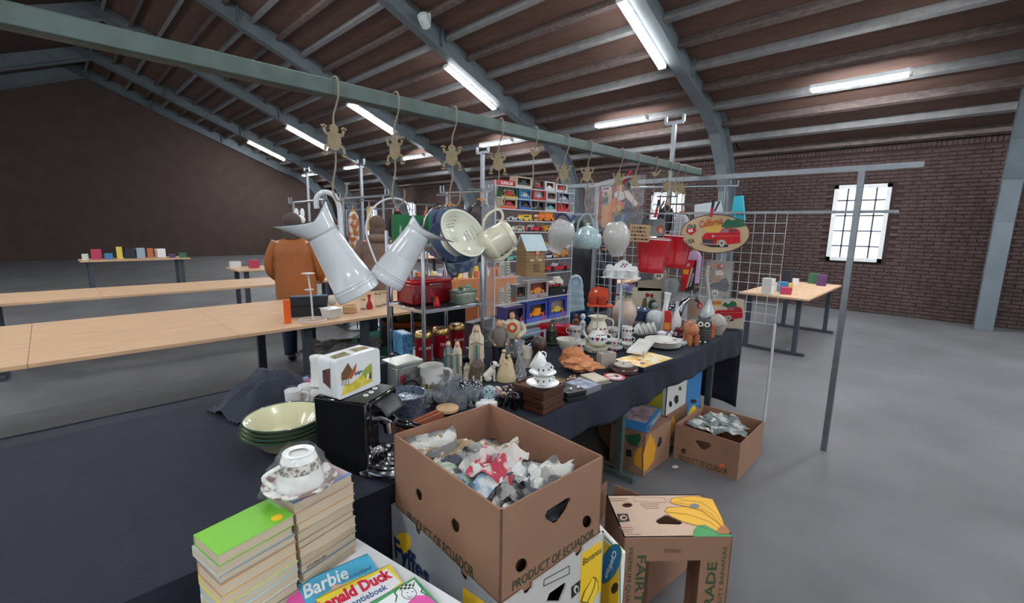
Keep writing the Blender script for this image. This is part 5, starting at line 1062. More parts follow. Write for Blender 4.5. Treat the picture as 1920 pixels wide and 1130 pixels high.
t, wd, ht = turned('glass_bowl', 'clear footed glass bowl left of the crystal figure top', 'bowl', (944, 636, 972, 662), [(0, 0), (.5, 0), (.5, .05), (.1, .12), (.1, .3), (.6, .45), (1, 1), (.94, 1), (.55, .5), (0, .36)], M((230, 236, 240), .03, trans=.9), z=TZ+.05)
t, wd, ht = turned('stacked_boxes', 'pale grey round tins behind the dark wood head', 'box', (978, 648, 1000, 690), [(0, 0), (1, 0), (1, .48), (1.04, .5), (1, .52), (1, 1), (0, 1)], M((200, 192, 176), .5))
# dark carved head
t, wd, ht = turned('wooden_bust', 'dark brown carved wooden bust with long hair', 'figurine', (994, 630, 1024, 694), [(0, 0), (.95, 0), (1, .1), (.85, .3), (.7, .5), (.9, .62), (1, .78), (.8, .93), (.4, 1), (0, 1)], M((50, 34, 30), .35, coat=.3, noise_=(10, .2)), sy=.85, tr=.3)
part('face', G().ball(wd*.1, -wd*.34, ht*.72, wd*.3, .8, .5, 1.2), M((64, 42, 36), .35), t); part('nose', G().ball(wd*.12, -wd*.5, ht*.7, wd*.06, .8, 1, 1.8), M((64, 42, 36), .35), t)
# blue badge ball on its side
p = atz(1000, 668, TZ+.03); t = thing('badge_tin', 'round black tin with a blue and white emblem lid, tilted', 'tin', Vector((p.x, p.y, TZ+.062)), face(p), tilt=15, pitch=-25)
k = kk(p); r = 17*k; g = G(); g.T = Matrix.Rotation(PI/2, 4, 'X'); g.lathe([(0, -.06), (r*.8, -.06), (r, -.03), (r, 0), (0, 0)], 28); part('tin', g, BLACK, t)
part('lid', G().disc(0, -.004, 0, r*.98, .004, 30), M((70, 104, 136), .3, coat=.3), t)
g = G(); g.T = Matrix.Translation((0, -.005, 0)) @ Matrix.Rotation(PI/2, 4, 'X'); g.lathe([(r*.86, 0), (r*.95, 0), (r*.95, .001), (r*.86, .001), (r*.86, 0)], 30); g.lathe([(r*.4, 0), (r*.46, 0), (r*.46, .001), (r*.4, .001), (r*.4, 0)], 24); part('ring', g, WHITE, t)
text('V\nW', r*.5, r*.62, t, Matrix.Translation((0, -.0065, 0)), WHITE, bold=.02)
# bearded figure, toolbox
robed('small hooded figure with a pale beard and green robe, before the red box', (1022, 606, 1046, 645), M((50, 66, 48), .5, noise_=(50, .4)), M((60, 60, 44), .5), skin=(220, 200, 160), name='hooded_figurine', z=TZ+.01)
c = Cub((1066, 655), 600, (1005, 612), (1075, 596), z=TZ+.01); 
c = Cub.__new__(Cub); c.z0 = TZ; c.z1 = TZ+.1; c.N = atz(1064, 640, TZ); c.R = c.N+Vector((.05, .12, 0)); c.L = atz(1004, 634, TZ+.0); c.N.z = c.L.z = c.R.z = 0; c.F = c.L+c.R-c.N; c.mk()
t = thing('metal_box', 'bright red metal box with an open lid behind the small figures', 'box', c.base)
g = G(); g.T = c.M; g.bb(0, c.w, 0, c.d, 0, c.h*.7); 
g = G(); g.T = c.left; g.bb(0, c.d, 0, .12, 0, .065); world_part('body', g, M((190, 20, 34), .25, coat=.4), t, .004)
g = G(); g.T = c.left; g.prism([(0, .068), (c.d, .068), (c.d, .1), (.0, .088)], .12, .02); world_part('lid', g, M((206, 26, 34), .25, coat=.4), t, .003)
# orange shells / rocks
def rock(name, label, box, mat, seed, sz=(1, 1), amp=.3, z=TZ, cat='ornament', frill=False, flat=1):
    p, wd, ht, rr = fit(*box, z=z, dr=.8, tr=.5); g = G(); n, m = 40, 22; vs = []
    for j in range(m+1):
        for i in range(n):
            a = 2*PI*i/n; b = PI*j/m; v = Vector((math.cos(a)*math.sin(b), math.sin(a)*math.sin(b), -math.cos(b))); q = 1+amp*noise.noise(v*2+Vector((seed, 0, 0)))+amp*.5*noise.noise(v*5+Vector((0, seed, 0)))
            if frill: q *= 1+.1*math.sin(a*13)*max(0, math.cos(a))
            vs.append((v.x*q*wd/2, v.y*q*wd/2*.7, max(0, ht/2+v.z*q*ht/2*flat)))
    g.add(vs, [(j*n+i, j*n+(i+1) % n, (j+1)*n+(i+1) % n, (j+1)*n+i) for j in range(m) for i in range(n)]); return solo(name, g, mat, label, cat, p, rr)
OR_ = M((204, 138, 96), .6, noise_=(6, .22), bump=(26, .5))
rock('fossil_rock', 'round orange tan sculpted rock, larger and darker of the two', (1048, 648, 1096, 696), M((190, 122, 78), .55, noise_=(6, .25), bump=(20, .5)), 3)
rock('fossil_shell', 'flat frilled orange clay shell lying before the tan rock', (1056, 662, 1121, 705), OR_, 8, amp=.45, frill=True, flat=.8)
t, wd, ht = turned('shell_bowl', 'white ribbed shell shaped bowl behind the orange rock', 'bowl', (1042, 630, 1082, 660), BOWL, M((214, 210, 200), .5, bump=(20, .3)), z=TZ+.01)
# dark small animals at the back of the table etc
for i, (bx, lab, mt) in enumerate((((1072, 588, 1086, 618), 'small brown seated figurine with a dark head, behind the red box', M((130, 72, 44), .4)), ((1085, 588, 1098, 628), 'slim white standing figurine beside the brown seated one', WHITE), ((1154, 584, 1168, 614), 'small white seated figurine with black hair by the blue bowl', WHITE), ((1218, 565, 1232, 610), 'little grey figurine behind the tipped cups', GREY))):
    p, wd, ht, rr = fit(*bx, z=TZ, dr=.6, tr=.2); t = thing('small_figurine', lab, 'figurine', p, rr); part('body', G().lathe([(0, 0), (wd*.5, 0), (wd*.5, ht*.1), (wd*.34, ht*.45), (wd*.42, ht*.6), (wd*.15, ht*.74), (0, ht*.75)], 14), mt, t); part('head', G().ball(0, 0, ht*.86, ht*.13), mt if i != 2 else WHITE, t); part('hair', G().ball(0, wd*.08, ht*.9, ht*.12, 1, .9, .95), DARK if i != 1 else WHITE, t)
    for s_ in (-1, 1): part('arm', G().tube([(s_*wd*.3, 0, ht*.62), (s_*wd*.4, -wd*.2, ht*.45), (s_*wd*.1, -wd*.35, ht*.4)], wd*.09, 6), mt, t)
# blue bowl / wash basin and blue glass
BB_ = M((74, 96, 128), .2, coat=.5, noise_=(50, .15))
t, wd, ht = turned('wash_bowl', 'big blue grey enamel basin with a flared rim, resting above the glass bowls', 'bowl', (1170, 575, 1218, 612), [(0, 0), (.6, 0), (.62, .3), (.78, .6), (.85, .8), (1.05, 1), (1.02, 1), (.8, .82), (.7, .6), (0, .5)], BB_, z=TZ, n=36)
part('painted_band', G().lathe([(.62*wd/2+.002, ht*.1), (.63*wd/2+.002, ht*.3), (.62*wd/2+.0025, ht*.3), (.615*wd/2+.001, ht*.1)], 30), M((180, 190, 196), .3, noise_=(60, .4)), t)
for s_ in (-1, 1): part('handle', G().tube(arc(s_*wd*.42, ht*.5, wd*.12, -90, 90, 10) if s_ > 0 else arc(s_*wd*.42, ht*.5, wd*.12, 90, 270, 10), .005, 8), M((120, 140, 160), .2), t)
for i, (bx, lab) in enumerate((((1204, 582, 1224, 612), 'clear glass tankard right of the blue basin'), ((1160, 600, 1180, 626), 'clear glass bowl before the blue basin'), ((1222, 606, 1240, 628), 'short clear glass by the dark patterned cloth'))):
    turned('clear_glass', lab, 'glass', bx, [(0, 0), (.9, 0), (1, .1), (1, 1), (.92, 1), (.9, .12), (0, .1)], M((230, 238, 242), .03, trans=.9), group='clear drinking glasses')
t, wd, ht = turned('melon_vase', 'large round pale grey ribbed globe behind the tall white vase', 'vase', (1210, 580, 1245, 618), [(0, 0), (.5, 0), (.9, .25), (1, .5), (.9, .78), (.5, .97), (0, 1)], M((204, 214, 218), .3, coat=.3), tr=.4)
t, wd, ht = turned('tall_vase', 'slender white porcelain vase with a slanted mouth', 'vase', (1232, 547, 1250, 618), [(0, 0), (.9, 0), (1, .05), (.9, .25), (.55, .5), (.5, .7), (.6, .92), (.72, 1), (.6, .99), (0, .9)], WHITE, tilt=5, tr=.6)
t, wd, ht = turned('cream_vase', 'big peach cream bellied vase holding purple flowers', 'vase', (1146, 555, 1192, 618), [(0, 0), (.6, 0), (.7, .04), (1, .45), (.95, .65), (.6, .85), (.5, .92), (.6, 1), (.5, 1), (.45, .9), (0, .8)], M((214, 190, 172), .3, coat=.3, noise_=(5, .06)), tr=.5)
vp = t.location.copy(); vh = ht
def violets(label, loc, rad, hh, seed=1):
    t = thing('flower_pot_plant', label, 'plant', loc, 0); rnd = random.Random(seed)
    LG = M((50, 96, 50), .5, noise_=(20, .3)); P1 = M((110, 90, 180), .5); P2 = M((180, 166, 220), .5)
    for i in range(22):
        a = rnd.uniform(0, 2*PI); e = rnd.uniform(-.1, .9); L = rad*rnd.uniform(.6, 1.0); d = Vector((math.cos(a)*math.cos(e), math.sin(a)*math.cos(e), math.sin(e)*.6)); g = G(); fr = frame(d*L*.35+Vector((0, 0, hh*.1)), d, (0, 0, 1)); g.T = fr @ Matrix.Rotation(rnd.uniform(-.6, .6), 4, 'X')
        g.add([(0, 0, 0), (L*.25, -L*.16, .004), (L*.55, 0, .008), (L*.25, L*.16, .004)], [(0, 1, 2, 3)]); part('leaf', g, LG, t)
    for i in range(30):
        a = rnd.uniform(0, 2*PI); q = rad*rnd.uniform(.1, .85); c = Vector((q*math.cos(a), q*math.sin(a), hh*rnd.uniform(.5, 1.0))); g = G(); g.T = Matrix.Translation(c)
        for j in range(5): b = 2*PI*j/5; g.ball(.009*math.cos(b), .009*math.sin(b), 0, .007, 1, 1, .5, 6, 4)
        part('blossom', g, P1 if rnd.random() < .65 else P2, t)
    for i in range(6): a = i; part('stem', G().tube([(0, 0, -hh*.2), (rad*.3*math.cos(a), rad*.3*math.sin(a), hh*.6)], .0016, 5), LG, t)
violets('purple and white violets with green leaves in the cream vase', (vp.x, vp.y, vp.z+vh*.98), .085, .11)
# wood T stand and clear stand
p, wd, ht, rr = fit(1128, 548, 1152, 618, z=TZ, dr=.4, tr=.4); t = thing('wooden_stand', 'reddish wooden T shaped display stand behind the pitcher', 'stand', p, rr-.5); WR = M((96, 46, 38), .4, noise_=(10, .2))
part('post', G().box(0, 0, ht/2, .018, .012, ht), WR, t); part('arm', G().box(.03, 0, ht-.006, .1, .014, .012), WR, t); part('foot', G().box(0, 0, .006, .06, .05, .012), WR, t)
p, wd, ht, rr = fit(1147, 520, 1166, 626, z=TZ, dr=.4, tr=.4); t = thing('acrylic_riser', 'clear acrylic riser standing before the cream vase', 'stand', p, rr+.3); part('top_plate', G().box(-.02, 0, ht-.002, .11, .08, .004), PLASTIC, t)
for s_ in (-1, 1): part('side_plate', G().box(-.02+s_*.052, 0, ht/2, .003, .08, ht), PLASTIC, t)
rzr = rr
# white egg tray with three cups above
p = atd(1165, 520, 2.95); k = kk(p); t = thing('porcelain_rack', 'white porcelain shelf with a scalloped back and flower print, above the violets', 'shelf', p, face(p)-.1)
part('tray', G().box(0, 0, 0, 70*k, .1, .006), WHITE, t, .002)
bk_ = [(-29, 0), (-31, 18), (-30, 24), (-25, 26), (-19, 24), (-16, 21), (-14, 27), (-9, 29), (-6, 33), (-1, 36), (4, 36), (9, 32), (11, 29), (16, 28), (18, 23), (23, 24), (27, 22), (28, 17), (29, 0)]
part('scalloped_back', G().prism([(a*k, b*k*.9) for a, b in bk_], .006, .045), WHITE, t); g = G()
for q in range(4): g.disc((-2+q*3)*k, .044, (20+(q % 2)*4)*k, 2.2*k, .001, 7)
part('flower_print', g, M((150, 100, 110), .4), t)
for i, (x, lab) in enumerate(((-20, 'white porcelain cup at the left on the scalloped shelf'), (0, 'white porcelain cup in the middle on the scalloped shelf'), (21, 'white porcelain cup at the right on the scalloped shelf'))):
    q = t.matrix_world @ Vector((x*k, -.02, .0035)); c_ = thing('porcelain_cup', lab, 'cup', q, face(q), 'cups on the scalloped shelf'); part('cup', G().lathe([(0, 0), (6*k, 0), (8.5*k, 7*k), (10.5*k, 12*k), (11*k, 13*k), (10*k, 13*k), (8*k, 7*k), (0, 2*k)], 24), WHITE, c_); ear(c_, 9*k, 3*k, 10*k, 3*k, .003, WHITE, side=-1)
part('support_post', G().bb(-.006, .006, .035, .047, -(p.z-TZ), -.003), M((190, 200, 205), .2), t)
# orange melamine trays and cups
p = atd(1122, 566, 3.0); k = kk(p); zO = p.z
t = thing('orange_tray', 'round backed orange melamine tray standing upright', 'tray', p+Vector((0, 0, 0)), face(p)+.05); OG = M((206, 78, 34), .35)
part('dish', G().prism([(-18*k, 0), (20*k, 0), (19*k, 20*k), (14*k, 24*k), (0, 27*k), (-12*k, 24*k), (-18*k, 14*k)], .01, .06), OG, t, .003); part('price_sticker', G().box(-5*k, .058, 18*k, 5*k, .002, 4*k), WHITE, t)
t2 = thing('orange_tray', 'flat orange melamine tray under the two little orange cups', 'tray', p+Vector((0, 0, -.02)), face(p)+.05); part('dish', G().box(3*k, 0, 0, 48*k, .1, .012), OG, t2, .004)
part('support', G().bb(-.004, .004, -.004, .004, -(p.z-.02-TZ), -.006), M((150, 160, 170), .3), t2)
for i, x in enumerate((-10, 6)): q = t2.matrix_world @ Vector((x*k, -.01, .0065)); c_ = thing('orange_cup', ('left small orange ribbed cup on the flat tray', 'right small orange ribbed cup on the flat tray')[i], 'cup', q, face(q), 'orange ribbed cups'); part('cup', G().lathe([(0, 0), (7*k, 0), (9.5*k, 10*k), (10*k, 14*k), (9*k, 14*k), (6*k, 2*k), (0, 2*k)], 20), M((170, 60, 40), .35), c_)
c = Cub((1088, 612), 568, (1080, 566), (1128, 562), z=TZ); t = thing('blue_crate', 'dark blue plastic crate with rounded rim below the orange trays', 'crate', c.base)
g = G(); g.T = c.M; w_, d_, h_ = .17, .12, .1; g.bb(0, w_, 0, .004, 0, h_); g.bb(0, w_, d_-.004, d_, 0, h_); g.bb(0, .004, 0, d_, 0, h_); g.bb(w_-.004, w_, 0, d_, 0, h_); g.bb(0, w_, 0, d_, 0, .004); world_part('bin', g, M((24, 50, 84), .3), t, .001)
g = G(); g.T = c.M; g.tube([(0, 0, h_), (w_, 0, h_), (w_, d_, h_), (0, d_, h_)], .005, 6, close=True); world_part('rim', g, M((40, 70, 110), .3), t)
# brown elephant, owl, orange tin, grey vessels at the far right
elephant('smooth tan wooden elephant seen from behind beside the owl', (1281, 598, 1308, 646), M((170, 104, 66), .35, coat=.3, noise_=(5, .12)), rz=-1.2)
p, wd, ht, rr = fit(1303, 592, 1331, 642, z=TZ, dr=.8, tr=.4); t = thing('owl_ornament', 'black owl ornament with big white ringed eyes', 'owl', p, rr)
part('body', G().lathe([(0, 0), (.42*wd, 0), (.5*wd, ht*.2), (.52*wd, ht*.5), (.48*wd, ht*.68), (.46*wd, ht*.85), (.25*wd, ht*.95), (0, ht*.96)], 26), M((50, 50, 54), .5, noise_=(60, .5), stretch=(1, 1, 1.5)), t)
for s_ in (-1, 1): part('ear_tuft', G().tube([(s_*wd*.22, 0, ht*.9), (s_*wd*.36, 0, ht*1.02)], [wd*.12, wd*.02], 8), DARK, t); part('eye_ring', G().disc(s_*wd*.2, -wd*.5, ht*.74, wd*.17, .006, 20), WHITE, t); part('pupil', G().disc(s_*wd*.2, -wd*.52, ht*.74, wd*.08, .004, 16), BLACK, t); part('foot', G().ball(s_*wd*.15, -wd*.4, ht*.03, wd*.08), WHITE, t)
part('beak', G().tube([(0, -wd*.5, ht*.7), (0, -wd*.56, ht*.63)], [wd*.05, wd*.01], 6), M((190, 150, 60), .4), t)
g = G()
for r_ in range(4):
    for j in range(7): a = -PI/2+(j-3)*.28+(r_ % 2)*.14; rad = wd*.522; g.ball(rad*math.cos(a), rad*math.sin(a), ht*(.18+r_*.11), wd*.03, 1.2, .6, .6, 6, 4)
part('feathers', g, M((170, 168, 160), .5), t)
turned('orange_tin', 'small square orange brown tin between the owl and the grey jug', 'tin', (1328, 607, 1339, 633), [(0, 0), (1, 0), (1, .88), (1.05, .9), (1.05, 1), (0, 1)], M((190, 100, 44), .4), n=4)
t, wd, ht = turned('stoneware_jug', 'grey round stoneware jug with a blue branch painting, far right of the table', 'jug', (1325, 587, 1360, 630), [(0, 0), (.55, 0), (.6, .05), (1, .45), (.98, .65), (.7, .88), (.3, .97), (.22, 1), (0, 1)], M((160, 152, 146), .3, coat=.3), tr=.4)
part('painted_branch', G().tube([(wd*.49*math.cos(a), wd*.49*math.sin(a), ht*(.35+.2*q)) for q, a in [(j/6, -PI/2-.5+j*.2) for j in range(7)]], .0025, 5), M((70, 80, 100), .4), t)
t, wd, ht = turned('swan_vase', 'tall grey vase with a long drooping neck left of the stoneware jug', 'vase', (1308, 560, 1340, 626), [(0, 0), (.7, 0), (.9, .1), (1, .35), (.7, .65), (.3, .9), (.22, 1), (0, 1)], M((176, 184, 186), .2, coat=.5, noise_=(5, .2)), tr=.3)
part('neck', G().tube(smooth_path([(0, 0, ht*.9), (-wd*.1, 0, ht*1.3), (-wd*.25, 0, ht*1.7), (-wd*.2, 0, ht*2.0)]), [.012, .012, .012, .012, .012, .012, .013, .013, .013, .013, .014, .014, .015, .015, .015, .015, .015, .016, .016], 10), M((170, 166, 158), .3, coat=.4), t)
p, wd, ht, rr = fit(1246, 545, 1300, 612, z=TZ, dr=.5, tr=.4); t = thing('silver_fish', 'big chrome fish shaped vessel with its tail in the air', 'ornament', p, rr); CH_ = M((190, 200, 210), .08, 1)
part('body', G().tube(smooth_path([(-wd*.35, 0, ht*.1), (-wd*.2, 0, ht*.35), (0, 0, ht*.6), (wd*.3, 0, ht*.85)]), [wd*.1, wd*.16, wd*.2, wd*.23, wd*.25, wd*.26, wd*.27, wd*.27, wd*.26, wd*.25, wd*.23, wd*.2, wd*.17, wd*.14, wd*.11, wd*.09, wd*.07, wd*.05, wd*.04], 14), CH_, t)
part('tail', G().prism([(wd*.25, ht*.8), (wd*.55, ht*1.05), (wd*.5, ht*.85), (wd*.62, ht*.7)], .01), CH_, t, .002); part('foot', G().lathe([(0, 0), (wd*.25, 0), (wd*.2, ht*.05), (wd*.08, ht*.15), (0, ht*.16)], 16, (-wd*.28, 0, 0)), CH_, t); part('eye', G().ball(-wd*.2, -wd*.2, ht*.3, wd*.04), DARK, t)
for i, (bx, lab) in enumerate((((1244, 582, 1256, 620), 'red and orange box of matches left of the silver fish'), ((1266, 580, 1274, 606), 'red and white little box right of the first red box'))):
    p, wd, ht, rr = fit(*bx, z=TZ, dr=.5, tr=.4); t = thing('match_box', lab, 'box', p, rr); part('carton', G().box(0, 0, ht/2, wd, wd*.6, ht), M((196, 40, 36), .4), t, .001); part('label_band', G().box(0, -wd*.3-.0006, ht*.25, wd*.9, .001, ht*.35), M((226, 150, 50), .4) if i == 0 else WHITE, t)
turned('white_bottle', 'white bulbous bottle with a narrow neck before the silver fish', 'bottle', (1256, 565, 1276, 622), [(0, 0), (.8, 0), (1, .1), (1, .4), (.5, .6), (.3, .7), (.28, .95), (.4, 1), (0, 1)], M((214, 212, 206), .3, coat=.3), tr=.3)
t, wd, ht = turned('glass_globe', 'grey translucent swirled glass goblet behind the tall white vase', 'glass', (1238, 520, 1268, 606), [(0, 0), (.6, 0), (.6, .03), (.15, .1), (.2, .35), (.7, .5), (.6, .6), (.9, .75), (1, .88), (.8, .98), (.6, 1), (.5, .97), (0, .7)], M((190, 196, 200), .08, trans=.55, noise_=(12, .2)), tr=.6)
g = G().grid(16, 16, lambda u, v: ((u-.5)*.3, (v-.5)*.16, .003+.004*noise.noise(Vector((u*6, v*6, 0)))))
p = atz(1262, 622, TZ); solo('patterned_cloth', g, M((60, 62, 84), .8, noise_=(70, .2), two=(170, 170, 190)), 'small blue patterned cloth under the far dishes', 'cloth', p, .6)
turned('small_pot', 'little white lidded sugar pot before the blue patterned cloth', 'pot', (1232, 618, 1248, 636), [(0, 0), (.8, 0), (1, .3), (1, .8), (.9, .85), (.5, .95), (.12, 1), (0, 1)], WHITE)
elephant('tiny red brown elephant near the match box', (1270, 610, 1284, 632), M((120, 50, 50), .4), rz=.4)
# ================================================================== HOOKS AND HANGING GOODS
HK = M((138, 124, 106), .5, noise_=(30, .15)); HK2 = M((144, 128, 98), .6, noise_=(40, .15))
def frog(g, cx, cz, s, k):
    def P(x, z): return ((cx+x*s)*k, (cz+z*s)*k)
    body = [(0, 26), (6, 22), (8, 17), (6, 13), (11, 6), (12, -4), (9, -12), (4, -16), (-4, -16), (-9, -12), (-12, -4), (-11, 6), (-6, 13), (-8, 17), (-6, 22)]
    g.prism([P(*p) for p in body], .0022)
    for sx in (-1, 1):
        for (a, b, c, d, e, f) in ((8, 10, 14, 8, 17, 17), (8, -8, 15, -10, 17, -20)):
            for (q, r) in (((a, b), (c, d)), ((c, d), (e, f))):
                q = Vector((q[0]*sx, q[1])); r = Vector((r[0]*sx, r[1])); dd = (r-q).normalized(); n = Vector((-dd.y, dd.x))*2.2
                g.prism([P(*(q-n)), P(*(r-n)), P(*(r+n)), P(*(q+n))], .002)
            for t_ in (-1, 0, 1): g.disc((cx+(e*sx+t_*3.2)*s)*k, 0, (cz+(f+(1 if f > 0 else -1)*(4-abs(t_)*1.5))*s)*k, 1.9*s*k, .002, 8)
def bird(g, cx, cz, s, k):
    g.prism([((cx+a*s)*k, (cz+b*s)*k) for a, b in [(-20, 8), (-14, 6), (-10, 9), (-5, 6), (0, 4), (6, 0), (14, 10), (24, 18), (27, 14), (20, 4), (12, -6), (6, -12), (0, -14), (-6, -12), (-11, -5), (-13, 2)]], .0022)
hooks = [(625, 147, 375, 'f', 'holding the left white jug'), (740, 180, 388, 'f', 'holding the wire handled white jug'), (850, 209, 392, 'f', 'above the colander'), (938, 234, 396, 'f', 'above the cream coffee pot'), (1003, 252, 402, 'b', 'with a bird shape above the bird house'), (1062, 267, 408, 'f', 'above the left stoneware jug'), (1106, 277, 404, 'f', 'above the pale blue kettle'), (1165, 290, 406, 'f', 'before the petrol pump sign'), (1196, 297, 404, 'f', 'at the right edge of the petrol pump sign'), (1230, 304, 404, 'b', 'with a bird shape beside the red bucket handles'), (1256, 309, 404, 'f', 'second from the rail end on the bird side'), (1271, 312, 406, 'f', 'next to last at the rail end'), (1284, 315, 407, 'f', 'last at the rail end')]
for i, (px, y0, y1, kd, lb) in enumerate(hooks):
    p = aty(px, y0, RY); k = kk(p); s = (y1-y0)/228.0; rt_ = rail_pt(p.x); top = Vector((p.x, RY, rt_.z+RH/2+.003))
    t = thing('wall_hook', ('cream iron frog hook ' if kd == 'f' else 'cream iron hook ')+lb, 'hook', top, face(top), 'cream iron hooks on the rail')
    yb = .05; L = y1-y0
    pts = [(-10, yb, -8/s), (-8, yb*.9, 2), (-3, .02, 5), (4, -.03, 3), (8, -.045, -10), (7, -.048, -34), (2, -.048, -52), (-3, -.048, -70), (-3, -.048, -100), (-2, -.048, -150), (-8, -.048, -185), (-9, -.048, -205), (-2, -.048, -221), (9, -.048, -219), (15, -.048, -205), (15, -.048, -190)]
    part('rod', G().tube(smooth_path([(a*s*k, b, c*s*k) for a, b, c in pts], 4), .0032*(1 if i < 5 else .9), 7), HK, t)
    g = G(); g.T = Matrix.Translation((0, -.054, 0)) @ Matrix.Rotation((.5, -.7, .2, .3, 0, .1, .2, .4, .6, 0, .3, -.4, .2)[i], 4, 'Z')
    if kd == 'f': frog(g, -3, -112*s, 1.15*s, k)
    else: bird(g, 0, -66*s/1, .95*s, k)
    part('frog_ornament' if kd == 'f' else 'bird_ornament', g, HK2, t)
class LP:
    """local plane frame of a hanging thing: origin pixel, tilt, plane y"""
    def __init__(s, ox, oy, tilt, y=RY, d=None):
        s.o = (ox, oy); s.p = aty(ox, oy, y) if d is None else atd(ox, oy, d); s.k = kk(s.p); a = math.radians(tilt); s.tilt = tilt
        s.u = (math.sin(a), -math.cos(a)); s.r = (math.cos(a), math.sin(a))
    def __call__(s, px, py, y=0):
        d = (px-s.o[0], py-s.o[1]); return ((d[0]*s.r[0]+d[1]*s.r[1])*s.k, y, (d[0]*s.u[0]+d[1]*s.u[1])*s.k)
def hang(name, label, cat, L, group=None, rz=0): return thing(name, label, cat, L.p, face(L.p)+rz, group, tilt=L.tilt)
def spout_ring(t, k, rn, H, tip, back, side, dip, mat, n=36):
    """flared pouring collar between neck ring (rn at H) and a slanted rim; x tip (with z), back (x,z)"""
    g = G(); m = 6; vs = []
    for j in range(m+1):
        v = j/m; vv = v**1.2
        for i in range(n):
            a = 2*PI*i/n; cx_, sy_ = math.cos(a), math.sin(a)
            tt = tip if (cx_ > 0) == (tip[0] > 0) else back
            x1 = abs(cx_)*tt[0]; z1 = H+(tt[1]*abs(cx_)**1.3+dip*(1-abs(cx_)**1.3)); y1 = sy_*side
            vs.append(((rn*cx_*(1-vv)+x1*vv)*k, (rn*sy_*(1-vv)+y1*vv)*k, (H*(1-v)+z1*v)*k))
    g.add(vs, [(j*n+i, j*n+(i+1) % n, (j+1)*n+(i+1) % n, (j+1)*n+i) for j in range(m) for i in range(n)])
    o = part('pouring_lip', g, mat, t); md = o.modifiers.new('s', 'SOLIDIFY'); md.thickness = .0016; md.offset = 0
    part('rim_line', G().tube(vs[m*n:(m+1)*n], .0017, 6, close=True), M((50, 54, 62), .4), t)
def jugbody(t, k, r0, r1, H, mat, ribs=(.12, .17)):
    pf = [(0, -2), (r0*.96, -2), (r0, 0), (r0*.995, H*.1)]
    for q in ribs: rr = r0+(r1-r0)*q; pf += [(rr, H*(q-.012)), (rr*1.035, H*q), (rr, H*(q+.012))]
    pf += [(r0+(r1-r0)*.5, H*.5), (r0+(r1-r0)*.93, H*.93), (r1*1.04, H*.95), (r1, H*.97), (r1, H), (r1*.96, H), (r0*.94, H*.05), (0, H*.04)]
    part('body', G().lathe([(a*k, b*k) for a, b in pf], 44), mat, t)
GW = M((206, 212, 216), .16, coat=.6, noise_=(3, .04))
# left jug
L = LP(673, 549, -28); k = L.k; t = hang('enamel_jug', 'big white enamel water jug with a dark rimmed lip, leftmost hanging piece', 'jug', L, 'white enamel water jugs')
jugbody(t, k, 41, 27, 122, GW); spout_ring(t, k, 27, 122, (-66, 50), (34, 50), 30, 26, GW)
part('handle', G().tube(smooth_path([L(608, 396), L(608, 378), L(620, 367), L(637, 372), L(645, 392), L(646, 425), L(648, 458)], 5), .0095, 10), GW, t)
# right jug with bail handle
L = LP(723, 527, 34); k = L.k; t = hang('enamel_jug', 'white enamel water jug leaning right with a thin wire bail, second hanging piece', 'jug', L, 'white enamel water jugs')
jugbody(t, k, 33, 23.5, 110, GW, (.13, .17, .8)); spout_ring(t, k, 23.5, 110, (64, 22), (-26, 22), 25, 10, GW)
part('bail_handle', G().tube(smooth_path([L(708, 494), L(697, 462), L(691, 435), L(696, 408), L(712, 386), L(735, 375), L(758, 378), L(772, 394), L(778, 418)], 5), .0035, 8), M((214, 216, 218), .3), t)
# colander and blue pan
def axf(loc, n):
    z = n.normalized(); x = RT-z*RT.dot(z); x.normalize(); y = z.cross(x); loc = Vector(loc)
    return Matrix(((x.x, y.x, z.x, loc.x), (x.y, y.y, z.y, loc.y), (x.z, y.z, z.z, loc.z), (0, 0, 0, 1)))
def vdir(el, ph): e = math.radians(el); p = math.radians(ph); return RT*(math.sin(e)*math.cos(p))+UP*(math.sin(e)*math.sin(p))-FWD*math.cos(e)
p = aty(870, 436, RY); k = kk(p); R_ = 48.5*k; n = vdir(48, 32)
t = thing('colander', 'large cream enamel colander with dark holes, hung with its open side to the right', 'colander', p); t.matrix_world = axf(p, n)
CE = M((226, 227, 212), .18, coat=.5)
part('bowl', G().lathe([(0, -R_*.62), (R_*.5, -R_*.62), (R_*.55, -R_*.74), (R_*.62, -R_*.74), (R_*.6, -R_*.6), (R_*.82, -R_*.38), (R_*.95, -R_*.1), (R_*.97, -.002), (R_*1.06, 0), (R_*1.06, .002), (R_*.96, .003), (R_*.93, -R_*.1), (R_*.8, -R_*.35), (R_*.56, -R_*.55), (0, -R_*.58)], 48), CE, t)
part('rim_line', G().lathe([(R_*1.05, -.0015), (R_*1.07, -.0015), (R_*1.07, .0025), (R_*1.05, .0025), (R_*1.05, -.0015)], 48), M((50, 54, 60), .4), t)
g = G(); HO = M((26, 24, 26), .6)
def hole_at(x, y, z, nx, ny, nz, r=.0024):
    g.T = axf(Vector((x, y, z)), Vector((nx, ny, nz))); g.lathe([(r, 0), (0, .0004)], 8)
for i in range(-2, 3):
    for j in range(-2, 3):
        if abs(i)+abs(j) < 5: hole_at((i+.5*(j % 2))*.012, j*.011, -R_*.58+.0008, 0, 0, 1)
for q in range(4):
    a0 = q*PI/2+.6
    for i in range(-2, 3):
        for j in range(4):
            tt = .08+j*.25; rr = R_*(.56+.37*tt); zz = -R_*(.55-.45*tt**1.4); a = a0+(i+.5*(j % 2))*.145
            hole_at((rr-.004)*math.cos(a), (rr-.004)*math.sin(a), zz+.002, -math.cos(a), -math.sin(a), .8)
            hole_at((rr+.006)*math.cos(a), (rr+.006)*math.sin(a), zz, math.cos(a), math.sin(a), -.8)
part('hole', g, HO, t, kind='stuff')
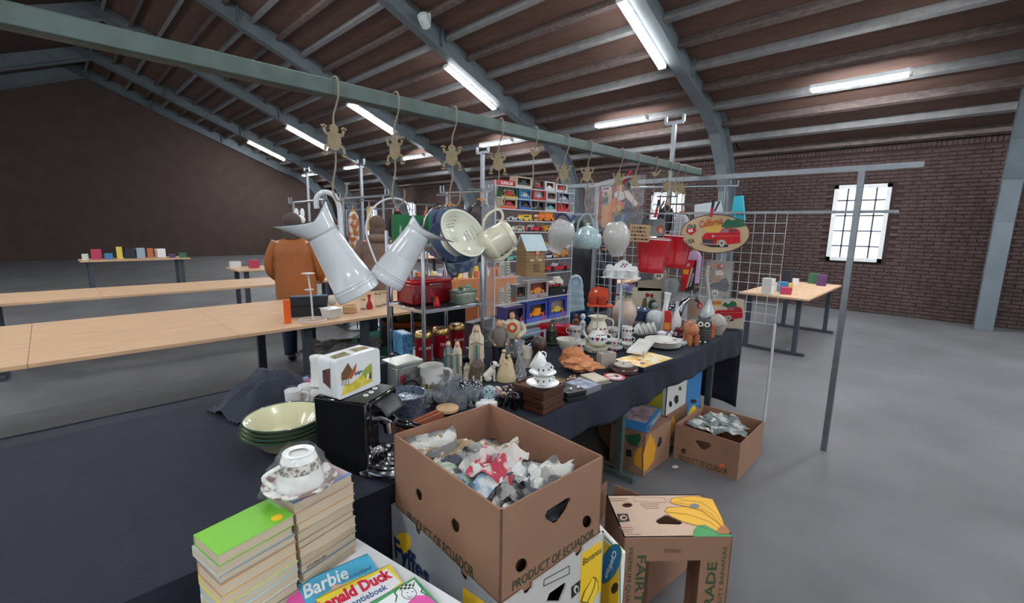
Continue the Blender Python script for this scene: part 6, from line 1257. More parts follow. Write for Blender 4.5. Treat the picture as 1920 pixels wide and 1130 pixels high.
part('loop_handle', G().tube([(R_*1.05+.0*1, 0, 0)]+[(R_*(1.08+.22*math.sin(PI*j/8)), R_*.28*math.cos(PI*j/8), 0) for j in range(9)]+[(R_*1.05, -R_*.2, 0)], .003, 6), M((150, 156, 165), .3), t)
p2 = p+FWD*.16-RT*34*k-UP*10*k
BE = M((58, 76, 100), .2, coat=.5, noise_=(30, .15))
t = thing('enamel_pan', 'dark blue enamel pan with a loop handle hanging behind the colander', 'pan', p2); t.matrix_world = axf(p2, vdir(52, 40)); R2 = 50*k
part('bowl', G().lathe([(0, -R2*.45), (R2*.6, -R2*.45), (R2*.9, -R2*.15), (R2*1.0, 0), (R2*1.02, .003), (R2*.97, .002), (R2*.86, -R2*.15), (R2*.56, -R2*.4), (0, -R2*.4)], 40), BE, t)
p3 = aty(864, 482, RY+.1); t = thing('enamel_basin', 'blue speckled enamel basin hanging lowest, with a curved dark handle beneath the colander', 'basin', p3); t.matrix_world = axf(p3, vdir(66, 98)); R3 = 37*k
part('bowl', G().lathe([(0, -R3*.7), (R3*.6, -R3*.7), (R3*.85, -R3*.3), (R3*1.0, 0), (R3*1.1, .002), (R3*1.08, .005), (R3*.96, .001), (R3*.8, -R3*.3), (0, -R3*.62)], 36), M((84, 110, 140), .15, coat=.6, noise_=(16, .2), two=(180, 200, 214)), t)
Lp = LP(850, 500, 0, RY+.02); t2 = hang('curved_handle', 'dark blue enamel handle of a pan, curving below the basin', 'handle', Lp)
part('handle', G().tube(smooth_path([Lp(836, 486), Lp(838, 502), Lp(846, 516), Lp(856, 517), Lp(860, 506), Lp(859, 494)], 4), .0055, 8), M((50, 56, 68), .3), t2)
# cream coffee pot
L = LP(914, 461, 57); k = L.k; t = hang('coffee_pot', 'cream enamel coffee pot hung on its side with a curved spout', 'pot', L); CP = M((214, 210, 186), .2, coat=.5)
part('body', G().lathe([(a*k, b*k) for a, b in [(0, -15), (16, -13), (27, -6), (31, 4), (30, 8), (29, 9), (28, 12), (26, 44), (27, 45), (25.5, 47), (22, 52), (14, 55), (0, 56)]], 40), CP, t)
part('spout', G().tube(smooth_path([L(905, 470), L(918, 482), L(935, 486), L(952, 477), L(961, 467), L(969, 466)], 5), [.017, .016, .016, .015, .015, .014, .014, .013, .013, .012, .012, .011, .011, .010, .010, .009, .009, .009, .009, .009, .009, .009, .009, .009, .009, .009][:26], 12), CP, t)
part('handle', G().tube(smooth_path([L(905, 434), L(907, 416), L(916, 402), L(930, 394), L(939, 397), L(942, 408), L(936, 419)], 5), .0062, 10), CP, t)
part('seam', G().tube([L(912, 452, -26*k), L(938, 432, -24*k)], .0012, 5), M((190, 186, 160), .3), t)
# stoneware jugs and kettle
SW = M((176, 176, 174), .18, coat=.6, noise_=(4, .08)); SW2 = M((160, 154, 148), .3)
L = LP(1062, 414, 201); k = L.k; t = hang('stoneware_jug', 'grey stoneware jug hanging upside down from its dark blue handle', 'jug', L, 'hanging stoneware jugs')
part('body', G().lathe([(a*k, b*k) for a, b in [(0, 0), (13, 0), (18, 4), (24, 14), (25, 25), (22, 38), (15, 50), (13.5, 57), (15, 62), (12.5, 62), (11, 56), (0, 40)]], 36), SW, t)
part('handle', G().tube(smooth_path([L(1041, 424), L(1043, 408), L(1050, 402), L(1060, 403), L(1068, 412)], 5), .006, 8), M((36, 42, 80), .3), t)
part('spout', G().tube([L(1066, 420), L(1072, 411), L(1077, 403)], [.011, .009, .010], 10), M((60, 70, 120), .25), t)
L = LP(1100, 466, 0); k = L.k; t = hang('kettle', 'pale blue speckled enamel kettle with lid, hanging in the middle', 'kettle', L); KB = M((176, 200, 202), .25, coat=.4, noise_=(140, .3), two=(140, 166, 172))
part('body', G().lathe([(a*k, b*k) for a, b in [(0, 0), (20, 0), (24, 3), (27, 10), (27, 22), (25, 26), (24, 27), (16, 36), (0, 37)]], 36), KB, t)
part('lid', G().lathe([(a*k, b*k) for a, b in [(17, 34), (17, 36), (10, 40), (3, 42), (3, 44), (4, 46), (0, 48)]], 28), M((190, 212, 212), .2, coat=.4), t)
part('handle', G().tube(smooth_path([L(1081, 440), L(1083, 418), L(1092, 405), L(1101, 403), L(1108, 412), L(1112, 428)], 5), .006, 8), M((140, 160, 164), .3), t)
part('spout', G().tube([L(1119, 446), L(1117, 428), L(1116, 416)], [.012, .009, .007], 10), KB, t)
L = LP(1155, 416, 175); k = L.k; t = hang('stoneware_jug', 'round grey stoneware jug with a blue banded neck on top, right of the kettle', 'jug', L, 'hanging stoneware jugs')
part('body', G().lathe([(a*k, b*k) for a, b in [(0, 0), (12, 0), (18, 5), (24.5, 18), (26, 28), (23, 42), (16, 54), (12, 60), (11, 64), (9, 64), (0, 50)]], 36), M((190, 188, 184), .18, coat=.6, noise_=(4, .08)), t)
part('handle', G().tube(smooth_path([L(1150, 416), L(1151, 404), L(1158, 399), L(1166, 404), L(1165, 412)], 5), .006, 8), M((140, 140, 144), .3), t)
part('spout', G().tube([L(1164, 418), L(1168, 408), L(1170, 402)], [.012, .010, .011], 10), M((120, 140, 180), .25, noise_=(90, .4)), t)
# bird house
p = aty(994, 514, RY); k = kk(p); W_, D_, H_ = 40*k, 37*k, 48*k; t = thing('bird_house', 'wooden bird house with horizontal boards, pale blue roof and a small red round sign', 'bird house', p, face(p)+math.radians(33)); WB = M((140, 112, 74), .6, noise_=(10, .15), stretch=(1, 1, 6))
part('core', G().bb(-W_/2+.003, W_/2-.003, -D_/2+.003, D_/2-.003, 0, H_).prism([(-1e-3, H_), (1e-3, H_), (0, H_+.001)], .001), M((90, 70, 46), .7), t)
nP = 8
for i in range(nP):
    z0, z1 = H_*i/nP+.0006, H_*(i+1)/nP-.0006
    for (a, b, c_, d) in ((-W_/2, W_/2, -D_/2, -D_/2+.004), (-W_/2, W_/2, D_/2-.004, D_/2), (-W_/2, -W_/2+.004, -D_/2+.004, D_/2-.004), (W_/2-.004, W_/2, -D_/2+.004, D_/2-.004)): part('plank', G().bb(a, b, c_, d, z0, z1), WB, t)
ap = 24*k
for s_ in (-1, 1):
    g = G(); g.T = frame((s_*(W_/2-.002), -D_/2, H_), (0, 1, 0), (0, 0, 1)); g.prism([(0, 0), (D_, 0), (D_/2, ap)], .004, -.002); part('gable', g, WB, t)
RF = M((190, 210, 216), .4)
for s_ in (-1, 1):
    g = G(); e = .008; o1 = Vector((0, s_*(D_/2+e), H_-e*ap/(D_/2))); o2 = Vector((0, 0, H_+ap)); 
    g.add([(-W_/2-.008, o1.y, o1.z), (W_/2+.008, o1.y, o1.z), (W_/2+.008, o2.y, o2.z), (-W_/2-.008, o2.y, o2.z), (-W_/2-.008, o1.y, o1.z+.006), (W_/2+.008, o1.y, o1.z+.006), (W_/2+.008, o2.y, o2.z+.006), (-W_/2-.008, o2.y, o2.z+.006)], [(0, 3, 2, 1), (4, 5, 6, 7), (0, 1, 5, 4), (1, 2, 6, 5), (2, 3, 7, 6), (3, 0, 4, 7)]); part('roof_panel', g, RF, t)
part('floor_board', G().box(0, -.004, -.003, W_+.016, D_+.02, .006), WB, t)
part('little_door', G().box(2*k, -D_/2-.002, H_*.3, 10*k, .003, 14*k), M((110, 84, 60), .6), t)
for x_ in (-9, 9): part('window_frame', G().box(x_*k, -D_/2-.001, H_*.58, 8*k, .003, 4*k), M((190, 180, 150), .6), t)
g = G(); g.disc(2*k, -D_/2-.004, H_*.86, 4.4*k, .003, 16); part('round_sign', g, M((206, 60, 64), .4), t); g = G(); g.disc(2*k, -D_/2-.0055, H_*.86, 3.2*k, .002, 16); part('round_sign_centre', g, M((230, 150, 150), .4), t); part('sign_post', G().box(2*k, -D_/2-.002, H_*.68, .8*k, .002, 8*k), WHITE, t)
part('hanging_wire', G().tube([(0, 0, H_+ap), (0, 0, H_+ap+40*k)], .0012, 5), STEEL, t)
# red buckets
for i, (x0, x1, yt, yb, wb_, lb) in enumerate(((1188, 1251, 446, 506, 24, 'dark red metal bucket with a white inside, left one hanging'), (1239, 1293, 440, 497, 21, 'dark red metal bucket with a white inside, right one hanging'))):
    L = LP((x0+x1)/2, yb, 2, RY+.1*i); k = L.k; r = (x1-x0)/2; H_ = yb-yt; t = hang('metal_bucket', lb, 'bucket', L, 'red metal buckets')
    part('bucket', G().lathe([(a*k, b*k) for a, b in [(0, -4), (wb_*.98, -4), (wb_*1.02, -2), (wb_, 4), (wb_*1.03, 9), (wb_*1.0, 10.5), (wb_+(r-wb_)*.6, H_*.6), (wb_+(r-wb_)*.62, H_*.63), (r*.97, H_*.97), (r, H_), (r*.98, H_)]], 40), RED, t)
    part('lining', G().lathe([(a*k, b*k) for a, b in [(r*.98, H_), (wb_*.95, 2), (0, 2)]], 40), WHITE, t)
    part('bail_handle', G().tube([((-r*math.cos(PI*j/12))*k, 0, (H_-3+44*math.sin(PI*j/12)*(1 if i else .95))*k) for j in range(13)], .0016, 6), BLACK, t)
    for s_ in (-1, 1): part('ear_bracket', G().box(s_*(r+.5)*k, 0, (H_-4)*k, 1.5*k, .02, 6*k), RED, t)
# wooden plaque
L = LP(1199, 437, 2, RY-.02); k = L.k; t = hang('wooden_plaque', 'small wooden plaque with burnt lettering hanging before the left red bucket', 'sign', L)
part('board', G().prism(rrect(-19*k, 19*k, -16*k, 16*k, 3*k), .008), M((176, 146, 112), .6, noise_=(8, .12), stretch=(1, 1, 6)), t, .001)
g = G(); rnd = random.Random(4)
for r_ in range(4):
    x_ = -15
    while x_ < 12: wv_ = rnd.uniform(2, 6); g.box((x_+wv_/2)*k, -.0005, (10-r_*7)*k, wv_*k, .001, rnd.uniform(1.4, 4)*k); x_ += wv_+1.5
part('lettering', g, M((70, 46, 34), .7), t); part('hanger', G().tube([(-14*k, 0, 16*k), (0, 0, 30*k), (14*k, 0, 16*k)], .0012, 5), BLACK, t)
# ================================================================== WIRE GRID AND SIGNS
GX = 3.98
t = thing('wire_grid', 'white wire display grid at the end of the stall', 'rack', (GX, 2.0, 0)); WG = M((200, 204, 208), .35)
y0, y1, z0, z1 = .95, 2.7, .82, 1.70
n_ = int((y1-y0)/.075)
for i in range(n_+1): yy = y0+(y1-y0)*i/n_; world_part('wire', G().tube([(GX, yy, z0), (GX, yy, z1)], .0022, 5), WG, t)
n_ = int((z1-z0)/.075)
for i in range(n_+1): zz = z0+(z1-z0)*i/n_; world_part('wire', G().tube([(GX-.004, y0, zz), (GX-.004, y1, zz)], .0026, 5), WG, t)
for yy in (y0, y1): world_part('foot_post', G().tube([(GX, yy, 0), (GX, yy, z0+.01)], .01, 6), WG, t)
def sgn(name, label, cat, poly, x, mat, t_=.006, group=None):
    fr = frame((x, 2.0, 1.2), (0, -1, 0), (0, 0, 1)); q = [uv(fr, *p) for p in poly]; cy_ = sum(a for a, b in q)/len(q); cz_ = sum(b for a, b in q)/len(q)
    t = thing(name, label, cat, (x, 2.0-cy_, 1.2+cz_), 0, group); g = G(); g.T = fr; g.prism(q, t_); world_part('plate', g, mat, t, .001); return t, fr
TN = M((190, 168, 134), .5, noise_=(5, .1)); CRR = M((186, 24, 36), .35); DKB = M((70, 40, 30), .6)
def redcar(t, fr, ox, oy, s, e=.0016):
    q = lambda pts: [(ox+a*s, oy+b*s) for a, b in pts]
    pr(t, fr, q([(-5, 14), (30, 18), (60, 16), (60, 22), (20, 22)]), DARK, e=e)
    pr(t, fr, q([(0, 0), (6, -8), (12, -11), (40, -11), (48, -20), (74, -21), (84, -18), (88, -10), (88, 12), (58, 16), (54, 6), (46, 3), (36, 6), (33, 14), (2, 12)]), CRR, e=e+.0008)
    pr(t, fr, q([(42, -11), (49, -18), (62, -19), (62, -11)]), M((150, 110, 120), .3), e=e+.0016); pr(t, fr, q([(65, -11), (65, -19), (76, -18), (80, -11)]), M((110, 60, 70), .3), e=e+.0016)
    pr(t, fr, q([(1, 3), (28, 5), (26, 14), (2, 12)]), M((70, 66, 72), .3), e=e+.0016); pr(t, fr, q([(-3, 12), (34, 14), (30, 18), (0, 16)]), SILVER, e=e+.002)
    for r, m_, ee in ((9, DARK, .0024), (7.6, M((220, 214, 206), .4), .0032), (4.6, M((110, 110, 114), .3), .004)): pr(t, fr, [(ox+46*s+r*s*.85*math.cos(2*PI*j/16), oy+13*s+r*s*math.sin(2*PI*j/16)) for j in range(16)], m_, e=e+ee, name='wheel_print')
    pr(t, fr, [(ox+26*s+3*s*math.cos(2*PI*j/12), oy-3*s+3*s*math.sin(2*PI*j/12)) for j in range(12)], SILVER, e=e+.0024, name='lamp_print'); outline(t, fr, q([(30, -3), (86, -4)]), .0022, M((220, 150, 150), .3), e=e+.0024, close=False)
def palm(t, fr, pts, e): pr(t, fr, pts, M((40, 100, 70), .5), e=e)
t, fr = sgn('oval_sign', 'oval tan travel sign with a red car, cursive title and palm trees', 'sign', pell(1341, 438, 65, 37, 40), 3.6, DKB)
pr(t, fr, pell(1341, 438, 63.5, 35.4, 40), TN, name='face'); pr(t, fr, pell(1336, 424, 17, 13, 20), M((214, 170, 84), .5), e=.0014)
palm(t, fr, [(1352, 424), (1360, 414), (1366, 410), (1372, 413), (1384, 409), (1394, 414), (1398, 424), (1384, 426), (1360, 428)], .0016)
pr(t, fr, [(1288, 425), (1293, 420), (1298, 422), (1303, 420), (1306, 425), (1304, 428), (1289, 428)], M((50, 74, 60), .5), e=.0016)
pr(t, fr, [(1288, 428), (1304, 427), (1306, 433), (1300, 438), (1296, 441), (1291, 438), (1286, 434)], CRR, e=.0018)
ptext('66', t, fr, [(1291, 436), (1300, 435), (1291, 428)], WHITE, bold=.03, e=.003); ptext('ROUTE', t, fr, [(1290, 427), (1303, 426), (1290, 423)], M((200, 200, 180), .5), e=.003)
ptext('California', t, fr, [(1312, 427), (1356, 420), (1311, 414)], M((170, 50, 36), .5), shear=.35, e=.004, bold=.012)
ptext('USA', t, fr, [(1287, 457), (1303, 455), (1287, 449)], DARK, bold=.02, e=.002); ptext('STATE', t, fr, [(1291, 465), (1300, 464), (1291, 461)], DKB, e=.002)
redcar(t, fr, 1316, 445, .82, .002)
# clamps
for i, (a, b, lb) in enumerate((((1333, 407), (1338, 375), 'red and black hand clamp gripping the oval sign'), ((1228, 408), (1236, 374), 'red clamp gripping the grid behind the bucket handles'), ((1167, 345), (1184, 320), 'red clamp on top of the wrapped petrol pump sign'))):
    xx_ = 3.55 if i != 2 else 3.73; A = atx(*a, xx_); B = atx(*b, xx_); t = thing('hand_clamp', lb, 'clamp', A, 0)
    world_part('jaw', G().tube([A, A.lerp(B, .55)], .011, 8), M((190, 26, 44), .3), t); world_part('grip', G().tube([A.lerp(B, .5), B], [.010, .012], 8), M((30, 32, 44), .5) if i != 2 else M((200, 40, 60), .3), t)
    world_part('lever', G().tube([A.lerp(B, .35)+Vector((0, -.02, 0)), B+Vector((0, -.045, -.01))], .007, 6), M((60, 66, 80), .4), t)
# petrol pump lady sign, wrapped
t, fr = sgn('die_cut_sign', 'die cut petrol pump sign with a seated rider, film wrapped, above the stoneware jugs', 'sign', [(1116, 430), (1117, 385), (1121, 365), (1126, 348), (1150, 348), (1156, 338), (1166, 336), (1172, 344), (1176, 336), (1184, 350), (1186, 365), (1196, 380), (1206, 392), (1202, 412), (1194, 428), (1170, 424), (1150, 432), (1132, 440)], 3.757, M((52, 50, 56), .5))
pr(t, fr, [(1117, 420), (1118, 385), (1122, 362), (1126, 350), (1130, 352), (1124, 420)], M((206, 190, 160), .5)); pr(t, fr, [(1120, 418), (1124, 356), (1127, 349), (1132, 350), (1128, 424)], M((140, 20, 34), .4), e=.0012)
pr(t, fr, [(1127, 424), (1130, 352), (1148, 350), (1146, 424), (1140, 432)], M((206, 150, 80), .5), e=.0018); pr(t, fr, [(1130, 378), (1130, 352), (1148, 350), (1147, 378)], M((204, 176, 146), .5), e=.0024)
pr(t, fr, [(1129, 350), (1145, 349), (1144, 358), (1129, 358)], M((210, 200, 196), .5), e=.0032); pr(t, fr, [(1131, 352), (1143, 351), (1142, 355), (1131, 356)], M((110, 50, 80), .5), e=.0038); pr(t, fr, [(1130, 369), (1141, 368), (1140, 385), (1129, 384)], M((110, 116, 120), .4), e=.0032); pr(t, fr, pell(1136, 363, 3, 3), DKB, e=.0032)
OJ = M((206, 110, 60), .5)
pr(t, fr, [(1148, 352), (1156, 344), (1168, 342), (1172, 352), (1170, 364), (1160, 372), (1150, 364)], M((176, 60, 40), .6), e=.0018); pr(t, fr, [(1152, 362), (1160, 356), (1170, 360), (1172, 372), (1160, 378), (1152, 372)], M((214, 206, 200), .5), e=.0026)
pr(t, fr, pell(1162, 352, 5, 6), M((220, 170, 140), .5), e=.003); pr(t, fr, [(1146, 376), (1154, 368), (1160, 376), (1172, 380), (1170, 392), (1152, 390), (1146, 420), (1140, 428), (1142, 396)], OJ, e=.0034)
pr(t, fr, [(1154, 384), (1164, 386), (1164, 400), (1156, 404), (1150, 396)], M((200, 150, 50), .5), e=.004); pr(t, fr, [(1170, 358), (1178, 356), (1190, 372), (1200, 386), (1196, 392), (1182, 378), (1174, 370)], M((220, 200, 190), .5), e=.0026); pr(t, fr, pell(1198, 388, 5, 6), M((120, 30, 50), .5), e=.0034)
for cx_, cy_ in ((1178, 385), (1168, 408), (1190, 414)): outline(t, fr, pell(cx_, cy_, 9, 10), .004, M((110, 112, 120), .3), e=.0024)
ob = fr; g = G(); 
q = [uv(fr, *p) for p in ((1100, 352), (1160, 331), (1212, 327), (1208, 420), (1104, 440))]; g.T = lift(fr, .02)
us = min(a for a, b in q); ue = max(a for a, b in q); vs_ = min(b for a, b in q); ve = max(b for a, b in q)
def filmf(u, v, q=q):
    top_ = q[0][1]+(q[2][1]-q[0][1])*u+.02*math.sin(u*PI); bot = q[4][1]+(q[3][1]-q[4][1])*u; return (us+(ue-us)*u, -.012*noise.noise(Vector((u*9, v*9, 1)))*2-.01*math.sin(u*14), bot+(top_-bot)*v)
g.grid(24, 24, filmf); world_part('clear_wrap', g, M((226, 234, 240), .08, alpha=.2), t)
g = G(); g.T = lift(fr, .03); rnd = random.Random(12)
g.grid(24, 4, lambda u, v: (us+(ue-us)*u, -.02*v-.006*math.sin(u*20), filmf(u, 1)[2]-.035*(1-v)*math.sin(PI*min(1, u+.1)))); world_part('bag_top', g, M((230, 234, 238), .15, alpha=.8), t)
# ruler card, motorcycle sign, plates
t, fr = sgn('ruler_card', 'red and black card of a tool with white lettering hanging on the grid', 'card', [(1280, 487), (1306, 488), (1300, 543), (1277, 546)], 3.9, M((34, 34, 44), .4))
pr(t, fr, [(1280, 487), (1304, 488), (1284, 544), (1277, 546)], M((200, 26, 40), .4)); ptext('HOT', t, fr, [(1282, 500), (1294, 500), (1282, 494)], WHITE, bold=.03, e=.002); pr(t, fr, [(1281, 505), (1292, 505), (1290, 514), (1281, 513)], M((230, 170, 40), .4), e=.0016)
pr(t, fr, [(1297, 502), (1300, 502), (1290, 538), (1286, 541)], M((190, 176, 160), .4), e=.0016); pr(t, fr, [(1299, 512), (1302, 512), (1296, 536), (1292, 538)], SILVER, e=.0016)
t, fr = sgn('metal_sign', 'tan metal sign with a motorcycle rider, film wrapped, on the grid at the right', 'sign', [(1325, 490), (1374, 490), (1367, 556), (1324, 556)], 3.9, M((150, 142, 130), .45))
for q_, m_, e_ in (([(1326, 528), (1328, 500), (1333, 498), (1336, 528)], M((140, 70, 50), .5), .001), ([(1329, 526), (1330, 504), (1340, 504), (1340, 526)], M((130, 112, 96), .5), .0016), ([(1345, 498), (1352, 494), (1356, 502), (1352, 508), (1344, 506)], M((150, 50, 44), .5), .001), ([(1342, 508), (1352, 505), (1358, 514), (1350, 518), (1342, 516)], M((206, 196, 186), .5), .0016), ([(1340, 516), (1352, 516), (1350, 528), (1342, 530)], M((170, 110, 60), .5), .0022), ([(1330, 534), (1346, 526), (1362, 520), (1368, 536), (1362, 546), (1336, 544)], M((44, 46, 54), .3), .0016)): pr(t, fr, q_, m_, e=e_)
for cx_ in (1338, 1360): outline(t, fr, pell(cx_, 540, 6, 7), .004, M((24, 24, 28), .3), e=.003)
pr(t, fr, pell(1354, 498, 3, 3.5), M((220, 170, 140), .5), e=.003); pr(t, fr, [(1335, 544), (1341, 542), (1347, 544), (1347, 552), (1341, 557), (1335, 552)], M((206, 204, 196), .4), e=.003); ptext('66', t, fr, [(1337, 553), (1345, 553), (1337, 547)], DARK, e=.0045, bold=.03)
pr(t, fr, pell(1340, 497, 5, 2.5), M((230, 130, 50), .4), e=.003)
g = G(); q = [uv(fr, *p) for p in ((1316, 486), (1380, 482), (1376, 562), (1320, 562))]; g.T = lift(fr, .012); g.grid(12, 12, lambda u, v: (q[0][0]+(q[1][0]-q[0][0])*u, -.008*noise.noise(Vector((u*8, v*8, 4)))*2, q[3][1]+(q[0][1]-q[3][1])*v)); world_part('clear_wrap', g, M((226, 234, 240), .1, alpha=.18), t)
t, fr = sgn('metal_sign', 'tan metal plate with a 66 shield behind the glass goblet', 'sign', [(1196, 508), (1250, 506), (1250, 545), (1196, 545)], 3.92, M((150, 140, 126), .5)); pr(t, fr, [(1228, 510), (1235, 508), (1243, 511), (1244, 519), (1235, 525), (1228, 519)], M((220, 216, 206), .4)); ptext('66', t, fr, [(1231, 520), (1240, 520), (1231, 513)], DARK, bold=.03, e=.002)
pr(t, fr, [(1200, 512), (1224, 512), (1224, 524), (1200, 526)], M((80, 84, 90), .5))
t, fr = sgn('metal_sign', 'cream metal plate with dark red poppies and a green kettle, low on the grid', 'sign', [(1184, 538), (1240, 541), (1238, 592), (1184, 590)], 3.92, M((196, 188, 166), .5)); pr(t, fr, pell(1214, 553, 4, 4), M((130, 30, 34), .5)); pr(t, fr, pell(1222, 554, 3.5, 4), M((130, 30, 34), .5)); pr(t, fr, pell(1224, 572, 9, 11), M((40, 60, 44), .5)); pr(t, fr, [(1201, 582), (1206, 560), (1212, 556), (1214, 572), (1210, 586)], M((96, 92, 60), .5), e=.0014); pr(t, fr, pell(1224, 560, 5, 2.5), M((130, 140, 130), .5), e=.0016)
t, fr = sgn('metal_sign', 'cream metal plate with a red car and palm trees, lowest at the grid right end', 'sign', [(1334, 560), (1384, 560), (1394, 562), (1392, 616), (1334, 614)], 3.92, M((196, 184, 160), .5)); pr(t, fr, pell(1344, 567, 9, 6), M((214, 160, 70), .5)); ptext('fornia', t, fr, [(1336, 571), (1352, 570), (1336, 563)], CRR, shear=.3, e=.002); palm(t, fr, [(1354, 572), (1360, 566), (1366, 570), (1372, 563), (1380, 566), (1382, 574), (1366, 578)], .0014); redcar(t, fr, 1338, 588, .62, .002)
t, fr = sgn('metal_sign', 'narrow tan plate with a 6 shield between the silver fish and the swan vase', 'sign', [(1290, 558), (1320, 558), (1316, 598), (1288, 598)], 3.92, M((170, 160, 146), .5)); pr(t, fr, pell(1312, 572, 5, 6), CRR); pr(t, fr, pell(1299, 584, 5, 6), M((200, 140, 100), .5)); ptext('6', t, fr, [(1311, 576), (1315, 576), (1311, 569)], WHITE, e=.002)
t, fr = sgn('metal_sign', 'wrapped tan portrait picture behind the red bucket handles', 'sign', [(1200, 412), (1246, 410), (1248, 442), (1202, 444)], 3.9, M((140, 146, 146), .4)); pr(t, fr, pell(1238, 430, 7, 8), M((180, 90, 60), .5)); pr(t, fr, pell(1239, 432, 4, 5), M((220, 170, 140), .5), e=.0014)
g = G(); fr = frame((4.05, 2.0, 1.2), (0, -1, 0), (0, 0, 1)); q = [uv(fr, *p) for p in ((1302, 384), (1352, 376), (1360, 420), (1302, 424))]; g.T = fr; g.grid(10, 10, lambda u, v: ((q[0][0]*(1-u)+q[1][0]*u)*(v)+(q[3][0]*(1-u)+q[2][0]*u)*(1-v), .01*noise.noise(Vector((u*6, v*6, 3))), (q[0][1]*(1-u)+q[1][1]*u)*v+(q[3][1]*(1-u)+q[2][1]*u)*(1-v)))
solo('white_bag', g, M((206, 216, 220), .4), 'white translucent plastic bag hung behind the oval sign', 'bag')
g = G(); fr = frame((4.0, 2.0, 1.2), (0, -1, 0), (0, 0, 1)); q = [uv(fr, *p) for p in ((1376, 368), (1392, 366), (1396, 412), (1370, 410))]; g.T = fr; g.prism(q, .03); solo('turquoise_garment', g, M((60, 190, 210), .5), 'bright turquoise cloth hanging at the right edge of the photo', 'clothing')
# ================================================================== ACRYLIC SHELF WITH TOY CARS
SY = 2.12; xl = aty(928, 450, SY).x; xr = aty(1073, 450, SY).x; DP = .13
AC = M((214, 222, 230), .08, alpha=.14); ACE = M((196, 204, 212), .2)
t = thing('acrylic_shelf', 'tall clear acrylic display shelf filled with toy cars', 'shelf', ((xl+xr)/2, SY+DP/2, TZ))
lev_px = [354, 374.5, 394, 414.5, 434.5, 461, 487, 514, 561, 605]
lev = [aty(1000, y, SY).z for y in lev_px]
zt_ = aty(928, 336, SY).z
for x_ in (xl, xr): world_part('side_panel', G().bb(x_-.002, x_+.002, SY, SY+DP, TZ, zt_), AC, t)
world_part('back_panel', G().bb(xl, xr, SY+DP, SY+DP+.003, TZ, zt_), M((200, 208, 216), .1, alpha=.05), t)
for z_ in lev: world_part('shelf_board', G().bb(xl+.003, xr-.003, SY, SY+DP-.002, z_-.005, z_), AC, t); world_part('shelf_edge', G().bb(xl, xr, SY-.002, SY, z_-.006, z_+.001), ACE, t)
for x_ in (xl, xr): world_part('post_edge', G().bb(x_-.003, x_+.003, SY-.003, SY, TZ, zt_), ACE, t)
def toycar(label, px0, px1, row, rgb, style='car', y=None, name='toy_car', z=None):
    z_ = lev[row]+.0008 if z is None else z; yy = SY+.03 if y is None else y; a = aty(px0, lev_px[row], yy); b = aty(px1, lev_px[row], yy); L = b.x-a.x; h = L*{'car': .27, 'van': .42, 'truck': .45, 'cab': .22, 'beetle': .34}[style]; W_ = min(L*.42, .07)
    t = thing(name, label, 'toy car', ((a.x+b.x)/2, yy+W_/2, z_), 0, 'toy cars on the acrylic shelf'); mt = M(rgb, .25, coat=.5); wr = L*.085; hl = L/2
    bodies = {'car': [(-hl, wr*.7), (-hl, h*.5), (-hl*.55, h*.58), (hl*.6, h*.6), (hl, h*.5), (hl, wr*.7)], 'cab': [(-hl, wr*.7), (-hl, h*.6), (-hl*.3, h*.72), (hl*.7, h*.75), (hl, h*.62), (hl, wr*.7)], 'van': [(-hl, wr*.7), (-hl, h*.5), (-hl*.8, h*.95), (-hl*.6, h), (hl*.95, h), (hl, h*.9), (hl, wr*.7)], 'truck': [(-hl, wr*.7), (-hl, h*.6), (-hl*.9, h*.85), (-hl*.45, h*.85), (-hl*.4, h*.4), (hl, h*.4), (hl, wr*.7)], 'beetle': [(-hl, wr*.6), (-hl, h*.4), (-hl*.7, h*.6), (-hl*.4, h*.66), (-hl*.2, h*.95), (hl*.2, h), (hl*.55, h*.8), (hl*.9, h*.5), (hl, wr*.6)]}
    part('car_body', G().prism(bodies[style], W_, -W_/2), mt, t, L*.015, )
    if style in ('car',): part('cabin', G().prism([(-hl*.45, h*.55), (-hl*.2, h), (hl*.35, h), (hl*.6, h*.58)], W_*.86, -W_*.43), M((40, 44, 52), .1, coat=.5), t, .001); part('roof', G().box(hl*.07, 0, h*1.0, hl*.55, W_*.8, h*.05), mt, t)
    if style == 'cab': part('windscreen', G().prism([(-hl*.2, h*.7), (-hl*.05, h*1.1), (0, h*1.1), (-hl*.1, h*.7)], W_*.8, -W_*.4), M((190, 200, 210), .1), t); part('seats', G().box(hl*.2, 0, h*.78, hl*.4, W_*.6, h*.14), DARK, t)
    if style in ('van', 'beetle'): part('window_band', G().prism([(-hl*.6, h*.62), (-hl*.45, h*.86), (hl*.5, h*.86), (hl*.55, h*.62)], W_*1.02, -W_*.51), M((50, 56, 64), .1), t)
    if style == 'truck': part('load', G().prism([(-hl*.3, h*.42), (-hl*.3, h*1.05), (hl*.9, h*1.0), (hl*.9, h*.42)], W_*.9, -W_*.45), M(tuple(min(255, c+14) for c in rgb), .3), t)
    for s_ in (-1, 1):
        for x_ in (-.6, .6): g = G(); g.T = Matrix.Translation((x_*hl, s_*W_*.46, wr)) @ Matrix.Rotation(PI/2, 4, 'X'); g.lathe([(0, -W_*.05), (wr, -W_*.05), (wr, W_*.05), (wr*.5, W_*.055), (0, W_*.04)], 12); part('wheel', g, M((34, 34, 36), .5), t)
    return t
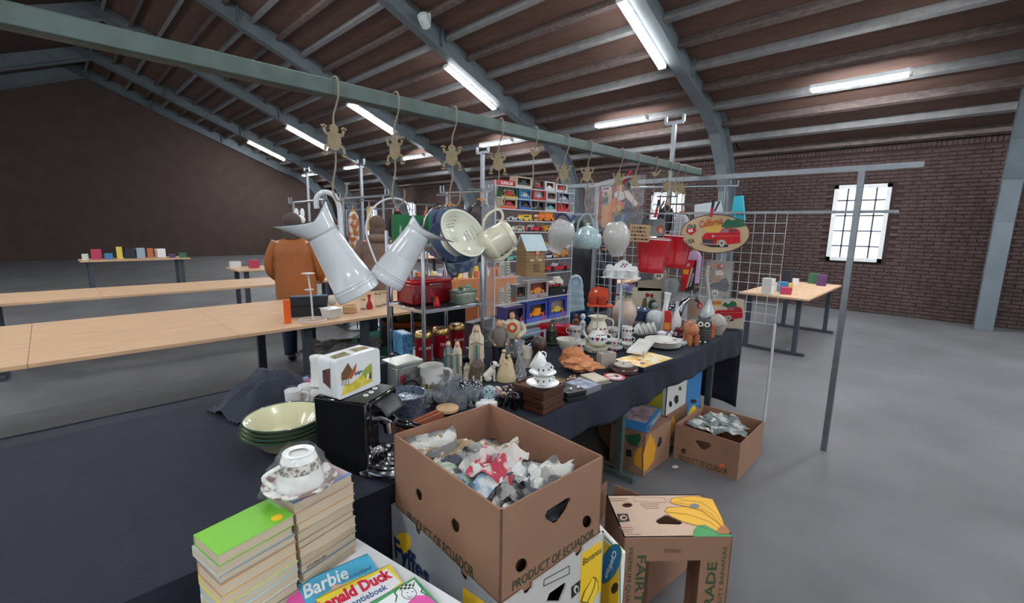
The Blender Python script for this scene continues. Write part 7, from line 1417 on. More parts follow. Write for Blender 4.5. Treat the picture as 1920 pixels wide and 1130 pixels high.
def boxedcar(label, px0, px1, row, hpx, box, win, car, stripe=None, txt=None, depth=.055, y=None, name='boxed_toy_car', pat=None):
    yy = SY+.02 if y is None else y; a = aty(px0, lev_px[row], yy); b = aty(px1, lev_px[row], yy); L = b.x-a.x; k = kk(a); H_ = hpx*k
    t = thing(name, label, 'boxed toy car', ((a.x+b.x)/2, yy+depth/2, lev[row]+.0008), 0, 'boxed toy cars on the acrylic shelf'); bm = M(box, .4) if not pat else pat
    wx0, wx1, wz0, wz1 = -L*.36, L*.38, H_*.26, H_*.86
    if txt and txt[1]: wx0 = wx1 = None
    g = G()
    if wx0 is None: g.bb(-L/2, L/2, -depth/2, depth/2, 0, H_); part('carton', g, bm, t)
    else:
        g.T = Matrix.Translation((0, -depth/2, 0)); g.plate([(-L/2, 0), (L/2, 0), (L/2, H_), (-L/2, H_)], [[(wx0, wz0), (wx1, wz0), (wx1, wz1), (wx0, wz1)]], .001); g.T = Matrix()
        g.bb(-L/2, L/2, depth/2-.001, depth/2, 0, H_); g.bb(-L/2, -L/2+.001, -depth/2, depth/2, 0, H_); g.bb(L/2-.001, L/2, -depth/2, depth/2, 0, H_); g.bb(-L/2, L/2, -depth/2, depth/2, H_-.001, H_); g.bb(-L/2, L/2, -depth/2, depth/2, 0, .001); part('carton', g, bm, t)
        part('backing_card', G().bb(-L/2+.002, L/2-.002, -depth*.05, depth*.0, .002, H_-.002), M(win, .5), t)
        cw = (wx1-wx0)*.85; mt = M(car, .3, coat=.4); part('packed_car', G().prism([(-cw/2, wz0+.001), (-cw/2, wz0+cw*.14), (-cw*.25, wz0+cw*.17), (-cw*.14, wz0+cw*.28), (cw*.2, wz0+cw*.28), (cw*.3, wz0+cw*.16), (cw/2, wz0+cw*.13), (cw/2, wz0+.001)], depth*.3, -depth*.42), mt, t, .0006)
        for x_ in (-.3, .3): part('packed_wheel', G().disc(x_*cw, -depth*.43, wz0+cw*.04, cw*.055, .002, 10), DARK, t)
    if stripe: part('stripe', G().bb(-L/2, L/2*stripe[1], -depth/2-.0008, -depth/2-.0002, 0, H_*.2), M(stripe[0], .4), t)
    if txt: text(txt[0], L*.8, H_*(.5 if txt[1] else .13), t, Matrix.Translation((0, -depth/2-.0015, H_*(.5 if txt[1] else .1))), WHITE, bold=.02)
    return t
bc = [(936, 964, 0, 11, (196, 28, 44), (60, 20, 30), (200, 30, 40), None, ('SUPERCAR', True), 'red box with white capitals, top left of the shelf'),
(966, 998, 0, 21, (176, 156, 132), (50, 52, 60), (30, 32, 38), ((200, 190, 180), 1), None, 'beige ended window box with a black car, top row'),
(1001, 1020, 0, 18, (60, 40, 44), (200, 160, 140), (190, 30, 40), None, None, 'dark box picturing a red car, top row middle'), (1022, 1040, 0, 17, (214, 214, 214), (120, 60, 60), (230, 230, 230), None, None, 'white box, top row right of the middle'), (1042, 1064, 0, 15, (206, 200, 196), (170, 120, 120), (190, 60, 60), None, None, 'pale box behind the frog hook, top right'),
(940, 971, 1, 19, (40, 110, 60), (214, 206, 180), (200, 40, 40), ((230, 180, 40), 1), None, 'green and black checked box with a red car, second row left'), (973, 997, 1, 18, (50, 130, 180), (140, 190, 210), (200, 210, 214), ((40, 120, 180), 1), None, 'blue box with a pale car, second row'), (999, 1022, 1, 20, (206, 30, 44), (220, 214, 210), (190, 196, 200), ((210, 60, 50), 1), None, 'red box with a silver car, second row middle'), (1024, 1044, 1, 18, (206, 206, 204), (110, 80, 70), (120, 70, 60), None, None, 'white box with a brown window, second row'), (1046, 1069, 1, 19, (150, 164, 180), (60, 66, 76), (210, 214, 218), None, None, 'grey blue box with a white car, second row right'),
(938, 970, 2, 19, (200, 180, 150), (120, 50, 50), (190, 40, 40), ((224, 70, 40), 1), None, 'cream and orange red box with a red car, third row left'), (973, 998, 2, 19, (60, 110, 170), (60, 64, 70), (40, 44, 50), None, None, 'blue box with a dark car, third row'), (1001, 1020, 2, 17, (60, 50, 60), (44, 44, 52), (30, 30, 36), None, None, 'dark box in the middle of the third row'), (1022, 1044, 2, 17, (150, 150, 150), (50, 54, 60), (110, 190, 190), ((200, 196, 190), 1), None, 'grey window box with a turquoise car, third row'), (1046, 1068, 2, 18, (214, 40, 50), (150, 90, 80), (196, 40, 50), ((200, 40, 50), 1), None, 'red window box with a red car, third row right')]
for a, b, row, hp, bx_, wn, cr, stp, tx, lb in bc:
    pat = M((36, 110, 60), .4, noise_=(60, 0), two=(20, 26, 22), kind='check') if 'checked' in lb else None
    boxedcar(lb, a, b, row, hp, bx_, wn, cr, stp, tx, pat=pat)
for a, b, row, rgb, st, lb in [(939, 952, 3, (190, 20, 60), 'car', 'crimson toy car at the left end of the fourth shelf'), (953, 976, 3, (200, 208, 214), 'cab', 'silver open toy car on the fourth shelf'), (978, 996, 3, (240, 200, 40), 'van', 'bright yellow toy van on the fourth shelf'), (997, 1013, 3, (240, 170, 40), 'car', 'small amber toy car on the fourth shelf'), (1014, 1038, 3, (240, 130, 40), 'truck', 'orange toy crane truck on the fourth shelf'), (1046, 1061, 3, (240, 150, 40), 'car', 'orange toy car at the right end of the fourth shelf'),
 (966, 983, 4, (190, 186, 160), 'van', 'beige toy jeep on the fifth shelf'), (985, 1020, 4, (214, 20, 50), 'cab', 'long red open toy car on the fifth shelf'), (1022, 1039, 4, (220, 180, 50), 'van', 'mustard toy bus on the fifth shelf'), (1021, 1032, 5, (240, 190, 40), 'beetle', 'small yellow rounded toy car on the sixth shelf'), (936, 950, 5, (60, 60, 70), 'car', 'dark toy car on the sixth shelf at left'),
 (944, 970, 6, (90, 180, 160), 'beetle', 'turquoise rounded toy car behind the pot spout'), (1017, 1041, 6, (206, 216, 222), 'car', 'white toy car right of the bird house'), (1046, 1066, 6, (190, 130, 60), 'truck', 'brown toy truck right of the white car'), (1028, 1067, 7, (206, 20, 40), 'cab', 'large red open toy car right of the bird house'),
 (958, 972, 8, (230, 110, 50), 'beetle', 'orange rounded toy car beside the little houses'), (974, 985, 8, (230, 190, 70), 'car', 'yellow toy car beside the grey window box')]:
    toycar(lb, a, b, row, rgb, st)
c_ = boxedcar('large grey window box with an orange rounded car and a pink badge', 988, 1028, 8, 34, (160, 156, 160), (130, 60, 60), (236, 150, 60), None, None, depth=.07); 
g = G(); g.disc(.01, -.0365, .012, .02, .001, 16, .007); part('badge', g, M((200, 60, 110), .4), c_)
boxedcar('dark wooden box with a round brown emblem left of the big window box', 966, 987, 8, 30, (120, 116, 116), (60, 50, 50), (110, 70, 40), None, None, depth=.08)
a = aty(1030, 553, SY+.03); b = aty(1062, 549, SY+.03); t = thing('display_plinth', 'black plinth with a white price sticker under a small red toy car', 'plinth', ((a.x+b.x)/2, SY+.06, lev[8]+.0008)); part('plinth', G().bb(-(b.x-a.x)/2, (b.x-a.x)/2, -.035, .035, 0, 15*kk(a)), M((30, 30, 36), .3), t, .001); part('price_sticker', G().box((b.x-a.x)*.3, -.036, 7*kk(a), .014, .001, .014), WHITE, t)
toycar('small red open toy car on the black plinth', 1031, 1052, 8, (196, 24, 50), 'cab', z=lev[8]+15*kk(a)+.002)
for x0_, x1_, cl, cr, wn, lb in ((946, 984, (70, 60, 120), (60, 60, 70), (50, 44, 60), 'violet and blue window box at the left of the lowest shelf'), (987, 1026, (50, 70, 160), (240, 140, 40), (70, 70, 80), 'blue and red window box with an orange lorry, lowest shelf'), (1028, 1062, (50, 70, 160), (220, 190, 80), (150, 140, 140), 'blue and red window box with a yellow racer, lowest shelf')):
    c_ = boxedcar(lb, x0_, x1_, 9, 38, cl, wn, cr, ((90, 110, 200), 1), None, depth=.08); a = aty(x1_, 605, SY+.02); k = kk(a); part('red_corner', G().prism([((x1_-x0_)*k*.3, .001), ((x1_-x0_)*k*.49, .001), ((x1_-x0_)*k*.49, 18*k), ((x1_-x0_)*k*.38, 12*k)], .0008, -.0415), M((214, 80, 90), .4), c_)
    if 'lorry' in lb: part('lorry_load', G().box(3*k, -.024, 17*k, 16*k, .02, 13*k), M((240, 150, 40), .4), c_)
# little white houses
for i, (px, row, hp, w_) in enumerate(((944, 7, 30, 9), (953, 7, 32, 9), (943, 8, 30, 9), (955, 8, 36, 7))):
    p = aty(px, lev_px[row], SY+.02); k = kk(p); t = thing('model_house', ['white model canal house on the eighth shelf, left', 'white model canal house on the eighth shelf, right', 'wider white model canal house on the ninth shelf', 'tall slim white model canal house on the ninth shelf'][i], 'model house', (p.x, SY+.035, lev[row]+.0008), 0, 'white model canal houses')
    w2 = w_*k/2; h = hp*k; part('facade', G().prism([(-w2, 0), (w2, 0), (w2, h*.72), (w2*.6, h*.78), (w2*.5, h*.88), (0, h), (-w2*.5, h*.88), (-w2*.6, h*.78), (-w2, h*.72)], .03, -.015), M((206, 204, 192), .5), t); g = G()
    for r_ in range(4):
        for c2_ in (-.5, .5): g.box(c2_*w2, -.0155, h*(.14+r_*.16), w2*.45, .001, h*.08)
    part('window_opening', g, M((50, 54, 60), .5), t)
turned('blue_tin', 'round blue enamel canister before the violet window box', 'tin', (964, 566, 981, 604), [(0, 0), (.9, 0), (.9, .86), (1, .88), (1, .97), (.9, 1), (0, 1)], M((60, 110, 160), .3, coat=.4), z=lev[9]+.001, tr=.5)
# model kit box at left of the shelf
c = Cub((885, 640), 578, (880, 572), (938, 568), z=TZ); c.z1 = c.z0+.16; a = atz(886, 650, TZ); c.set(a, a+Vector((-.02, .07, 0)), a+Vector((.24, .05, 0)))
t = thing('model_kit_box', 'large dark construction kit box with a red square logo and a grey truck picture', 'box', c.base); g = G(); g.T = c.M; g.bb(0, c.w, 0, c.d, 0, c.h); world_part('carton', g, M((64, 52, 56), .4, noise_=(5, .3)), t, .002)
c.front = c.front; w_, h_ = c.w, c.h
pr(t, c.front, [(.01, h_-.055), (.042, h_-.055), (.042, h_-.02), (.01, h_-.02)], M((220, 30, 30), .4), px=False); text('LEGO', .026, .011, t, t.matrix_world.inverted() @ lift(c.front, .003) @ Matrix.Translation((.026, 0, h_-.037)), WHITE, bold=.04)
text('TECHNIC', .07, .016, t, t.matrix_world.inverted() @ lift(c.front, .003) @ Matrix.Translation((.095, 0, h_-.032)), M((190, 190, 196), .4), bold=.02)
pr(t, c.front, [(.05, .03), (.06, .07), (.09, .075), (.1, .05), (.2, .06), (.2, .03)], M((110, 114, 124), .4), px=False); pr(t, c.front, [(.0, .0), (w_, 0), (w_, .02), (0, .012)], M((150, 180, 200), .4), px=False); pr(t, c.top, [(.005, .005), (w_-.005, .005), (w_-.005, c.d-.005), (.005, c.d-.005)], M((150, 150, 156), .4), px=False)
# window box of a model car lower on the table behind the statuettes
c = abox(1.99, 2.32, 1.93, 2.0, TZ, TZ+.12); t = thing('window_box', 'long pale blue framed window box with a dark model car behind the man figurines', 'box', c.base); g = G(); g.T = c.front; g.plate([(0, 0), (c.w, 0), (c.w, c.h), (0, c.h)], [[(.02, .03), (c.w-.02, .03), (c.w-.02, c.h-.015), (.02, c.h-.015)]], .003); g.T = c.M; g.bb(0, c.w, .05, c.d, 0, c.h); g.bb(0, c.w, 0, c.d, 0, .004); world_part('carton', g, M((150, 176, 190), .4), t)
g = G(); g.T = c.M; g.bb(.03, c.w-.03, .015, .045, .032, .06); g.bb(.09, c.w-.1, .018, .042, .06, .085); world_part('packed_car', g, M((30, 30, 36), .2, coat=.5), t, .004)
# ================================================================== CHROME RACK
t = thing('chrome_rack', 'three tier chrome rack standing on the table left of the toy cars', 'rack', (1.6, 2.2, TZ)); RX0, RX1, RY0, RY1 = 1.375, 1.80, 2.0, 2.36
for (x_, y_) in ((RX0, RY0), (RX1, RY0), (RX0, RY1), (RX1, RY1)): world_part('post', G().tube([(x_, y_, TZ), (x_, y_, 1.52)], .0115, 14), CHROME, t); world_part('joint', G().tube([(x_, y_, 1.085), (x_, y_, 1.115)], .014, 14), CHROME, t)
for i, z_ in enumerate((.79, 1.10, 1.44)):
    world_part('shelf_board', G().bb(RX0+.01, RX1-.01, RY0+.01, RY1-.01, z_-.012, z_-.002), M((46, 50, 58), .3) if i < 2 else M((150, 156, 164), .2, .6), t)
    for (a, b) in (((RX0, RY0), (RX1, RY0)), ((RX0, RY1), (RX1, RY1)), ((RX0, RY0), (RX0, RY1)), ((RX1, RY0), (RX1, RY1))): A = Vector((*a, z_-.008)); B = Vector((*b, z_-.008)); d_ = (B-A).normalized()*.012; C_ = (A+B)/2; world_part('rail', G().box(C_.x, C_.y, C_.z, abs(B.x-A.x)-.02 if a[1] == b[1] else .012, abs(B.y-A.y)-.02 if a[0] == b[0] else .012, .022), CHROME, t, .002)
for (x0_, y0_, lb) in ((748, 500, 'l'),):
    p = aty(735, 500, 2.36)
    world_part('arched_end', G().tube(smooth_path([(RX0, RY0, 1.5), (RX0+.02, RY0, 1.6), (RX0+.11, RY0, 1.66), (RX0+.2, RY0, 1.6), (RX0+.21, RY0, 1.45)]), .008, 8), CHROME, t)
for i, (bx, tx) in enumerate((((773, 616, 815, 678), 'COFFEE'), ((806, 609, 847, 670), 'TEA'), ((838, 602, 876, 660), 'SUGAR'))):
    t, wd, ht = turned('storage_canister', 'red storage canister with a brass lid lettered %s' % tx, 'canister', bx, [(0, 0), (.94, 0), (.95, .02), (.95, .74), (.97, .75), (.95, .76), (0, .76)], DRED, z=.79, group='red storage canisters', n=36, w=.098)
    part('lid', G().lathe([(wd*.5, ht*.76), (wd*.51, ht*.78), (wd*.5, ht*.9), (wd*.42, ht*.97), (wd*.2, ht), (0, ht*.985)], 36), BRASS, t)
    g = G(); base_a = -PI/2+.35
    for j, ch in enumerate(tx):
        a = base_a+(j-len(tx)/2+.5)*.3; r = wd*.48; text(ch, .0105, .016, t, frame((r*math.cos(a), r*math.sin(a), ht*.44), (-math.sin(a), math.cos(a), 0), (0, 0, 1)), M((214, 190, 180), .4), bold=.03)
c = Cub((755, 668), 628, (731, 620), (775, 626), z=.79); t = thing('tissue_box', 'light blue patterned cube box at the left end of the low rack shelf', 'box', c.base); g = G(); g.T = c.M; g.bb(0, c.w, 0, c.d, 0, c.h); world_part('carton', g, M((110, 170, 206), .4, noise_=(70, .2), two=(60, 120, 180)), t, .003); pr(t, c.top, [(c.w*.2, c.d*.2), (c.w*.8, c.d*.2), (c.w*.8, c.d*.8), (c.w*.2, c.d*.8)], M((190, 214, 226), .4), px=False)
c = abox(1.41, 1.69, 2.15, 2.33, 1.10, 1.245); t = thing('bread_bin', 'shiny red bread bin on the middle rack shelf', 'bin', c.base); g = G(); g.T = c.M; g.bb(0, c.w, 0, c.d, 0, c.h*.85); world_part('body', g, DRED, t, .012); g = G(); g.T = c.M; g.bb(.0, c.w, 0, c.d, c.h*.82, c.h); world_part('lid', g, RED, t, .012); g = G(); g.T = c.M; g.tube([(c.w*.35, -.004, c.h*.8), (c.w*.35, -.02, c.h*.82), (c.w*.65, -.02, c.h*.82), (c.w*.65, -.004, c.h*.8)], .004, 6); world_part('handle', g, CHROME, t)
p, wd, ht, rr = fit(816, 528, 882, 573, z=1.10, dr=.5, tr=.5); t = thing('tureen', 'green and silver ribbed ceramic box with pierced lid and a bird on top', 'box', (1.71, 2.07, 1.1), 0); CG = M((128, 140, 124), .25, .3, coat=.5, noise_=(8, .3))
W2, D2, H2 = .078, .05, .085
g = G(); n = 64; vs = []
for zz_, sc_ in ((0, .86), (.01, .9), (.05, 1.02), (.062, 1.0), (.066, .96)):
    for j in range(n): a = 2*PI*j/n; q = 1+.025*math.cos(a*20)*(1 if zz_ < .06 else 0); c_ = abs(math.cos(a))**.5*(1 if math.cos(a) > 0 else -1); s__ = abs(math.sin(a))**.5*(1 if math.sin(a) > 0 else -1); vs.append((W2*sc_*q*c_, D2*sc_*q*s__, zz_))
vs.append((0, 0, 0)); vs.append((0, 0, .066)); g.add(vs, [(k_*n+j, k_*n+(j+1) % n, (k_+1)*n+(j+1) % n, (k_+1)*n+j) for k_ in range(4) for j in range(n)]+[(len(vs)-2, (j+1) % n, j) for j in range(n)]+[(len(vs)-1, 4*n+j, 4*n+(j+1) % n) for j in range(n)]); part('body', g, CG, t)
part('lid', G().box(0, 0, .073, W2*1.95, D2*1.9, .014), M((134, 150, 134), .3, .3, coat=.4), t, .006); g = G()
for j in range(9): g.disc(-.06+j*.015, -D2*.96, .074, .003, .001, 8)
part('pierced_hole', g, DARK, t); part('bird', G().ball(.03, 0, .096, .012, 1.6, .8, .8).ball(.045, 0, .104, .007), M((110, 190, 180), .3), t); part('leaf_knob', G().ball(-.02, 0, .09, .016, 1.4, .9, .6), M((90, 120, 84), .4), t)
for i, (px, pyb, pyt, cl, c2_, lb) in enumerate(((778, 573, 538, (190, 160, 110), (90, 140, 170), 'blond figurine with blue trousers on the middle rack shelf'), (789, 568, 544, (200, 190, 180), (210, 206, 196), 'white figurine beside the blond one on the rack'), (808, 570, 541, (190, 30, 40), (40, 40, 56), 'figurine in a red top beside the ceramic box'), (771, 562, 537, (200, 180, 150), (190, 160, 130), 'pale figurine at the back left of the rack figurines'))):
    p = atz(px, pyb, 1.10); k = kk(p); manfig(lb, (px-5, pyt, px+5, pyb), M(cl, .5), M(c2_, .5), M((180, 150, 80) if i == 0 else (50, 40, 40), .5), z=1.10)
turned('red_bottle', 'small pear shaped red ornament beside the ceramic box', 'ornament', (812, 554, 825, 575), [(0, 0), (.8, 0), (1, .15), (.8, .5), (.45, .8), (.35, .95), (0, 1)], M((200, 40, 40), .3), z=1.10, tr=.2)
# ================================================================== OTHER STALLS (left and behind)
def wtable(label, x0, x1, y0, y1, z=.75, top=WOODL, legm=None, legs=None, name='market_table'):
    t = thing(name, label, 'table', ((x0+x1)/2, (y0+y1)/2, 0)); n = max(1, int(round((x1-x0)/1.0))); 
    for i in range(n): world_part('board', G().bb(x0+(x1-x0)*i/n+.001, x0+(x1-x0)*(i+1)/n-.001, y0, y1, z-.025, z), top, t, .002)
    for xx in (legs or (x0+.15, x1-.15)):
        for yy in (y0+.12, y1-.1): world_part('leg', G().box(xx, yy, (z-.03)/2, .07, .05, z-.03), legm or M((64, 72, 80), .5), t)
        world_part('foot', G().box(xx, (y0+y1)/2, .02, .06, y1-y0, .03), legm or M((64, 72, 80), .5), t)
    return t
wtable('pale wooden market table across the aisle at the left, black case on it', -1.2, 3.0, 3.62, 5.05, legs=(-.9, 1.42, 1.93, 2.8))
wtable('farther pale wooden market table behind the first, left of the white jug', -.6, 3.2, 6.4, 7.3)
LT = .751
# black flight case leaning open
p = atz(580, 594, LT); t = thing('black_case', 'black open case lid standing on the pale wooden table', 'case', p, face(p)); k = kk(p)
part('lid', G().prism([(-34*k, 0), (30*k, 2*k), (34*k, 38*k), (-30*k, 38*k)], .03, .03), M((36, 40, 48), .4), t, .006); part('edge_trim', G().tube([(-30*k, .04, 38*k), (34*k, .04, 38*k)], .012, 6), M((110, 130, 150), .3), t); part('rib', G().box(0, .028, 20*k, 60*k, .004, .01), BLACK, t)
part('base', G().box(0, .14, .03, 62*k, .2, .06), BLACK, t, .01)
# wire cake stand
p = atz(587, 600, LT); t = thing('wire_stand', 'white wire stand with a round plate on top, on the pale wooden table', 'stand', p, face(p)); k = kk(p); ww = M((206, 208, 206), .4)
ry_ = .12
part('base_ring', G().tube([(24*k*math.cos(2*PI*i/28), ry_*math.sin(2*PI*i/28), .006) for i in range(28)], .005, 6, close=True), ww, t)
part('stem', G().tube([(0, 0, .005), (-1*k, 0, 45*k), (-4*k, 0, 86*k)], .0075, 8), ww, t); part('top_plate', G().lathe([(0, 0), (11*k, .004), (12*k, .012), (0, .01)], 24, (-4*k, 0, 86*k)), ww, t); part('small_ring', G().tube([(-4*k+7*k*math.cos(2*PI*i/16), .03*math.sin(2*PI*i/16), 58*k) for i in range(16)], .004, 6, close=True), ww, t); part('cross_wire', G().tube([(-24*k, 0, .006), (24*k, 0, .006)], .004, 6), ww, t)
# white tub, wooden pot, red vase, glasses
c = Cub((618, 599), 581, (602, 577), (640, 577), z=LT); t = thing('white_tub', 'small white plastic tub at the edge of the pale wooden table', 'tub', c.base); g = G(); g.T = c.M; g.add([(c.w*.1, c.d*.1, 0), (c.w*.9, c.d*.1, 0), (c.w*.9, c.d*.9, 0), (c.w*.1, c.d*.9, 0), (0, 0, c.h), (c.w, 0, c.h), (c.w, c.d, c.h), (0, c.d, c.h)], [(0, 3, 2, 1), (4, 5, 6, 7), (0, 1, 5, 4), (1, 2, 6, 5), (2, 3, 7, 6), (3, 0, 4, 7)]); world_part('body', g, M((206, 206, 206), .3), t, .004); g = G(); g.T = c.M; g.bb(-.004, c.w+.004, -.004, c.d+.004, c.h-.004, c.h+.003); world_part('rim', g, WHITE, t, .002)
turned('wooden_pot', 'round wooden pot with a dark print below the left jug', 'pot', (644, 570, 669, 588), [(0, 0), (.85, 0), (1, .1), (1, .9), (.9, 1), (.85, .8), (0, .2)], M((196, 156, 118), .5, noise_=(6, .1)), z=LT)
turned('red_vase', 'red glass vase with a narrow neck on the pale wooden table', 'vase', (687, 552, 699, 580), [(0, 0), (.9, 0), (1, .15), (.9, .35), (.4, .6), (.35, .8), (.6, 1), (0, .95)], RED, z=LT, tr=.5)
for i, (bx, lb) in enumerate((((704, 548, 716, 575), 'clear square glass jar left of the rack'), ((716, 546, 728, 572), 'clear glass jar touching the rack post'), ((676, 560, 686, 580), 'thin clear glass beside the red vase'))): turned('glass_jar', lb, 'jar', bx, [(0, 0), (1, 0), (1, .95), (.8, 1), (.75, .95), (.92, .9), (.92, .06), (0, .06)], GLASS, z=LT, group='glass jars on the wooden table')
p = atz(540, 606, LT); k = kk(p); solo('orange_board', G().box(0, .01, 22*k, 12*k, .03, 44*k), ORANGE, 'orange board standing at the left edge of the photo on the wooden table', 'board', p, face(p))
for i, (px, py, w_, h_, rgb, lb) in enumerate(((600, 575, 22, 20, (140, 190, 214), 'light blue folded fabric behind the black case'), (622, 572, 18, 16, (190, 186, 176), 'grey white paper pile beside the big jug base'), (658, 562, 20, 14, (206, 206, 200), 'white folded cloth behind the wooden pot'), (672, 555, 14, 12, (60, 140, 190), 'small blue pack behind the red vase'), (560, 545, 40, 30, (34, 60, 90), 'dark blue bag standing behind the black case'))):
    p = atz(px, py, LT); k = kk(p); g = G(); g.ball(0, 0, h_*k*.5, w_*k*.5, 1, .6, h_/w_, 16, 10); o = solo('fabric_bundle', g, M(rgb, .7, bump=(20, .6)), lb, 'bundle', p, face(p))
# under the wooden table
p = atz(655, 662, 0); k = kk(p); g = G(); n = 28
g.lathe([(0, 0), (.3, .02), (.8, .45), (1, .95), (.98, 1), (.76, .5), (.3, .08), (0, .06)], n, sx=50*k, sy=26*k); g.v = [(x, y, z*34*k) for x, y, z in g.v]
solo('green_tub', g, M((84, 100, 56), .5), 'shallow olive green tub on the floor beyond the wooden table', 'tub', p+Vector((-.1, -.3, .0)), face(p))
p = atz(640, 705, 0); crumple('plastic_bag', 'large crumpled grey plastic bag behind the tin case', p+Vector((0, 0, .28)), .75, .5, M((150, 148, 152), .5), .16, face(p), seed=77)
p = atz(560, 722, 0); c = abox(.35, 1.12, 2.55, 2.9, 0, .36); t, c = acarton('orange brown carton with a red band and a round hole at the far left floor', c, M((190, 126, 90), .8)); pr(t, c.front, [(0, .27), (c.w, .27), (c.w, .36), (0, .36)], M((170, 80, 66), .7), px=False); pr(t, c.front, ell(c.w*.78, .24, .025, .025), DARK, px=False, e=.0016)
crumple('plastic_bag', 'clear crinkled bag on the orange brown carton', Vector((.95, 2.72, .45)), .28, .2, M((190, 196, 202), .2, alpha=.6), .05, seed=78)
g = G(); g.ball(0, 0, .06, .16, 1.3, .8, .5); solo('cyan_bag', g, M((60, 190, 200), .4, bump=(10, .5)), 'bright cyan bag at the left edge beside the carton', 'bag', (.72, 2.66, .37), 0)
def drape(name, label, cat, c, sx, sy, h, mat, rz=0, seed=0, kind=None):
    g = G(); g.grid(22, 22, lambda u, v: ((u-.5)*sx, (v-.5)*sy, h*max(0, 1-((u-.5)**2+(v-.5)**2)*3.4)*(1+.5*noise.noise(Vector((u*5+seed, v*5, seed))))+.012*noise.noise(Vector((u*14, v*14, seed)))+.01))
    return solo(name, g, mat, label, cat, c, rz)
drape('navy_jacket', 'dark navy jacket heaped at the left edge behind the cups', 'jacket', (.62, 2.12, .752), .4, .26, .13, M((34, 40, 54), .7, bump=(12, .5)), .2, 3)
p = atz(574, 712, TZ+.06); drape('floral_cloth', 'small red white and blue flowered cloth beside the tin case', 'cloth', Vector((p.x, p.y, TZ+.005)), .09, .09, .05, M((190, 60, 90), .6, noise_=(30, .16), two=(120, 170, 210)), 0, 6)
# behind and under the rack
t, wd, ht = turned('orange_tray', 'large orange oval bowl with dark and green things behind the rack', 'bowl', (716, 590, 805, 622), BOWL, M((190, 96, 36), .5), z=.45, sy=.8)
for i, (dx_, rgb, lb) in enumerate(((-.08, (40, 36, 34), 'dark bundle in the orange bowl, left'), (.0, (90, 96, 50), 'olive green bundle in the middle of the orange bowl'), (.1, (60, 84, 50), 'green bundle in the orange bowl, right'))): q = t.matrix_world @ Vector((dx_*1.6, 0, ht*.75)); solo('fabric_bundle', G().ball(0, 0, .05, .1, 1.3, .8, .7), M(rgb, .7, bump=(20, .5)), lb, 'bundle', q)
q = t.location; solo('low_stool', G().box(0, 0, .43, .4, .3, .03).box(-.16, -.1, .21, .03, .03, .42).box(.16, -.1, .21, .03, .03, .42).box(-.16, .1, .21, .03, .03, .42).box(.16, .1, .21, .03, .03, .42), WOODD, 'low wooden stool under the orange bowl', 'stool', (q.x, q.y, 0))
g = G(); g.lathe([(0, 0), (.3, 0), (.42, .2), (.42, .24), (.28, .04), (0, .03)], 28); p = atz(712, 690, 0); solo('teal_basin', g, M((50, 120, 100), .4), 'dark green basin on the floor left of the rack', 'basin', p+Vector((.3, .3, 0)))
p = atz(818, 640, .1); t = thing('folding_chair', 'black folding chair with red piping behind the rack', 'chair', (2.5, 3.3, 0), -.6)
part('seat', G().box(0, 0, .45, .42, .4, .04), BLACK, t, .01); part('backrest', G().box(0, .2, .75, .42, .03, .3), BLACK, t, .01)
for a in (-.19, .19):
    for b in (-.18, .19): part('leg', G().cyl(a, b, 0, .012, .45, 8), STEEL, t)
# orange draped stall with small goods
ox0, ox1, oy0, oy1 = 3.45, 5.5, 5.3, 6.1
wtable('market table under the orange cloth behind the rack', ox0, ox1, oy0, oy1, .74, name='market_table')
OC = M((190, 124, 80), .8, noise_=(4, .12), bump=(12, .4)); g = G()
g.grid(60, 10, lambda u, v: (ox0-.02+(ox1-ox0+.04)*u, oy0-.03-.02*math.sin(u*40)*(1-v), .12+.635*v)); g.grid(20, 6, lambda u, v: (ox0-.02+(ox1-ox0+.04)*u, oy0-.03+(oy1-oy0+.06)*v, .757)); solo('table_cloth', g, OC, 'orange brown cloth draped over the stall behind the rack', 'cloth')
rnd = random.Random(21); cols = [(214, 214, 210), (180, 60, 90), (70, 130, 180), (220, 200, 90), (40, 44, 60), (150, 170, 190), (190, 110, 70), (230, 230, 235), (90, 60, 110), (60, 110, 80)]
cn_ = ['white', 'pink', 'blue', 'yellow', 'dark', 'grey blue', 'tan', 'bright white', 'violet', 'green']
posw = 'first second third fourth fifth sixth seventh eighth ninth tenth eleventh twelfth thirteenth fourteenth fifteenth sixteenth seventeenth'.split()
for i in range(34):
    pw_ = posw[i % 17]+' from left, '+('back row' if i > 16 else 'front row')
    x_ = ox0+.06+(ox1-ox0-.12)*(i % 17)/16; y_ = oy0+.1+.28*(i//17); ci = rnd.randrange(10)
    if i % 3: solo('small_carton', G().box(0, 0, .05+.02*(i % 2), .07, .05, .1+.04*(i % 2)), M(cols[ci], .5), 'small %s carton, %s of the orange stall' % (cn_[ci], pw_), 'box', (x_, y_, .76), rnd.uniform(-.5, .5), 'small goods on the orange draped stall')
    else:
        o = solo('small_bottle', G().lathe([(0, 0), (.03, 0), (.03, .1), (.012, .13), (.012, .16), (0, .16)], 12), M(cols[ci], .3), 'small %s bottle, %s of the orange stall' % (cn_[ci], pw_), 'bottle', (x_, y_, .76), 0, 'small goods on the orange draped stall')
# dark wooden chest below with chrome arch
t = thing('wood_chest', 'reddish wooden chest below the orange cloth', 'chest', (3.3, 4.3, 0)); world_part('body', G().bb(3.0, 3.7, 4.2, 4.5, 0, .62), M((150, 84, 46), .5, noise_=(4, .2)), t, .01); world_part('lid', G().bb(2.98, 3.72, 4.18, 4.52, .62, .66), M((170, 100, 56), .5), t, .004); world_part('knob', G().ball(3.35, 4.17, .4, .02), BRASS, t)
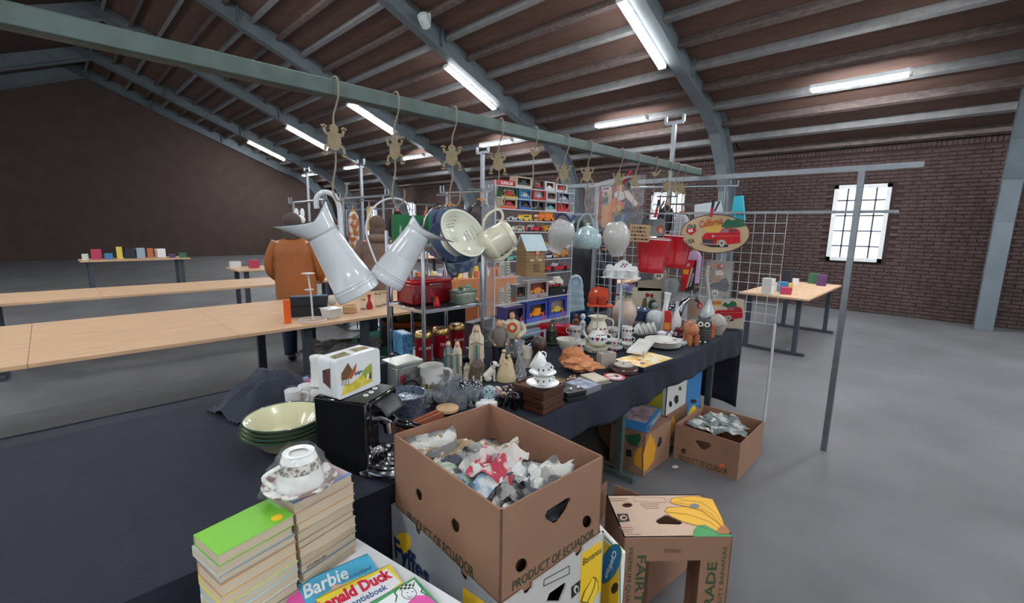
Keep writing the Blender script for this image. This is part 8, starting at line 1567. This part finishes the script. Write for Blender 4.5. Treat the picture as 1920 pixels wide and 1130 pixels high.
# far goods tables for depth
for i, (x0, x1, y0, y1, lb) in enumerate(((2.2, 4.6, 8.6, 9.4, 'pale goods table behind the quilted coat'), (5.4, 7.6, 9.6, 10.4, 'pale goods table far behind the colander'), (5.2, 7.0, 3.6, 4.4, 'pale goods table behind the wire grid'), (6.4, 8.6, 1.2, 2.0, 'pale goods table to the right behind the grid'), (.4, 2.2, 12.2, 13.0, 'pale goods table at the far left'))):
    wtable(lb, x0, x1, y0, y1)
    for j in range(10):
        ci = j; h_ = rnd.uniform(.08, .26); solo('goods_carton', G().box(0, 0, h_/2, rnd.uniform(.08, .18), .12, h_), M(cols[ci], .5), '%s carton on the %s' % (cn_[ci], lb), 'box', (x0+.1+(x1-x0-.2)*j/9, (y0+y1)/2+rnd.uniform(-.2, .2), .751), rnd.uniform(-.4, .4), 'cartons on the '+lb)
# green display box
p = aty(770, 458, 3.0); k = kk(p); t = thing('green_display_box', 'open dark green display box with pale lettering behind the right jug', 'box', p, face(p)+.15); GD = M((20, 110, 58), .4)
part('back_panel', G().box(0, .1, 27*k, 62*k, .006, 54*k), GD, t); part('side_panel', G().box(-31*k, .0, 27*k, .006, .2, 54*k), GD, t); part('side_panel', G().box(31*k, .0, 27*k, .006, .2, 54*k), GD, t); part('bottom_panel', G().box(0, 0, 0, 62*k, .2, .006), GD, t); part('front_panel', G().box(-20*k, -.1, 27*k, 22*k, .006, 54*k), GD, t); text('Heineken', 24*k, 5*k, t, Matrix.Translation((-22*k, -.104, 22*k)) @ Matrix.Rotation(-PI/2, 4, 'Y'), WHITE)
q = p; t = thing('chrome_stand', 'chrome arched clothes stand under the green display box', 'stand', (q.x, q.y, 0)); zz = q.z-.004
world_part('pole', G().tube([(q.x, q.y, 0), (q.x, q.y, zz)], .012, 8), CHROME, t); world_part('arch', G().tube(smooth_path([(q.x-.2, q.y-.05, .7), (q.x-.2, q.y-.05, zz-.25), (q.x-.12, q.y-.05, zz-.08), (q.x, q.y, zz-.03)]), .01, 8), CHROME, t); world_part('base', G().cyl(q.x, q.y, 0, .16, .015, 20), CHROME, t)
# garments on hangers
def garment(label, px, py, d, wpx, hpx, mat, hanger=True, kind='jacket', rz=0):
    p = atd(px, py, d); k = kk(p); t = thing('hanging_'+kind, label, kind, p, face(p)+rz); w_, h_ = wpx*k/2, hpx*k
    g = G(); n = 24; rings = [(0, .28, .3), (.03, .55, .5), (.09, .86, .8), (.2, 1.0, 1), (.5, .95, 1.0), (1, 1.0, 1.05)]; vs = []
    for v, sx, sy in rings:
        for j in range(n): a = 2*PI*j/n; q = 1+.05*math.sin(a*5+v*5); vs.append((w_*.72*sx*math.cos(a)*q, min(w_*.4, .12)*sy*math.sin(a)*q, -h_*v))
    g.add(vs, [(k_*n+j, k_*n+(j+1) % n, (k_+1)*n+(j+1) % n, (k_+1)*n+j) for k_ in range(len(rings)-1) for j in range(n)]); part('body', g, mat, t)
    if kind == 'jacket':
        for s_ in (-1, 1): part('sleeve', G().tube(smooth_path([(s_*w_*.55, 0, -h_*.08), (s_*w_*.86, 0, -h_*.25), (s_*w_*.9, -.02, -h_*.6), (s_*w_*.86, -.03, -h_*.9)], 4), [w_*.2]*9+[w_*.17]*4, 10), mat, t)
        part('collar', G().tube([(-w_*.2, -.05, 0), (0, .05, h_*.03), (w_*.2, -.05, 0), (0, -.09, -h_*.1)], w_*.07, 8), mat, t)
    if hanger: part('hanger', G().box(0, -.0, .01, w_*.5, .02, .035).tube([(0, 0, .02), (0, 0, .08), (.03, 0, .1)], .004, 6), M((214, 130, 50), .5), t)
    pole_x = Vector((math.cos(face(p)), math.sin(face(p)), 0)); bk = p+Vector((p.x, p.y, 0)).normalized()*.03; zt2 = p.z+.105; ts = thing('clothes_stand', 'thin steel stand carrying the '+' '.join(label.split()[:-1][:9]), 'stand', (bk.x, bk.y, 0))
    world_part('pole', G().cyl(bk.x+pole_x.x*.0, bk.y, 0, .012, zt2, 8), STEEL, ts); world_part('top_bar', G().tube([Vector((p.x, p.y, zt2))-pole_x*.12, Vector((p.x, p.y, zt2))+pole_x*.12], .01, 6), STEEL, ts); world_part('base', G().cyl(bk.x, bk.y, 0, .16, .02, 16), STEEL, ts)
    return t
garment('blue denim jacket on an orange hanger behind the colander', 843, 388, 4.2, 80, 95, M((74, 92, 116), .7, noise_=(8, .2)))
garment('dark brown leather jacket on an orange hanger behind the coffee pot', 902, 378, 4.0, 62, 112, M((54, 44, 48), .35, noise_=(4, .2)))
garment('red garment hanging behind the green box', 800, 400, 5.5, 30, 50, M((150, 30, 40), .7), kind='garment'); garment('black coat hanging behind the quilted coat', 746, 397, 6.0, 34, 90, M((26, 28, 36), .8), kind='jacket')
garment('orange and white patterned scarf hanging at the left', 662, 396, 6.5, 26, 80, M((170, 96, 50), .7, noise_=(12, .12), two=(214, 206, 196)), kind='scarf'); garment('pale yellow scarf hanging beside the patterned one', 692, 390, 6.7, 12, 42, M((206, 186, 110), .7), kind='scarf')
garment('pink garment hanging behind the grid under the oval sign', 1303, 470, 5.0, 34, 60, M((176, 140, 170), .7), kind='garment'); garment('grey printed shirt hanging behind the right bucket handles', 1278, 400, 5.2, 36, 70, M((150, 152, 156), .7, noise_=(10, .3)), kind='shirt')
garment('black jacket hanging behind the bucket handles', 1250, 385, 5.4, 28, 70, M((30, 32, 38), .7), kind='jacket'); garment('navy coat hanging behind the grid below the kettle', 1135, 470, 5.3, 44, 120, M((30, 36, 52), .7), kind='jacket'); garment('dark trousers hanging behind the grid right of the white cups', 1215, 520, 5.0, 36, 80, M((28, 34, 54), .7), kind='garment')
# people
SKN = M((196, 150, 124), .6)
def person(label, px, pyh, d, coat, trousers, hair, turn=PI, hgt=1.68, puffer=True, hood=False, longhair=True, arms=((.1, .25),)):
    p = atd(px, pyh, d); loc = Vector((p.x, p.y, 0)); H_ = hgt; t = thing('person', label, 'person', loc, face(p)+turn)
    V = [(0, 0, .53), (0, 0, .66), (0, .01, .76), (0, .01, .83), (0, 0, .87), (0, -.005, .925), (0, -.005, .965), (-.055, 0, .5), (-.06, 0, .28), (-.06, 0, .04), (-.06, -.08, .02), (.055, 0, .5), (.06, 0, .28), (.06, 0, .04), (.06, -.08, .02), (-.11, 0, .8), (-.145, .0, .66), (-.12, -.08, .53), (.11, 0, .8), (.145, 0, .66), (.12, -.08, .53)]
    E_ = [(0, 1), (1, 2), (2, 3), (3, 4), (4, 5), (5, 6), (0, 7), (7, 8), (8, 9), (9, 10), (0, 11), (11, 12), (12, 13), (13, 14), (2, 15), (15, 16), (16, 17), (2, 18), (18, 19), (19, 20)]
    R_ = [.085, .075, .085, .05, .033, .052, .04, .06, .038, .026, .02, .06, .038, .026, .02, .035, .027, .018, .035, .027, .018]
    me = bpy.data.meshes.new('body'); me.from_pydata([(x*H_, y*H_, z*H_) for x, y, z in V], E_, []); o = bpy.data.objects.new('body', me); COL.objects.link(o); o.parent = t
    sk = o.modifiers.new('skin', 'SKIN')
    for i, r_ in enumerate(R_): me.skin_vertices[0].data[i].radius = (r_*H_, r_*H_*(.8 if i < 4 else 1))
    me.skin_vertices[0].data[0].use_root = True; o.modifiers.new('sub', 'SUBSURF').levels = 1; me.materials.append(SKN)
    hz = .925*H_
    part('nose', G().ball(0, -.058*H_, hz-.004, .009, .8, 1, 1.4), SKN, t); part('mouth', G().box(0, -.053*H_, hz-.035, .03, .006, .006), M((150, 80, 74), .6), t)
    for s_ in (-1, 1): part('eye', G().ball(s_*.018*H_, -.05*H_, hz+.012, .008), M((60, 50, 44), .3), t); part('ear', G().ball(s_*.053*H_, 0, hz, .014, .5, 1, 1.5), SKN, t)
    part('hair', G().ball(0, .012*H_, hz+.022*H_, .062*H_, .95, 1, .95, 18, 12), hair, t)
    if longhair: part('long_hair', G().lathe([(.055*H_, .0), (.06*H_, -.05*H_), (.05*H_, -.1*H_), (0, -.11*H_)], 16, (0, .022*H_, hz+.01*H_), sy=.7), hair, t)
    g = G(); n = 26; vs = []; m = 40; z0, z1 = .44*H_, .845*H_
    for j in range(m+1):
        v = j/m; z = z0+(z1-z0)*v; ww_ = .128*H_*(1.0 if v < .75 else math.sqrt(max(.12, 1-((v-.75)/.27)**2))); q = 1+(.035*abs(math.sin(v*PI*6)) if puffer else .01*math.sin(v*9))
        for i in range(n): a = 2*PI*i/n; vs.append((ww_*q*math.cos(a), ww_*.68*q*math.sin(a), z))
    g.add(vs, [(k_*n+j, k_*n+(j+1) % n, (k_+1)*n+(j+1) % n, (k_+1)*n+j) for k_ in range(m) for j in range(n)]); part('coat', g, coat, t)
    for s_ in (-1, 1):
        pts = smooth_path([(s_*.1*H_, 0, .81*H_), (s_*.15*H_, 0, .7*H_), (s_*.155*H_, -.02*H_, .62*H_), (s_*.12*H_, -.1*H_, .55*H_)], 8)
        part('sleeve', G().tube(pts, [.042*H_*(1+(.1*abs(math.sin(i*.9)) if puffer else 0))*(1-.01*i) for i in range(len(pts))], 12), coat, t)
        hp = Vector((s_*.115*H_, -.12*H_, .54*H_)); g = G(); g.ball(hp.x, hp.y, hp.z, .03, 1, 1.2, .6, 10, 6)
        part('hand', g, SKN, t)
        for f_ in range(4): part('finger', G().tube([hp+Vector(((f_-1.5)*.014, -.03, 0)), hp+Vector(((f_-1.5)*.015, -.06+abs(f_-1.3)*.006, -.012)), hp+Vector(((f_-1.5)*.015, -.075+abs(f_-1.3)*.006, -.035))], [.008, .0075, .006], 6), SKN, t)
        part('thumb', G().tube([hp+Vector((-s_*.025, -.005, 0)), hp+Vector((-s_*.045, -.03, -.01))], [.009, .007], 6), SKN, t)
        part('trouser_leg', G().tube([(s_*.05*H_, 0, .5*H_), (s_*.06*H_, 0, .28*H_), (s_*.06*H_, 0, .05*H_)], [.065*H_, .05*H_, .04*H_], 12), trousers, t)
        part('shoe', G().ball(s_*.06*H_, -.035*H_, .025*H_, .03*H_, 1, 2.0, .8), DARK, t)
    if hood: part('hood', G().ball(0, .045*H_, .835*H_, .075*H_, 1.25, .8, .5, 18, 10), coat, t)
    return t
JN = M((40, 50, 74), .8)
person('person with curly brown hair seen from behind in a brown quilted hooded coat', 706, 408, 5.6, M((112, 92, 84), .6), JN, M((96, 78, 66), .8, bump=(40, .8)), turn=PI+.2, hood=True, hgt=1.66)
person('person in a rust orange padded jacket seen from behind, cut by the left edge', 548, 410, 4.9, M((150, 88, 42), .6, bump=(14, .5)), JN, M((74, 64, 60), .8), turn=PI-.3, hgt=1.66, puffer=False)
person('dark haired person in a navy coat standing behind the scarves', 625, 412, 8.2, M((36, 40, 56), .7), JN, M((50, 40, 38), .8), turn=.4, hgt=1.66, puffer=False, longhair=False)
person('person in a black coat standing between the toy car shelf and the wire grid', 1092, 412, 5.0, M((28, 30, 38), .6), JN, M((40, 34, 32), .8), turn=PI*.8, hgt=1.64, puffer=False, longhair=False)
# pale blue padded coat
p = atd(1077, 596, 4.3); k = kk(p); g = G(); n = 26; m = 48; vs = []
for j in range(m+1):
    v = j/m; r_ = (19-8*v)*(1+.07*abs(math.sin(v*PI*6))) if v < .8 else (12.6-0)*math.sqrt(max(0.001, 1-((v-.8)/.2)**2)); 
    for i in range(n): a = 2*PI*i/n; vs.append((r_*k*math.cos(a), r_*k*.7*math.sin(a), 82*k*v))
g.add(vs, [(j*n+i, j*n+(i+1) % n, (j+1)*n+(i+1) % n, (j+1)*n+i) for j in range(m) for i in range(n)]); t = thing('padded_coat', 'pale blue quilted hooded coat standing between the toy cars and the orange tray', 'coat', p, face(p)); part('coat', g, M((164, 188, 202), .55, bump=(8, .3)), t); part('hood_opening', G().tube([(8*k*math.cos(a), -8*k, (70+8*math.sin(a))*k) for a in [2*PI*i/14 for i in range(14)]], .008, 6, close=True), M((150, 174, 190), .6), t)
solo('coat_stool', G().bb(-.2, .2, -.15, .15, p.z-.05, p.z-.004).bb(-.18, -.14, -.12, -.08, 0, p.z-.05).bb(.14, .18, -.12, -.08, 0, p.z-.05).bb(-.18, -.14, .08, .12, 0, p.z-.05).bb(.14, .18, .08, .12, 0, p.z-.05), WOODD, 'dark stool under the pale blue coat', 'stool', (p.x, p.y, 0), face(p))
# white rabbit shaped lamp at far left
p = atd(562, 412, 6.5); k = kk(p); t = thing('rabbit_ornament', 'white rabbit eared ornament high at the far left', 'ornament', p, face(p)); part('head', G().ball(0, 0, 0, 10*k, 1, .8, .9), WHITE, t)
for s_ in (-1, 1): part('ear', G().ball(s_*5*k, 0, 12*k, 4*k, 1, .7, 2.4), WHITE, t)
part('stand_pole', G().tube([(0, 0, -p.z), (0, 0, -8*k)], .015, 6), STEEL, t)

# ------------------------------------------------------------------ pieces of parts hang under their part
def nest(things, child, under):
    for t in [o for o in COL.objects if o.parent is None and o.name.split('.')[0] in things]:
        ch = list(t.children); cs = [c for c in ch if c.name.split('.')[0] == child]; ps = [c for c in ch if c.name.split('.')[0] == under]
        if not cs or not ps: continue
        for i, c in enumerate(cs):
            p = ps[i*len(ps)//len(cs)]
            if c.matrix_parent_inverse == p.matrix_parent_inverse: c.parent = p; c.matrix_parent_inverse = Matrix()
for th, c_, u_ in ((('storage_canister',), 'lettering', 'body'), (('bird_house',), 'round_sign_centre', 'round_sign'), (('teapot', 'square_canister'), 'knob', 'lid'), (('coffee_machine',), 'coil_ring', 'drip_tray'), (('coffee_machine',), 'portafilter_handle', 'portafilter'), (('coffee_machine',), 'button_light', 'button'), (('strip_light',), 'end_cap', 'housing'), (('round_box',), 'knob', 'lid_inlay'), (('owl_ornament',), 'pupil', 'eye_ring'), (('person',), 'finger', 'hand'), (('person',), 'thumb', 'hand'), (('boxed_toy_car',), 'packed_wheel', 'packed_car'), (('bread_bin',), 'handle', 'lid'), (('wooden_tray',), 'tray_panel', 'frame'), (('porcelain_rack',), 'flower_print', 'scalloped_back'), (('mug', 'cup'), 'painted_flower', 'cup'), (('cup_and_saucer',), 'painted_leaf', 'cup'), (('metal_bucket',), 'lining', 'bucket'), (('paperback_book', 'picture_book'), 'print', 'cover'), (('tin_case',), 'clasp', 'lid'), (('man_figurine',), 'hand', 'arm'), (('round_sign',), 'pictogram', 'disc'), (('colander',), 'rim_line', 'bowl'), (('enamel_jug',), 'rim_line', 'pouring_lip')): nest(th, c_, u_)
